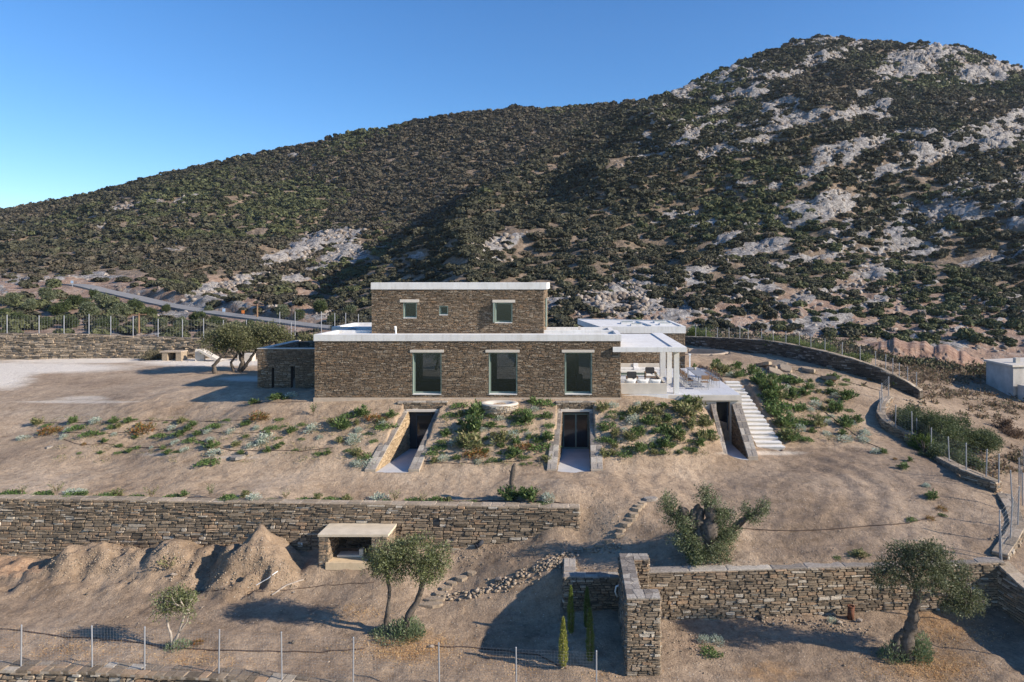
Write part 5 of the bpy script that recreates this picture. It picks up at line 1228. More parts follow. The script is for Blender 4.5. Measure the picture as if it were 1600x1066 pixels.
# front left: stands on the bottom wall
fp_=[]
for px,pb in [(-95,1043),(33,1046),(148,1051),(233,1054),(352,1062),(452,1067),(563,1074),(695,1081),(811,1087),(930,1092)]:
    x=(px-CX)*22.4/F; y=fwy(x)-.02; fp_.append(Vector((x,float(y),-6.0 if px<400 else -6.0-(px-400)*.0006)))
fence('galvanised post and wire mesh fence on the rough wall along the bottom left',fp_,1.42,.1,14,lean=.035,seed=3)
fl_=[fx_(px,pb,62.8) for px,pb in [(-120,519),(-50,519),(11,520),(61,520),(100,520),(139,519),(173,521),(208,522),(247,526),(285,526),(318,526),(349,527),(385,528),(420,529),(455,530)]]
fence('tall galvanised wire fence along the top of the far left yard wall',fl_,1.6,.25,8,pr=.04,wr=.0035,seed=4)
fb_=[fx_(px,pb,64) for px,pb in [(437,520),(461,520),(502,520),(523,520),(540,521),(560,522),(600,524)]]
fence('short galvanised wire fence seen behind the house left roof',fb_,1.9,.25,8,pr=.04,wr=.0035,seed=5)
cum=[]
bwf=[(1087,529),(1103,530),(1121,530),(1139,531),(1156,531),(1169,532),(1190,533.5),(1208,535),(1228,538),(1249,541),(1267,544),(1289,551),(1316,558),(1344,564),(1368,571),(1384,577),(1395,584),(1405,591),(1418,597),(1432,606)]
fr_=[]
for px,pt in bwf:
    uu=[CX+b[0]*F/b[1] for b in bw]; y=float(np.interp(px,uu,[b[1] for b in bw]))+.1; fr_.append(Vector(((px-CX)*y/F,y,CH-(pt-CY)*y/F)))
fence('galvanised wire fence along the dark curving wall behind the right side',fr_,1.1,.25,7,pr=.03,wr=.003,seed=6)
b2=[Vector((b[0],b[1],b[3]+.03)) for b in (bw2[0],bw2[1],bw2[2],bw2[4],bw2[6])]+[Vector((b[0],b[1],b[3]+.03)) for b in bw3]
fence('leaning galvanised wire fence on the low walls beside the dense outside bushes',b2,1.35,.2,8,pr=.03,wr=.0025,lean=.05,seed=7)
b3=[Vector((b[0],b[1],b[3]+.03)) for b in bw4[1:]]+[Vector((b[0],b[1],b[3]+.03)) for b in bw5[::2]]
fence('galvanised wire fence down the far right edge of the lower terraces',b3,1.7,.2,8,pr=.028,wr=.0022,lean=.08,seed=8)
b4=[G(px,py) for px,py in [(1600,735),(1592,758),(1598,790)]]
fence('second outer run of fence posts at the right frame edge',b4,1.5,.3,6,wr=.002,seed=9)

# poles and road signs
def pole(px,py,h,label,zf=None,wood=True):
    p=MP(px,py,zL); r_=thing('utility_pole',tuple(p),label,'pole','utility poles by the road'); mb=MB(); mb.tube([p-Vector((0,0,.5)),p+Vector((0,0,h))],[.14,.1],8); obj('pole',mb,M['wood'],r_)
    mb=MB(); mb.box(p.x-.9,p.x+.9,p.y-.06,p.y+.06,p.z+h-.25,p.z+h-.1); obj('crossarm',mb,M['wood'],r_)
pole(402,500,25*95/F,'wooden utility pole with crossarm at the right end of the road'); pole(217,523,36*80/F,'wooden utility pole with crossarm among the trees behind the far left wall')
for px,py,m_,lab in ((113,449,'signblue','small pale blue road marker post at the left end of the road'),(350,494,'signblue','small pale blue road marker post in the middle of the road'),(380,497,'signred','small orange road marker post near the utility pole')):
    p=MP(px,py,zL); r_=thing('road_sign',tuple(p),lab,'road sign'); mb=MB(); mb.tube([p,p+Vector((0,0,.9))],.04,6); obj('post',mb,M['galv'],r_); mb=MB(); mb.box(p.x-.2,p.x+.2,p.y-.1,p.y-.05,p.z+.65,p.z+1.1); obj('sign_panel',mb,M[m_],r_)

# ------------------------------------------------------------------ garden plants
PL={k:[plant_mesh(k,50+17*i+len(k)) for i in range(3)] for k in ('bush','olive','low','silver','rust','tuft','sapling')}
KW={'bush':('green_shrub','upright dark green shrub','shrub'),'olive':('dry_shrub','loose olive green shrub','shrub'),'low':('ground_plant','low spreading bright green plant','plant'),
    'silver':('silver_plant','silvery grey cushion plant','plant'),'rust':('rusty_plant','rusty orange and green cushion plant','plant'),'tuft':('sparse_plant','thin sparse twiggy plant','plant'),'sapling':('sapling','small green sapling','sapling')}
ASP={'bush':.95,'olive':.85,'low':.45,'silver':.5,'rust':.42,'tuft':1.1,'sapling':1.7}
BEDS={}
def bed(name,ox,oy,s,lst):
    for e in lst:
        x,y,k,w=e[:4]; hk=e[4] if len(e)>4 else 1
        BEDS.setdefault(name,[]).append((ox+x/s,oy+y/s,k,w/s,hk))
B='bush';O='olive';Lw='low';Sv='silver';Ru_='rust';T='tuft';Sp='sapling'
LB='wide bed left of the angled entrance'
bed(LB,0,620,3.81,[(215,172,O,60),(285,175,Lw,55),(425,162,B,55),(465,196,Lw,95),(560,158,Sv,80),(755,157,B,48),(270,222,Ru_,100),(330,214,Ru_,80),(375,250,Sv,62),(405,208,Sv,62),(540,230,Lw,95),(620,275,B,38),(675,232,Sv,45),(840,218,Ru_,130),(900,152,T,28),(955,240,Lw,75),(1050,242,B,85,.6),(1020,197,Sv,68),(1110,208,B,45),(1285,185,Lw,90),(1235,217,Sv,60),(1130,268,Lw,78),(1040,280,Sv,60),(1255,308,B,80,.8),(1250,264,Sv,60),(1095,325,Sv,62),(1050,332,Lw,42),(710,304,B,42,.7),(900,308,Sv,38),(498,288,Ru_,34,1.6),(1275,350,Sv,95),(1245,403,Lw,115),(1460,167,B,60,.6),(1530,137,Ru_,110),(1525,193,Sv,55),(1370,218,Sv,66),(1460,243,B,42,.6),(1550,288,Sv,95),(1490,302,Sv,72),(130,255,Sv,95,.6),(1590,232,B,40),(1590,332,B,45),(985,154,Lw,30),(1400,272,Sv,36)])
bed(LB,380,420,3.9475,[(430,908,Sp,46),(60,836,B,65,.7),(205,812,B,110,.5),(290,795,Sv,85),(130,930,Ru_,60),(20,962,Lw,50),(180,992,Lw,80),(75,992,Sv,50),(290,1020,B,62),(420,1005,Sv,112),(610,1005,B,110),(470,1048,Sv,55),(725,915,B,85,1.05),(645,915,Lw,90),(800,938,Ru_,100),(860,940,Ru_,70),(910,920,B,62),(860,962,Sv,75),(870,985,Lw,110),(710,1003,Sv,62),(680,1063,Sv,115),(130,1066,Sv,120),(540,962,O,50),(700,965,O,45)])
bed(LB,540,600,3.81,[(170,345,Lw,52),(120,440,Lw,85),(130,488,Sv,150,.55),(60,435,O,65),(75,285,Sv,58),(40,360,Sv,85),(15,402,Lw,55),(60,488,Sv,80),(205,235,O,45)])
MBD='middle bed between the two dark basement entrances'
bed(MBD,540,600,3.81,[(680,138,Lw,85),(770,205,B,95,1.1),(630,195,Lw,78),(855,195,Lw,75),(760,305,B,135,1.0),(700,300,O,60),(590,322,B,62),(575,350,Lw,60),(650,365,Sv,85),(740,398,O,130),(690,380,O,60),(820,280,Sv,52),(870,265,B,72,.6),(925,355,O,90),(995,325,Sv,105),(1085,305,Sv,52),(1040,180,Lw,95),(1080,238,B,92),(1125,160,Sv,60),(1180,125,Lw,100),(1020,240,Lw,65),(920,215,Sv,62),(1205,208,B,60,.8),(1210,256,Lw,72),(1205,345,B,85,.8),(1160,388,Lw,125),(1065,388,Ru_,85),(1000,445,B,95,.8),(1030,418,Sv,42),(785,440,Ru_,115),(730,430,Ru_,60),(785,472,Sv,62),(580,458,Sv,75),(510,417,Lw,75),(885,460,Lw,65),(525,475,O,42),(1055,478,Lw,34),(600,235,T,32),(650,278,Sv,32),(560,385,Lw,80),(815,150,Sv,40),(1110,120,B,50),(680,200,O,45),(940,300,T,30)])
RB='bed in front of the concrete sofa'
bed(RB,760,420,3.9475,[(720,885,O,72),(780,855,Sv,70),(905,905,O,72),(935,845,Sv,60),(1095,860,B,65,.6),(1170,845,B,62,.6),(1255,845,B,90,.8),(990,885,O,82),(905,948,Sv,100),(1005,975,B,80),(790,952,T,50),(740,972,Lw,90),(850,1003,Sv,52),(1120,950,B,62),(1160,918,Sv,42),(1240,925,O,120),(1310,885,O,92),(1185,885,O,72),(930,1035,B,92,.8),(1090,1025,B,105,.7),(1180,1055,B,95),(1215,1013,Sv,42),(1270,993,O,75),(1350,945,O,62),(1370,1035,B,75,.7),(730,1062,Lw,85),(1330,1062,O,72),(850,900,Lw,60),(1060,905,O,60),(1380,970,O,50),(800,1040,O,60)])
bed(RB,0,0,1,[(942,716,O,16),(975,712,Lw,26),(1000,708,B,20),(1040,702,B,24),(1062,690,O,22),(1092,698,B,22,.7),(1112,690,O,16),(955,690,Lw,20),(1020,690,Sv,12),(1080,668,Sv,12),(985,690,O,20),(1100,668,O,18),(1025,663,O,16)])
KB='planted bank right of the long stairs'
bed(KB,1060,480,4.1,[(250,400,B,75),(290,440,O,115,.8),(370,405,B,80,.8),(215,410,Ru_,60),(380,453,B,52),(480,440,B,85),(330,445,Sv,66),(440,510,B,105),(520,570,B,150,.9),(590,495,B,110,.7),(600,570,O,115),(690,475,Lw,110,1.3),(750,495,B,100,.6),(700,525,Sv,62),(720,598,B,95),(845,530,B,66,.8),(820,570,B,95,.6),(870,595,Lw,60),(640,605,O,85),(530,650,Lw,165,1.2),(590,635,B,90,.6),(880,635,Sv,84),(985,560,B,95,.5),(1000,573,Sv,70),(1080,602,B,105,.8),(1010,680,B,90,1.0),(985,705,Sv,45),(780,668,B,92,.6),(845,668,Sv,62),(685,648,Sv,55),(625,710,B,95,.9),(690,780,B,115,1.0),(720,865,B,105,.9),(790,755,Lw,115),(785,790,Sv,85),(900,775,O,85),(960,745,Sv,62),(895,698,T,30),(710,685,Sv,45),(1075,780,B,95,.9),(1140,748,B,70),(1115,753,Sv,60),(1200,820,Sv,84),(1060,825,B,50),(950,820,Sv,62),(860,808,B,44),(1070,855,Sv,125,.5),(1190,865,Sv,84),(650,850,O,95),(800,855,Lw,85),(965,862,T,28),(460,480,B,80),(560,520,O,70),(560,600,B,90),(600,690,O,60),(640,770,O,70),(740,730,Sv,50),(410,450,B,50),(340,460,Ru_,60,1)])
FB='path by the right boundary wall'
bed(FB,1300,520,4.44,[(110,250,Sp,30),(187,268,Sp,42),(242,278,Sp,50),(285,300,B,85),(325,330,B,90),(260,330,Ru_,40),(350,352,B,50),(440,380,B,95),(310,838,Sv,90),(362,840,B,55,.9),(500,948,B,75,.8),(543,895,B,40,1.2),(645,858,O,85,.5),(440,882,Ru_,36,1.8),(655,1066,Sv,55)])
TB='planted strip along the top of the long retaining wall'
bed(TB,0,620,3.81,[(45,588,Lw,100),(130,580,T,42),(235,592,Lw,90),(330,590,T,62),(410,582,Sv,80),(470,582,Sv,85),(410,608,Lw,110),(490,595,B,60,.7),(610,612,Lw,110),(690,598,O,62),(785,612,Lw,85),(895,612,T,62),(1010,612,Lw,92),(1095,595,B,48),(1250,605,Sp,50),(1350,618,Lw,100),(1455,602,O,52),(1500,625,Sv,110),(1590,632,Lw,50)])
bed(TB,400,760,3.483,[(65,90,Lw,72),(160,75,T,42),(265,88,Lw,82),(330,82,O,50),(400,90,Lw,92),(485,88,O,52),(340,103,Sv,62),(575,98,Lw,62),(665,88,Sv,112),(700,102,Lw,82),(755,90,T,52),(850,93,Lw,90),(910,86,T,42),(980,95,Lw,112),(1050,92,O,40),(1130,103,Lw,65),(1185,95,Lw,60),(1375,85,B,120,.8),(1450,62,B,72,.8)])
bed(TB,800,740,3.269,[(85,145,B,110,.8),(165,172,Lw,85,1.2),(185,140,Sv,90)])
LF='lower right ground'
bed(LF,800,740,3.269,[(930,465,B,95,.9),(1010,925,Lw,95),(985,865,Sv,80),(1050,870,Sv,90)])
bed(LF,1180,740,3.269,[(875,70,Sv,45),(905,135,B,62,.9),(955,190,Ru_,52,1.2),(895,238,Ru_,45,1.4),(540,428,O,85,.6),(420,432,Lw,40),(395,762,Sv,60),(800,240,Lw,50),(950,215,Lw,40)])
bed(LF,0,760,3.483,[(905,470,T,85,.7),(1075,860,Ru_,60)])
rf=random.Random(44)
for bn_,(ax_,bx_,ay_,by_),n_ in ((MBD,(690,858,645,724),30),(RB,(942,1095,640,712),26),(LB,(120,590,655,712),34),(KB,(1205,1330,590,680),20)):
    k_=0; tries=0
    while k_<n_ and tries<2000:
        tries+=1; px=rf.uniform(ax_,bx_); py=rf.uniform(ay_,by_)
        if bn_==MBD and px<690+(724-py)*.25-10: continue
        if any(abs(e[0]-px)<e[3]*.5+5 and abs(e[1]-py)<7 for e in BEDS[bn_]): continue
        BEDS[bn_].append((px,py,rf.choice([B,B,Lw,Lw,O]),rf.uniform(8,15),rf.uniform(.7,1))); k_+=1
ordn=['leftmost','second from the left','third from the left','fourth from the left','fifth from the left','sixth from the left','seventh from the left','eighth from the left','ninth from the left','tenth from the left','eleventh from the left','twelfth from the left','thirteenth from the left','fourteenth from the left','fifteenth from the left','sixteenth from the left','seventeenth from the left','eighteenth from the left']
rp=random.Random(99); npl=0
def nth(k): return '%d%s'%(k,'th' if 10<=k%100<=20 else {1:'st',2:'nd',3:'rd'}.get(k%10,'th'))
SH={LB:'the left bed',MBD:'the middle bed',RB:'the bed below the sofa',KB:'the bank beside the stairs',FB:'the right boundary path',TB:'the wall top strip',LF:'the lower ground'}
for bn,lst in BEDS.items():
    bykind={}
    for e in lst: bykind.setdefault(e[2],[]).append(e)
    for k,es in bykind.items():
        es.sort(key=lambda e:e[0]); n_=len(es)
        for i,(px,py,k,w,hk) in enumerate(es):
            p=G(px,py); wm=w*p.y/F
            if 38<p.y<46.2 and 9.9<p.x<12.15+wm*.45: p.x=12.15+wm*.45; p.z=hz(p.x,p.y)
            o=np_obj(KW[k][0],rp.choice(PL[k])); o.location=(p.x,p.y+wm*.15,p.z-.02)
            sw=((1.5 if k in('bush','olive') else (1.08 if k=='silver' else 1.3))*(1.14 if bn in (MBD,RB,KB) else 1.03))*wm/(.95 if k in('bush','olive','low') else (.9 if k in('silver','rust') else .8)); 
            zs=sw*{'low':1.1,'silver':1.15,'rust':1.0,'tuft':.8,'sapling':1.1}.get(k,.86)*min(hk,1.1)
            o.scale=(sw,sw*.95,zs); o.rotation_euler=(0,0,rp.uniform(0,6.28)); npl+=1
            if i<=n_-1-i and i<len(ordn): od=ordn[i]
            elif n_-1-i<len(ordn): od=ordn[n_-1-i].replace('leftmost','rightmost').replace('from the left','from the right')
            else: od='%s from the left'%nth(i+1)
            tag(o,(('%s %s in %s'%(od.split(' from')[0],KW[k][1],SH[bn])) if 'most' in od and 'second' not in od else '%s %s%s in %s'%(od.split(' from')[0],KW[k][1],' from'+od.split(' from')[1],SH[bn])))
            tag(o,None,KW[k][2],'%ss in %s'%(KW[k][1],SH[bn]))
print('plants',npl)

# ------------------------------------------------------------------ trees
def tree(name,label,base,trunks,blobs,seed,dens=1.0,bark='bark',leaf=(.07,.13),wid=(.022,.04),cols=None,clump=.16,extra=None,twigs=True,fill=.5):
    """trunks: list of (pts (dx,dz[,dy]) in photo px relative to base, radii m); blobs: (dx,dz,r,rz[,dy m])"""
    s=base.y/F; root=thing(name,tuple(base),label,'tree'); rn=random.Random(seed); r=np.random.default_rng(seed)
    mb=MB()
    for pts,rad in trunks:
        P3=[Vector((base.x+q[0]*s,base.y+(q[2] if len(q)>2 else 0),base.z+q[1]*s)) for q in pts]
        fine=[];fr=[]
        for i in range(len(P3)-1):
            for k in range(4):
                t=k/4; fine.append(P3[i].lerp(P3[i+1],t)+Vector((rn.uniform(-1,1),rn.uniform(-1,1),0))*rad[i]*.22); fr.append((rad[i]+(rad[i+1]-rad[i])*t)*rn.uniform(.8,1.2))
        fine.append(P3[-1]); fr.append(rad[-1]); mb.tube(fine,fr,12,rough=.22,rnd=rn)
    B3=[(base.x+b[0]*s,base.y+(b[4] if len(b)>4 else 0),base.z+b[1]*s,b[2]*s,b[2]*s*.95,b[3]*s) for b in blobs]
    if twigs:
        for b in B3:
            best=min((v for tr_,rd in trunks for v in [Vector((base.x+tr_[-1][0]*s,base.y+(tr_[-1][2] if len(tr_[-1])>2 else 0),base.z+tr_[-1][1]*s))]),key=lambda v:(v-Vector(b[:3])).length)
            for q in range(4):
                u=Vector((rn.uniform(-1,1),rn.uniform(-1,1),rn.uniform(-.3,1))).normalized()
                e=Vector(b[:3])+Vector((u.x*b[3],u.y*b[4],u.z*b[5]))*.8; m_=best.lerp(e,.5)+Vector((rn.uniform(-1,1),rn.uniform(-1,1),0))*b[3]*.2
                mb.tube([best,m_,e],[.03,.02,.008],5)
    obj('trunk',mb,M[bark],root,True)
    qs,cs=crown(r,B3,dens,leaf,wid,cols,clump,fill)
    off=np.array([base.x,base.y,base.z])
    qs=[q-off for q in qs]; np_obj('crown',quads_mesh('crown',qs,cs,M['leaf']),root)
    if extra:
        E3=[(b[0]*s,(b[4] if len(b)>4 else 0),b[1]*s,b[2]*s,b[2]*s*.8,b[3]*s) for b in extra]
        qs=[];cs=[]
        for b in E3:
            n_=int(1500*b[3]*b[5]/.25); a=r.uniform(0,6.28,n_); rad=np.sqrt(r.random(n_)); hh_=r.random(n_)**.8*(1-rad**2*.55)
            P_=np.stack([b[0]+np.cos(a)*rad*b[3],b[1]+np.sin(a)*rad*b[4],b[2]-b[5]+hh_*2*b[5]],1)
            d=np.stack([np.cos(a)*rad*.7,np.sin(a)*rad*.7,1+0*a],1)+unit(r,n_)*.6; d/=np.linalg.norm(d,axis=1)[:,None]
            q,c=blades(r,P_,d,r.uniform(.07,.15,n_),r.uniform(.02,.035,n_),pick(r,[(.13,.17,.09),(.10,.14,.06),(.18,.21,.13)],n_)*(.7+.5*hh_[:,None])); qs.append(q);cs.append(c)
        np_obj('sucker_growth',quads_mesh('suckers',qs,cs,M['leaf']),root)
    return root
OL=[(.095,.11,.042),(.125,.14,.055),(.07,.08,.03),(.20,.215,.12)]
# big twin trunk olive
b=G(612,992)
tree('olive_tree','large twin-trunk olive tree with a wide crown, in front of the stone shelter',b,
 [([(-12,-8),(-8,30,.1),(-4,70,.1),(-8,95),(-15,115)],[.10,.085,.07,.06,.04]),([(14,-8),(24,22),(42,58,.1),(48,82),(44,105)],[.16,.13,.11,.09,.05]),([(48,82),(62,105),(70,120)],[.07,.05,.03])],
 [(-18,118,24,22),(10,116,26,24,.3),(2,100,20,14),(40,122,30,28,.1),(62,108,26,24,-.1),(48,92,22,14,.2),(20,135,20,12),(72,122,18,18,.2),(-6,128,20,16,-.3),(-22,104,12,12)],1,1.25,cols=OL,extra=[(8,0,42,20),(28,8,24,24),(-22,-6,22,14)])
# small olive bottom left
b=G(270,1012)
tree('olive_tree','small young olive tree with pale forked trunk, at the bottom left',b,
 [([(0,0),(-3,18),(-8,38),(-12,58)],[.055,.045,.035,.02]),([(0,4),(10,24),(16,42),(20,60)],[.06,.045,.035,.02]),([(10,24),(22,40),(26,55)],[.03,.025,.015])],
 [(-14,72,15,16),(4,80,20,14),(22,74,16,14),(-2,64,17,9),(22,56,11,9),(-16,52,8,7),(8,72,16,14,.3)],2,.85,bark='bark_grey',cols=OL,extra=[(8,2,20,9)],fill=.35)
# big olive bottom right
b=G(1418,1028)
tree('olive_tree','broad leaning olive tree with dark gnarled trunk, at the bottom right',b,
 [([(-2,-6),(-4,20),(6,48),(8,70),(16,92),(12,112)],[.30,.24,.18,.17,.14,.10]),([(16,92),(40,100),(70,96),(100,88)],[.09,.06,.045,.03]),([(12,112),(-10,128),(-34,135)],[.08,.05,.03]),([(12,112),(24,138),(30,160)],[.07,.05,.02]),([(-2,-4),(-22,8),(-14,34),(-6,44)],[.16,.13,.12,.08])],
 [(22,158,30,24),(-2,150,24,22,.3),(52,148,28,24,.2),(-30,132,22,22),(24,130,36,20,-.3),(62,122,26,18),(88,92,30,20),(112,88,16,16,.2),(70,84,22,12),(-48,128,10,14),(40,168,20,12),(0,165,14,12),(84,132,16,14)],3,1.15,cols=[(.075,.088,.04),(.10,.11,.055),(.05,.06,.025),(.17,.18,.11)],extra=[(-22,2,24,24),(10,0,26,28),(22,16,16,24)],fill=.4)
# ancient pruned olive
b=G(1092,858)
tree('olive_tree','ancient pruned olive with massive gnarled stump and leafy tufts, right of the stepping stones',b,
 [([(2,-14),(4,4),(2,20),(-4,38)],[.62,.52,.42,.3]),([(-6,18),(-20,40),(-24,54),(-26,66)],[.34,.26,.2,.12]),([(-14,36),(-8,54),(-2,68)],[.25,.18,.09]),([(10,10,-.3),(14,30,-.3),(18,50,-.2),(15,70),(12,80)],[.36,.3,.26,.2,.12]),([(2,14,-.3),(-4,40,-.2),(2,58),(-2,70)],[.3,.2,.14,.07]),([(-12,30),(-34,48),(-52,60)],[.16,.12,.07]),([(10,8),(44,22),(66,44),(80,50)],[.2,.13,.1,.06]),([(12,20),(20,30),(22,62)],[.25,.22,.16])],
 [(-30,26,16,16,-.5),(22,10,18,14,-.8),(34,56,14,16,-.2),(-48,72,15,15),(-40,50,12,14),(-22,44,17,16,-.35),(16,76,16,15,0),(10,90,9,8),(40,40,22,24,-.2),(44,20,18,18),(-18,16,20,16,-.6),(-6,6,18,13,-.9),(-10,-2,16,12,-.9),(84,52,15,12),(76,62,9,8),(104,66,10,10),(96,58,9,8),(30,0,14,12,-.7)],4,1.3,cols=[(.09,.115,.05),(.12,.14,.065),(.065,.08,.035),(.18,.2,.12)],leaf=(.07,.12),fill=.4)
# dead trunk
p=G(800,779); r_=thing('dead_trunk',tuple(p),'slender bare dead tree trunk standing above the long retaining wall','dead tree'); mb=MB(); s=p.y/F; rn=random.Random(3)
mb.tube([p+Vector((q[0]*s,0,q[1]*s)) for q in [(0,-5),(1,12),(-1,26),(1,38),(3,50),(5,55)]],[.13,.11,.10,.12,.09,.04],8,rough=.15,rnd=rn); mb.tube([p+Vector((1*s,0,34*s)),p+Vector((-4*s,0,44*s))],[.05,.02],6); obj('trunk',mb,M['bark'],r_,True)
# yard olives behind the left corner
for lab,px,py,tr_,bl,sd,ln in [
 ('leaning crooked olive tree, left one of the pair beside the annex wall',336,584,[([(0,-2),(-2,12),(10,26),(22,42)],[.17,.14,.1,.06]),([(10,26),(2,36),(-4,46)],[.07,.05,.03])],[(-2,50,18,14),(16,56,20,14),(34,52,22,16,.4),(24,66,18,10),(8,40,12,8),(46,44,16,9,.3)],5,0),
 ('broad multi-trunk olive tree, right one of the pair beside the annex wall',375,580,[([(0,-2),(4,14),(-2,30),(-6,44)],[.2,.16,.12,.06]),([(2,0),(16,18),(26,34),(30,44)],[.15,.12,.09,.05]),([(-10,-2),(-14,14),(-4,26)],[.12,.09,.06]),([(4,14),(6,34),(14,48)],[.1,.08,.05])],[(-12,50,20,13),(10,58,24,14),(34,60,24,14,.3),(56,56,20,12),(72,50,13,8),(26,46,22,10),(0,42,16,8),(48,66,16,8,.3)],6,0)]:
    tree('olive_tree',lab,G(px,py),tr_,bl,sd,.55,bark='bark',cols=[(.10,.11,.045),(.13,.13,.06),(.075,.08,.035),(.17,.165,.09)],leaf=(.12,.22),wid=(.04,.07),clump=.24)
tree('olive_tree','small olive tree showing over the annex wall at the house corner',Vector((hx(483,52),52,-.3)),[([(0,0),(0,22),(-4,40)],[.1,.08,.05])],[(-8,52,12,9),(8,54,13,9),(0,46,14,8)],7,.5,cols=[(.12,.125,.055),(.15,.145,.07)],leaf=(.12,.2),wid=(.04,.07))
# trees glimpsed through the house
tree('olive_tree','olive tree behind the house, seen through the left ground floor window',Vector((-10.6,53,-.2)),[([(0,0),(4,20),(0,40)],[.14,.1,.06])],[(-6,50,20,18),(14,46,18,18),(4,30,18,12)],8,.5,leaf=(.12,.2),wid=(.04,.07))
tree('olive_tree','olive tree behind the house, seen through the middle ground floor window',Vector((-4.6,54,-.2)),[([(0,0),(4,20),(0,40)],[.14,.1,.06])],[(-6,50,20,18),(14,46,18,18),(4,30,18,12)],9,.5,leaf=(.12,.2),wid=(.04,.07))
# cypresses in the recess
def cyp(px,py,h,w,lab,seed,cols):
    b=G(px,py); s=b.y/F; H=h*s; r=np.random.default_rng(seed); root=thing('cypress',tuple(b),lab,'tree','young cypresses in the recess')
    mb=MB(); mb.tube([b-Vector((0,0,.05)),b+Vector((0,0,H*.9))],[.03,.008],6); obj('trunk',mb,M['bark_grey'],root)
    n_=2600; t=r.random(n_); a=r.uniform(0,6.28,n_); env=w*s/2*np.clip(np.sin(np.pi*np.clip(t*.93+.07,0,1))**.55,0,1)*(1-.55*t)*(1+.3*vn(t*9,a*2,seed)); rad=env*r.uniform(.4,1,n_)
    P_=np.stack([np.cos(a)*rad,np.sin(a)*rad,.04+t*(H-.1)],1); d=np.stack([np.cos(a)*.35,np.sin(a)*.35,1+0*a],1)+unit(r,n_)*.25; d/=np.linalg.norm(d,axis=1)[:,None]
    q,c=blades(r,P_,d,r.uniform(.05,.11,n_),r.uniform(.015,.028,n_),pick(r,cols,n_)); np_obj('crown',quads_mesh('crown',[q],[c],M['leaf']),root)
CYP_LIT=[(.24,.25,.06),(.30,.30,.09),(.17,.19,.04)]; CYP_SHADE=[(.09,.13,.04),(.12,.16,.05)]  # sunlit and shaded cypress tones put into the leaf colours
cyp(880,1044,80,17,'sunlit yellow-green young cypress, frontmost in the recess',1,CYP_LIT); cyp(892,992,77,13,'tall thin cypress at the left back of the recess with a sunlit tip',2,[(.17,.21,.05),(.12,.15,.04)])
cyp(917.5,983,66,14,'dark cypress deep in shade at the recess back wall',3,CYP_SHADE); cyp(922,1035,84,15,'slender shade-toned cypress, rightmost in the recess',4,CYP_SHADE)
# dense shrubs outside the right boundary
for i,(px,py,w,h,lab) in enumerate([(1420,668,44,34,'topmost dense dark bush outside the S-curved wall'),(1440,690,56,48,'second dense bush down outside the S-curved wall'),(1463,706,56,62,'tall central dark bush outside the right boundary'),(1445,708,30,28,'low yellowish green bush against the low right wall'),(1492,712,50,44,'large rounded green bush in the middle of the outside thicket'),(1525,706,60,40,'wide green bush near the right end of the thicket'),(1550,700,30,24,'small rightmost bush of the outside thicket'),(1478,724,50,30,'bush along the foot of the low capped wall'),(1512,732,44,26,'lowest bush of the thicket beside the capped wall'),(1490,690,60,44,'bush at the back of the outside thicket')]):
    b=G(px,py); s=b.y/F; root=thing('dense_bush',tuple(b),lab,'bush','dense bushes outside the right boundary'); r=np.random.default_rng(40+i); mb=MB(); rn=random.Random(i)
    for k in range(5): mb.tube([b,b+Vector((rn.uniform(-1,1)*w*.35*s,rn.uniform(-.5,.5),h*.7*s))],[.05,.015],5)
    obj('stems',mb,M['bark'],root)
    bl=[(rn.uniform(-.32,.32)*w*s,rn.uniform(-.3,.9),rn.uniform(.25,.62)*h*s,w*s*.30,w*s*.3,h*s*.36) for k in range(6)]
    cols=[(.055,.075,.03),(.075,.095,.04),(.045,.06,.025),(.11,.13,.065)] if i!=3 else [(.11,.15,.035),(.09,.12,.03)]
    qs,cs=crown(r,bl,.75,(.09,.16),(.035,.06),cols,.2,.45); np_obj('foliage',quads_mesh('foliage',qs,cs,M['leaf']),root)
for i,(px,py,w,h,lab,c) in enumerate([(1567,671,26,18,'brown dead bush on the dry field outside, upper one of two','b'),(1585,681,34,12,'low brown dead bush on the dry field outside, lower one of two','b'),(240,562,44,16,'grey-brown dry bush on the mound in the gravel yard','g'),(1330,566,60,14,'low green hedge bush behind the dark curving wall, right part','h'),(1280,552,60,16,'low green hedge bush behind the dark curving wall, middle part','h'),(1225,541,60,16,'low green hedge bush behind the dark curving wall, left part','h'),(1092,532,46,22,'green bush behind the boundary wall beside the wing roof','h')]):
    if c=='h': 
        Yh=np.interp(px,[CX+q[0]*F/q[1] for q in bw],[q[1] for q in bw])+2.2; b=Vector(((px-CX)*Yh/F,Yh,CH-(py-CY)*Yh/F)); 
    else: b=G(px,py)
    s=b.y/F; root=thing('wild_bush',tuple(b),lab,'bush'); r=np.random.default_rng(70+i); rn=random.Random(i); mb=MB()
    for k in range(5): mb.tube([b,b+Vector((rn.uniform(-1,1)*w*.35*s,rn.uniform(-.3,.3),h*.6*s))],[.04,.015],5)
    obj('stems',mb,M['bark'],root)
    bl=[(rn.uniform(-.36,.36)*w*s,rn.uniform(-.3,.5),rn.uniform(.2,.5)*h*s,w*s*.24,w*s*.24,h*s*.45) for k in range(6)]
    cols={'b':[(.12,.075,.045),(.09,.06,.04)],'g':[(.15,.13,.08),(.11,.10,.06)],'h':[(.13,.16,.045),(.10,.13,.035),(.08,.10,.03)]}[c]
    qs,cs=crown(r,bl,.5,(.10,.2),(.03,.06),cols,.2,.35); np_obj('foliage',quads_mesh('foliage',qs,cs,M['leaf']),root)
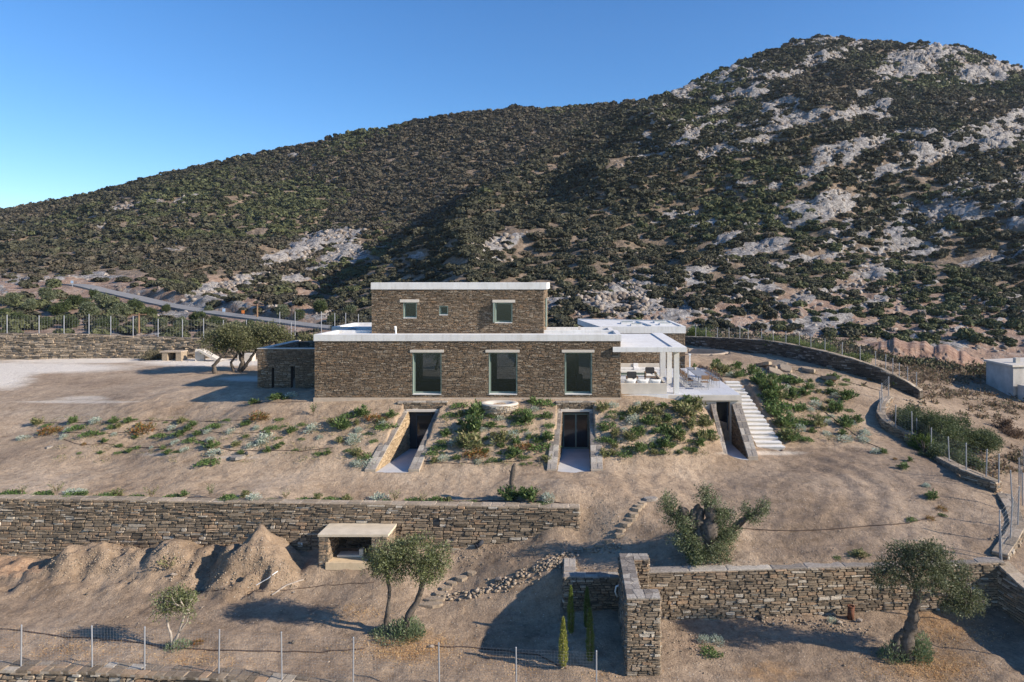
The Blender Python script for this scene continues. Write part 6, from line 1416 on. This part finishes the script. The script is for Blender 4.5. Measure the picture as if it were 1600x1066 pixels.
# olive and oak trees in the valley behind the far left wall
vt=[]
for i in range(4):
    r=np.random.default_rng(800+i); cols=[(.10,.12,.06),(.13,.145,.08),(.07,.085,.045),(.17,.18,.12)] if i%2 else [(.055,.075,.028),(.075,.095,.035),(.045,.058,.025)]
    bl=[(r.uniform(-.5,.5),r.uniform(-.4,.4),r.uniform(.55,1.05),r.uniform(.4,.6),r.uniform(.4,.6),r.uniform(.35,.5)) for k in range(7)]
    qs,cs=crown(r,bl,1.3,(.10,.2),(.05,.09),cols,.16,.5); mb=MB(); mb.tube([(0,0,-.2),(.05,0,.3),(-.05,.05,.6)],[.09,.07,.05],6)
    root=thing('valley_tree',(0,0,0),'x','tree','trees in the valley behind the far left wall'); np_obj('crown',quads_mesh('crown',qs,cs,M['leaf']),root); obj('trunk',mb,M['bark'],root); vt.append(root)
VP=[(15,478,26),(48,486,24),(75,470,26),(95,492,28),(118,478,24),(140,496,30),(165,480,28),(185,498,30),(150,468,20),(210,488,26),(30,508,26),(70,512,24),(235,498,24),(110,512,26),(170,516,28),(250,514,22),(285,516,26),(310,504,24),(340,512,24),(365,518,22),(215,515,24),(5,500,24),(390,514,20),(260,486,14),(440,498,26),(468,500,22),(500,488,26),(520,506,20),(545,496,24),(325,490,16)]
VP.sort(); used=set()
for i,(px,py,w) in enumerate(VP):
    k=i%4 if rp.random()<.8 else 0; p=MP(px,py,zL) 
    if k in used: o=copy_tree(vt[k])
    else: o=vt[k]; used.add(k)
    s=w*p.y/F/2.0; o.location=(p.x,p.y,p.z-.1); o.scale=(s,s,s*1.05); o.rotation_euler=(0,0,rp.uniform(0,6.28)); nn=len(VP)
    if i<len(ordn): od=ordn[i]
    else: od=ordn[nn-1-i].replace('leftmost','rightmost').replace('from the left','from the right')
    o['label']='%s tree, %s in the valley behind the far left wall'%('grey-green olive' if k%2 else 'dark evergreen',od)

# ------------------------------------------------------------------ stepping stones, slabs, rubble
def slab(name,label,cat,group,px,py,w,h,mat,seed,t=.09,lift=.03,tilt=.05):
    p=G(px,py); s=p.y/F; W_=w*s; D=h*s*p.y/(CH-p.z)*.9; rn=random.Random(seed); n_=9; poly=[]
    for k in range(n_):
        a=2*math.pi*k/n_; r=rn.uniform(.8,1.08); poly.append((p.x+math.cos(a)*W_/2*r,p.y+math.sin(a)*D/2*r))
    tx,ty=rn.uniform(-tilt,tilt),rn.uniform(-tilt,tilt); zz=[p.z+lift+(q[0]-p.x)*tx+(q[1]-p.y)*ty for q in poly]
    mb=MB(); mb.prism(poly,[z-t-.05 for z in zz],[z-.02 for z in zz]); c=[(p.x+(q[0]-p.x)*.93,p.y+(q[1]-p.y)*.93) for q in poly]; mb.prism(c,[z-.021 for z in zz],zz)
    return tag(obj(name,mb,M[mat],None,loc=tuple(p)),label,cat,group)
ups=[(1016,780,24,5),(1004,787,16,4),(999,791,16,4),(995,796,18,4),(990,804,18,5),(986,812,18,4),(978,819,20,5),(971,829,16,4),(968,836,20,5),(952,846,16,4),(938,853,16,5),(922,858,12,4)]
for i,e in enumerate(ups):
    od='topmost' if i==0 else ('lowest' if i==len(ups)-1 else ordn[i].replace('from the left','from the top'))
    slab('stepping_stone','flat grey stepping stone, %s of the upper flight by the pruned olive'%od,'stepping stone','stepping stones of the upper flight',*e,'slab_stone' if i else 'pale_stone',i,lift=.07)
los=[(737,897,17,5),(721,905,24,7),(706,913,20,6),(697,921,20,6),(690,930,26,7),(680,938,36,8),(674,947,42,9)]
for i,e in enumerate(los):
    od='topmost' if i==0 else ('lowest' if i==len(los)-1 else ordn[i].replace('from the left','from the top'))
    slab('stepping_stone','tan stepping stone, %s of the lower flight right of the big olive'%od,'stepping stone','stepping stones of the lower flight',*e,'slab_stone',30+i,t=.14,lift=.1)
sl_=[(1192,571,22,7),(1205,577,18,6),(1218,574,24,5),(1228,578,20,6),(1212,583,24,5),(1240,590,18,5),(1262,579,16,7),(1294,594,18,9),(1298,601,10,5)]
for i,e in enumerate(sl_): slab('flat_rock','loose flat brown rock slab, %s on the path above the planted bank'%ordn[i],'rock','flat rock slabs above the planted bank',*e,'slab_stone',60+i,t=.2,lift=.2,tilt=.3)
slab('manhole_slab','flat grey stone slab lying in the dirt at the lower edge of the left bed','slab',None,372,713,26,8,'pale_stone',80,lift=.05)
slab('flat_stone','small bluish flat stone on bare earth left of the beds','rock',None,78,698,10,4,'pale_stone',81)
for i,(px,py,w,sz_) in enumerate([(1031,966,0,.17),(1036,967,0,.13),(1060,966,0,.22),(1053,965,0,.14),(1312,975,0,.25),(1341,972,0,.2),(1190,968,0,.3),(1208,977,0,.18),(1248,962,0,.16),(779,908,0,.32),(271,900,0,.24),(458,927,0,.1),(458,1005,0,.15),(135,930,0,.14),(1549,986,0,.12),(1484,835,0,.1),(674,1012,0,.18)]):
    p=G(px,py); v,f=RT[i%6]; mb=MB(); mb.add([tuple(Vector(tuple(q*sz_*np.array([1,1,.7])))+p+Vector((0,0,sz_*.25))) for q in v],f.tolist())
    lab=['pale boulder at the foot of the white hoop, left','small pale stone touching the left hoop boulder','large pale boulder right of the white hoop','small pale stone between the hoop boulders','boulder left of the rusty pipe','round boulder just right of the rusty pipe','dark boulder at the foot of the lower right wall','low rock near the foot of the lower right wall','small white angular stone left of the rusty pipe','round pinkish boulder in the rubble bank','boulder beside the thin shrub left of the big mound','small pale stone below the shelter','dark stone left of the big olive shadow','black stone in the bare ground at left','white stone near the bottom right wall','white stone in the right field','brown rock near the fence right of the big olive'][i]
    tag(obj('boulder',mb,M['mrock'] if i not in (12,13,6) else M['dark_stone'],None,loc=tuple(p)),lab,'rock')
# rubble: broken stone retaining the bank
rb_=np.random.default_rng(8); pts_=[]; szs=[]
def lay(x0,y0,x1,y1,n_,spread,smin,smax):
    for k in range(n_):
        t=rb_.random(); px=x0+(x1-x0)*t+rb_.normal()*spread*1.6; py=y0+(y1-y0)*t+rb_.normal()*spread
        p=G(px,py); s=rb_.uniform(smin,smax); pts_.append((p.x,p.y,p.z+s*.2)); szs.append(s)
lay(680,935,760,925,70,4,.06,.2); lay(760,925,830,895,90,5,.05,.18); lay(830,895,905,862,110,5,.05,.18); lay(905,862,970,855,70,4,.05,.15); lay(860,880,900,872,40,3,.06,.16)
lay(210,850,330,900,500,14,.02,.08); lay(350,850,450,890,420,12,.02,.07); lay(340,905,480,905,200,8,.02,.08); lay(60,880,200,880,420,14,.02,.07); lay(700,870,850,850,200,12,.02,.07); lay(1180,965,1350,985,220,8,.02,.1); lay(1040,985,1120,1040,160,14,.02,.06)
lay(960,770,960,850,150,14,.02,.06); lay(1020,900,1300,870,300,8,.015,.05); lay(1040,765,1200,840,300,16,.015,.05); lay(1560,845,1600,830,60,6,.05,.15); lay(1420,625,1440,640,40,4,.08,.2)
lay(1200,560,1330,620,120,14,.02,.08); lay(230,556,300,560,40,3,.05,.2)
o=rock_mass('rubble',np.array(pts_),np.array(szs),M['slab_stone'],4,.75); tag(o,'loose broken stones and clods along the earth banks','rubble',kind='stuff')
n_=16000; gxr=rb_.uniform(-26,18,n_); gyr=20.8+22*rb_.random(n_)**1.3; k=(gyr<39); gxr=gxr[k];gyr=gyr[k]; gz=height(gxr,gyr)
kk=(fbm(gxr*.35,gyr*.35,5,3)+rb_.uniform(-.5,.5,len(gxr)))>.0; kk&=~((gyr<fwy(gxr)))
for w in WELLS.values(): kk&=~((gyr>w['f']-.2)&(gxr>min(w['lf'],w['lb'])-.7)&(gxr<max(w['rf'],w['rb'])+.7))
gxr,gyr,gz=gxr[kk],gyr[kk],gz[kk]
o=rock_mass('pebbles',np.stack([gxr,gyr,gz],-1),rb_.uniform(.008,.036,len(gxr))*(1+1.6*(rb_.random(len(gxr))<.08)),M['slab_stone'],5,.7); tag(o,'small stones and pebbles scattered over the bare earth','pebbles',kind='stuff')
# dry grass round the trees
dg=[];dc=[]
for (cx_,cy_,rx_,ry_,n_) in [(640,1015,90,22,2600),(560,960,60,14,500),(1450,1045,110,24,2400),(1490,990,70,20,900),(120,1010,120,20,900),(300,1035,90,16,700),(960,1055,60,8,200),(800,1040,80,18,300),(1555,760,20,20,150)]:
    for k in range(n_):
        px=cx_+rb_.normal()*rx_*.5; py=cy_+rb_.normal()*ry_*.5
        if k%6==0: c_=G(px,min(py,1064)); 
        x=c_.x+rb_.normal()*.16; y=c_.y+rb_.normal()*.16; dg.append((x,y,c_.z))
dg=np.array(dg); dg=dg[(dg[:,1]>fwy(dg[:,0])+.3)]; r=np.random.default_rng(6); n_=len(dg); d=unit(r,n_); d[:,2]=np.abs(d[:,2])*.5+.15; d/=np.linalg.norm(d,axis=1)[:,None]
dg[:,2]=height(dg[:,0],dg[:,1]); q,c=blades(r,dg,d,r.uniform(.04,.12,n_),r.uniform(.008,.02,n_),pick(r,[(.42,.27,.12),(.34,.19,.08),(.5,.36,.19)],n_)); o=np_obj('dry_grass',quads_mesh('dry_grass',[q],[c],M['leaf'])); tag(o,'short rusty dry grass and straw on the lower terraces','dry grass',kind='stuff')

# ------------------------------------------------------------------ hoses and small things
def hose(name,label,cat,path,r,mat,px=True,lift=0.0,wig=.03,seed=1,group=None):
    rn=random.Random(seed); P_=[]
    for a,b in zip(path[:-1],path[1:]):
        n_=max(2,int(math.dist(a,b)/12))
        for k in range(n_): t=k/n_; P_.append((a[0]+(b[0]-a[0])*t,a[1]+(b[1]-a[1])*t))
    P_.append(path[-1]); V=[]
    for p in P_:
        g_=G(*p); g_.y+=rn.uniform(-wig,wig); g_.z=hz(g_.x,g_.y)+r*.7+lift; V.append(g_)
    mb=MB(); mb.tube(V,r,5); return tag(obj(name,mb,M[mat],None,True,loc=tuple(V[0])),label,cat,group)
hose('irrigation_hose','brown irrigation hose winding along the bottom left behind the wire fence','hose',[(0,983),(40,987),(100,996),(150,998),(200,1003),(258,1012),(330,1016),(420,1018),(500,1020),(570,1014)],.022,'hose',seed=1)
hose('irrigation_hose','brown irrigation hose running from the big olive towards the cypress recess','hose',[(670,1010),(730,1012),(790,1018),(840,1024),(870,1040),(885,1045)],.022,'hose',seed=2)
for i,(lab,pt) in enumerate([('upper irrigation hose across the left bed',[(60,661),(110,661),(150,661),(185,661),(230,658),(285,658),(330,659),(400,655)]),('second irrigation hose across the left bed',[(100,676),(150,678),(200,676),(245,672),(290,673),(350,677),(420,676)]),
  ('third irrigation hose sagging across the left bed',[(100,687),(118,694),(140,695),(165,693),(190,699),(235,700),(270,698)]),('lower irrigation hose across the left bed',[(270,690),(310,688),(345,700),(365,705),(420,704),(470,705),(520,700)]),('short upper irrigation hose by the sapling',[(380,630),(430,629),(480,628)]),
  ('lower irrigation hose across the middle bed',[(665,722),(700,724),(760,724),(820,720),(855,718)]),('irrigation hose across the bed below the sofa',[(940,690),(985,694),(1040,696),(1095,690)]),('irrigation hose along the top of the long retaining wall, left half',[(0,774),(100,776),(200,778),(300,778),(420,782)]),('irrigation hose along the top of the long retaining wall, right half',[(420,782),(560,784),(700,784),(790,783),(870,785),(890,788)]),
  ('irrigation hose crossing the field right of the pruned olive',[(1150,826),(1220,830),(1290,828),(1360,822),(1420,818),(1470,806)]),('irrigation hose on the planted bank',[(1180,600),(1230,625),(1290,645),(1350,690),(1375,700)]),('irrigation hose along the path below the curving wall',[(1180,568),(1260,582),(1320,596),(1380,612)])]):
    hose('irrigation_hose','brown '+lab,'hose',pt,.018 if i<8 else .022,'hose',seed=10+i)
hose('water_pipe','pale thin pipe lying on the dirt left of the shelter','pipe',[(400,915),(420,903),(434,893)],.02,'white_plastic',seed=30,wig=.01)
hose('water_pipe','thin grey pipe across the bank between mound and big olive','pipe',[(310,924),(350,922),(400,925),(450,922),(520,914),(585,910)],.014,'hose',seed=31)
hose('fallen_branch','pale fallen branch on the ground below the shelter','branch',[(425,930),(440,920),(456,913),(475,906)],.035,'bark_grey',seed=32)
b_=G(1046,966); mb=MB(); s=b_.y/F; mb.tube([b_+Vector((x*s,0,z*s)) for x,z in [(-14,31),(-8,31.5),(-2,29),(3,24),(6,17),(6,10),(3,2),(0,-3)]],.045,8); tag(obj('white_hoop',mb,M['white_plastic'],None,True,loc=tuple(b_)),'curved white plastic pipe hooping out of the ground beside the pier wall','pipe')
b_=G(964,962); mb=MB(); mb.tube([Vector((1.78,b_.y,-4.95)),Vector((1.66,b_.y,-5.0)),Vector((1.62,b_.y,-5.2)),Vector((1.7,b_.y,-5.4))],.035,8); tag(obj('pipe_stub',mb,M['white_plastic'],None,True,loc=(1.7,b_.y,-5.2)),'small white pipe bend on the shaded side of the pier wall','pipe')
b_=G(1329,966); mb=MB(); mb.tube([b_+Vector((0,0,-.1)),b_+Vector((.02,0,.44))],.125,16); mb.lathe((b_.x+.02,b_.y,b_.z+.42),[(.125,0),(.14,.02),(.14,.05),(.1,.05),(.1,-.1)],16); tag(obj('rusty_pipe',mb,M['rust'],None,True,loc=tuple(b_)),'short upright rusty iron pipe standing in front of the lower right wall','pipe')
for i,(px,py,lab) in enumerate([(665,840,'short clay drain pipe sticking out at the foot of the long wall, left one'),(681,842,'short clay drain pipe at the foot of the long wall, right one')]):
    p=G(px,py); mb=MB(); v0=p+Vector((0,.25,.15)); mb.lathe((0,0,0),[(.11,-.4),(.12,0),(.085,0),(.08,-.35)],16); mb.v=[(v0.x+v[0],v0.y-.2-v[2]-.25,v0.z+v[1]) for v in mb.v]; tag(obj('drain_pipe',mb,M['rust'],None,True,loc=tuple(p)),lab,'pipe')
p=G(750,856); mb=MB(); mb.tube([p+Vector((-.12,0,.06)),p+Vector((.02,.05,.16)),p+Vector((.12,.1,.28))],[.09,.1,.07],10); mb.tube([p+Vector((-.14,0,.06)),p+Vector((-.16,-.02,.05))],[.1,.1],10); tag(obj('pipe_elbow',mb,M['fabric_dark'],None,True,loc=tuple(p)),'dark pipe elbow lying on the bank below the long wall','pipe')
p=G(480,831); mb=MB(); p=Vector((hx(475,30.7),30.7,hzz(845,30.7))); mb.box(p.x-.1,p.x+.1,p.y-.45,p.y-.38,p.z-.1,p.z+.1,bev=.01); tag(obj('junction_box',mb,M['white_plastic'],None,loc=tuple(p)),'small pale junction box on the shaded wall left of the shelter','box')
for i,(px,py,c) in enumerate([(343,710,'left one of the two dark irrigation heads by the grey slab'),(385,711,'right one of the two dark irrigation heads by the grey slab')]):
    p=G(px,py); mb=MB(); mb.lathe(tuple(p),[(.0,.0),(.08,0),(.07,.16),(.04,.18),(0,.18)],12); tag(obj('sprinkler',mb,M['fabric_dark'],None,True,loc=tuple(p)),c,'sprinkler')
# thin straw and seedlings between the bed plants
r=np.random.default_rng(14); Qd=[];Cd=[]
for (ax_,ay_,bx_,by_,n_) in [(560,640,860,728,900),(900,634,1110,712,700),(1180,575,1340,690,900),(80,650,600,722,800)]:
    for k in range(n_):
        px=r.uniform(ax_,bx_); py=r.uniform(ay_,by_)
        if vn(px*.06,py*.12,3)<-.05: continue
        p=G(px,py); t_=(p.y-34.2)/4.8
        if any(w['f']-.2<p.y<w['b']+.5 and w['lf']+(w['lb']-w['lf'])*(p.y-w['f'])/(w['b']-w['f'])-.8<p.x<w['rf']+(w['rb']-w['rf'])*(p.y-w['f'])/(w['b']-w['f'])+.8 for w in WELLS.values()) or (9.8<p.x<12.2 and p.y<46 and p.y>38): continue
        m_=12; b=np.array([p.x,p.y,p.z])+r.normal(size=(m_,3))*np.array([.14,.14,.01]); d=unit(r,m_); d[:,2]=np.abs(d[:,2])*.7+.2; d/=np.linalg.norm(d,axis=1)[:,None]
        q,c=blades(r,b,d,r.uniform(.05,.16,m_),r.uniform(.015,.035,m_),pick(r,[(.26,.21,.11),(.16,.16,.07),(.11,.13,.05),(.30,.24,.14)],m_)); Qd.append(q);Cd.append(c)
o=np_obj('ground_cover',quads_mesh('ground_cover',Qd,Cd,M['leaf'])); tag(o,'thin straw coloured ground cover between the shrubs of the beds','ground cover',kind='stuff')

# dry brush on the rough field outside the right boundary
r=np.random.default_rng(12); Qd=[];Cd=[]
for (cx_,cy_,rx_,ry_,n_) in [(1480,592,110,14,150),(1440,578,70,8,60),(1560,640,50,18,50),(1540,735,40,14,25),(1590,720,20,20,20),(1480,615,60,12,50),(1380,578,20,6,12)]:
    for k in range(n_):
        px=cx_+r.normal()*rx_*.5; py=cy_+r.normal()*ry_*.5
        if px>1690 or py<562: continue
        p=G(px,py); m_=26; sz_=r.uniform(.12,.42)
        u=unit(r,m_); u[:,2]=np.abs(u[:,2]); b=np.array([p.x,p.y,p.z])+u*r.uniform(.2,1,(m_,1))*np.array([sz_*1.3,sz_,sz_*.8]); d=u*.6+unit(r,m_)*.7; d/=np.linalg.norm(d,axis=1)[:,None]
        q,c=blades(r,b,d,r.uniform(.15,.35,m_),r.uniform(.06,.14,m_),pick(r,[(.15,.105,.07),(.11,.08,.055),(.19,.14,.09),(.10,.095,.05)],m_)); Qd.append(q);Cd.append(c)
o=np_obj('dry_brush',quads_mesh('dry_brush',Qd,Cd,M['leaf'])); tag(o,'low brown dry brush over the rough field outside the right boundary','dry brush',kind='stuff')
# pink earth cliff and scrub beyond the right boundary
us_=np.linspace(1322,1545,150); ts_=np.linspace(0,1,30); Uc,Tc=np.meshgrid(us_,ts_); Yc=69.0+0*Uc
hc=(1-np.abs((Uc-1435)/116)**3).clip(0,1)*(1+.12*fbm(Uc*.05,0*Uc,3,3)); zb0=CH-(np.interp(Uc,[1322,1435,1545],[566,577,588])-CY)*Yc/F-.5; Zc=zb0+Tc*2.5*hc
Yc=Yc+Tc*1.6+0.8*fbm(Uc*.06,Zc*.8,2,4)*(1-Tc*.5)+7.0*(Tc>.97); Xc=(Uc-CX)*Yc/F; idx=np.arange(Uc.size).reshape(Uc.shape)
fc=np.stack([idx[:-1,:-1],idx[:-1,1:],idx[1:,1:],idx[1:,:-1]],-1).reshape(-1,4); m,nt,b=newmat('pink earth'); p=pos(nt); n1=noise(nt,.9,8,.7,p)
L(nt,ramp(nt,n1,[(.3,(.14,.08,.055)),(.5,(.28,.175,.125)),(.7,(.42,.32,.25))]),b.inputs['Base Color']); bump(nt,b,n1,1.0,.5)
o=np_obj('cliff',np_mesh('cliff',np.stack([Xc,Yc,Zc],-1).reshape(-1,3),fc,m)); o['kind']='structure'
Qd=[];Cd=[]; r=np.random.default_rng(33)
for k in range(620):
    px=r.uniform(1075,1640); py=np.interp(px,[1075,1300,1450,1640],[527,548,572,585])+r.uniform(-9,9 if px>1330 else 5)
    Yk=r.uniform(62,77) if px<1330 else r.uniform(66,73); xk=(px-CX)*Yk/F; zk=hz(xk,Yk)
    if px<1400 and Yk<np.interp(px,[CX+q[0]*F/q[1] for q in bw],[q[1] for q in bw])+1.5: continue
    m_=30; sz_=r.uniform(.25,.75); u=unit(r,m_); u[:,2]=np.abs(u[:,2]); b=np.array([xk,Yk,zk])+u*r.uniform(.3,1,(m_,1))*np.array([sz_*1.4,sz_,sz_*.8]); d=u*.6+unit(r,m_)*.7; d/=np.linalg.norm(d,axis=1)[:,None]
    cols=[(.085,.09,.045),(.11,.11,.06)] if r.random()<.55 else [(.17,.13,.085),(.12,.095,.06)]
    q,c=blades(r,b,d,r.uniform(.2,.45,m_),r.uniform(.12,.24,m_),pick(r,cols,m_)); Qd.append(q);Cd.append(c)
o=np_obj('low_scrub',quads_mesh('low_scrub',Qd,Cd,M['scrubleaf'])); tag(o,'low green and brown scrub filling the strip behind the curving boundary wall','scrub',kind='stuff')
# thin air between the house and the mountain
mb=MB(); mb.box(-1250,1250,-60,700,-34,260)
m=bpy.data.materials.new('thin air'); m.use_nodes=True; nt=m.node_tree; nt.nodes.clear(); o_=N(nt,'ShaderNodeOutputMaterial'); v_=N(nt,'ShaderNodeVolumePrincipled')
v_.inputs['Color'].default_value=(0.75,0.85,1,1); v_.inputs['Density'].default_value=HAZE; v_.inputs['Anisotropy'].default_value=0.2; L(nt,v_.outputs[0],o_.inputs['Volume'])
o=obj('haze',mb,m); o['kind']='stuff'
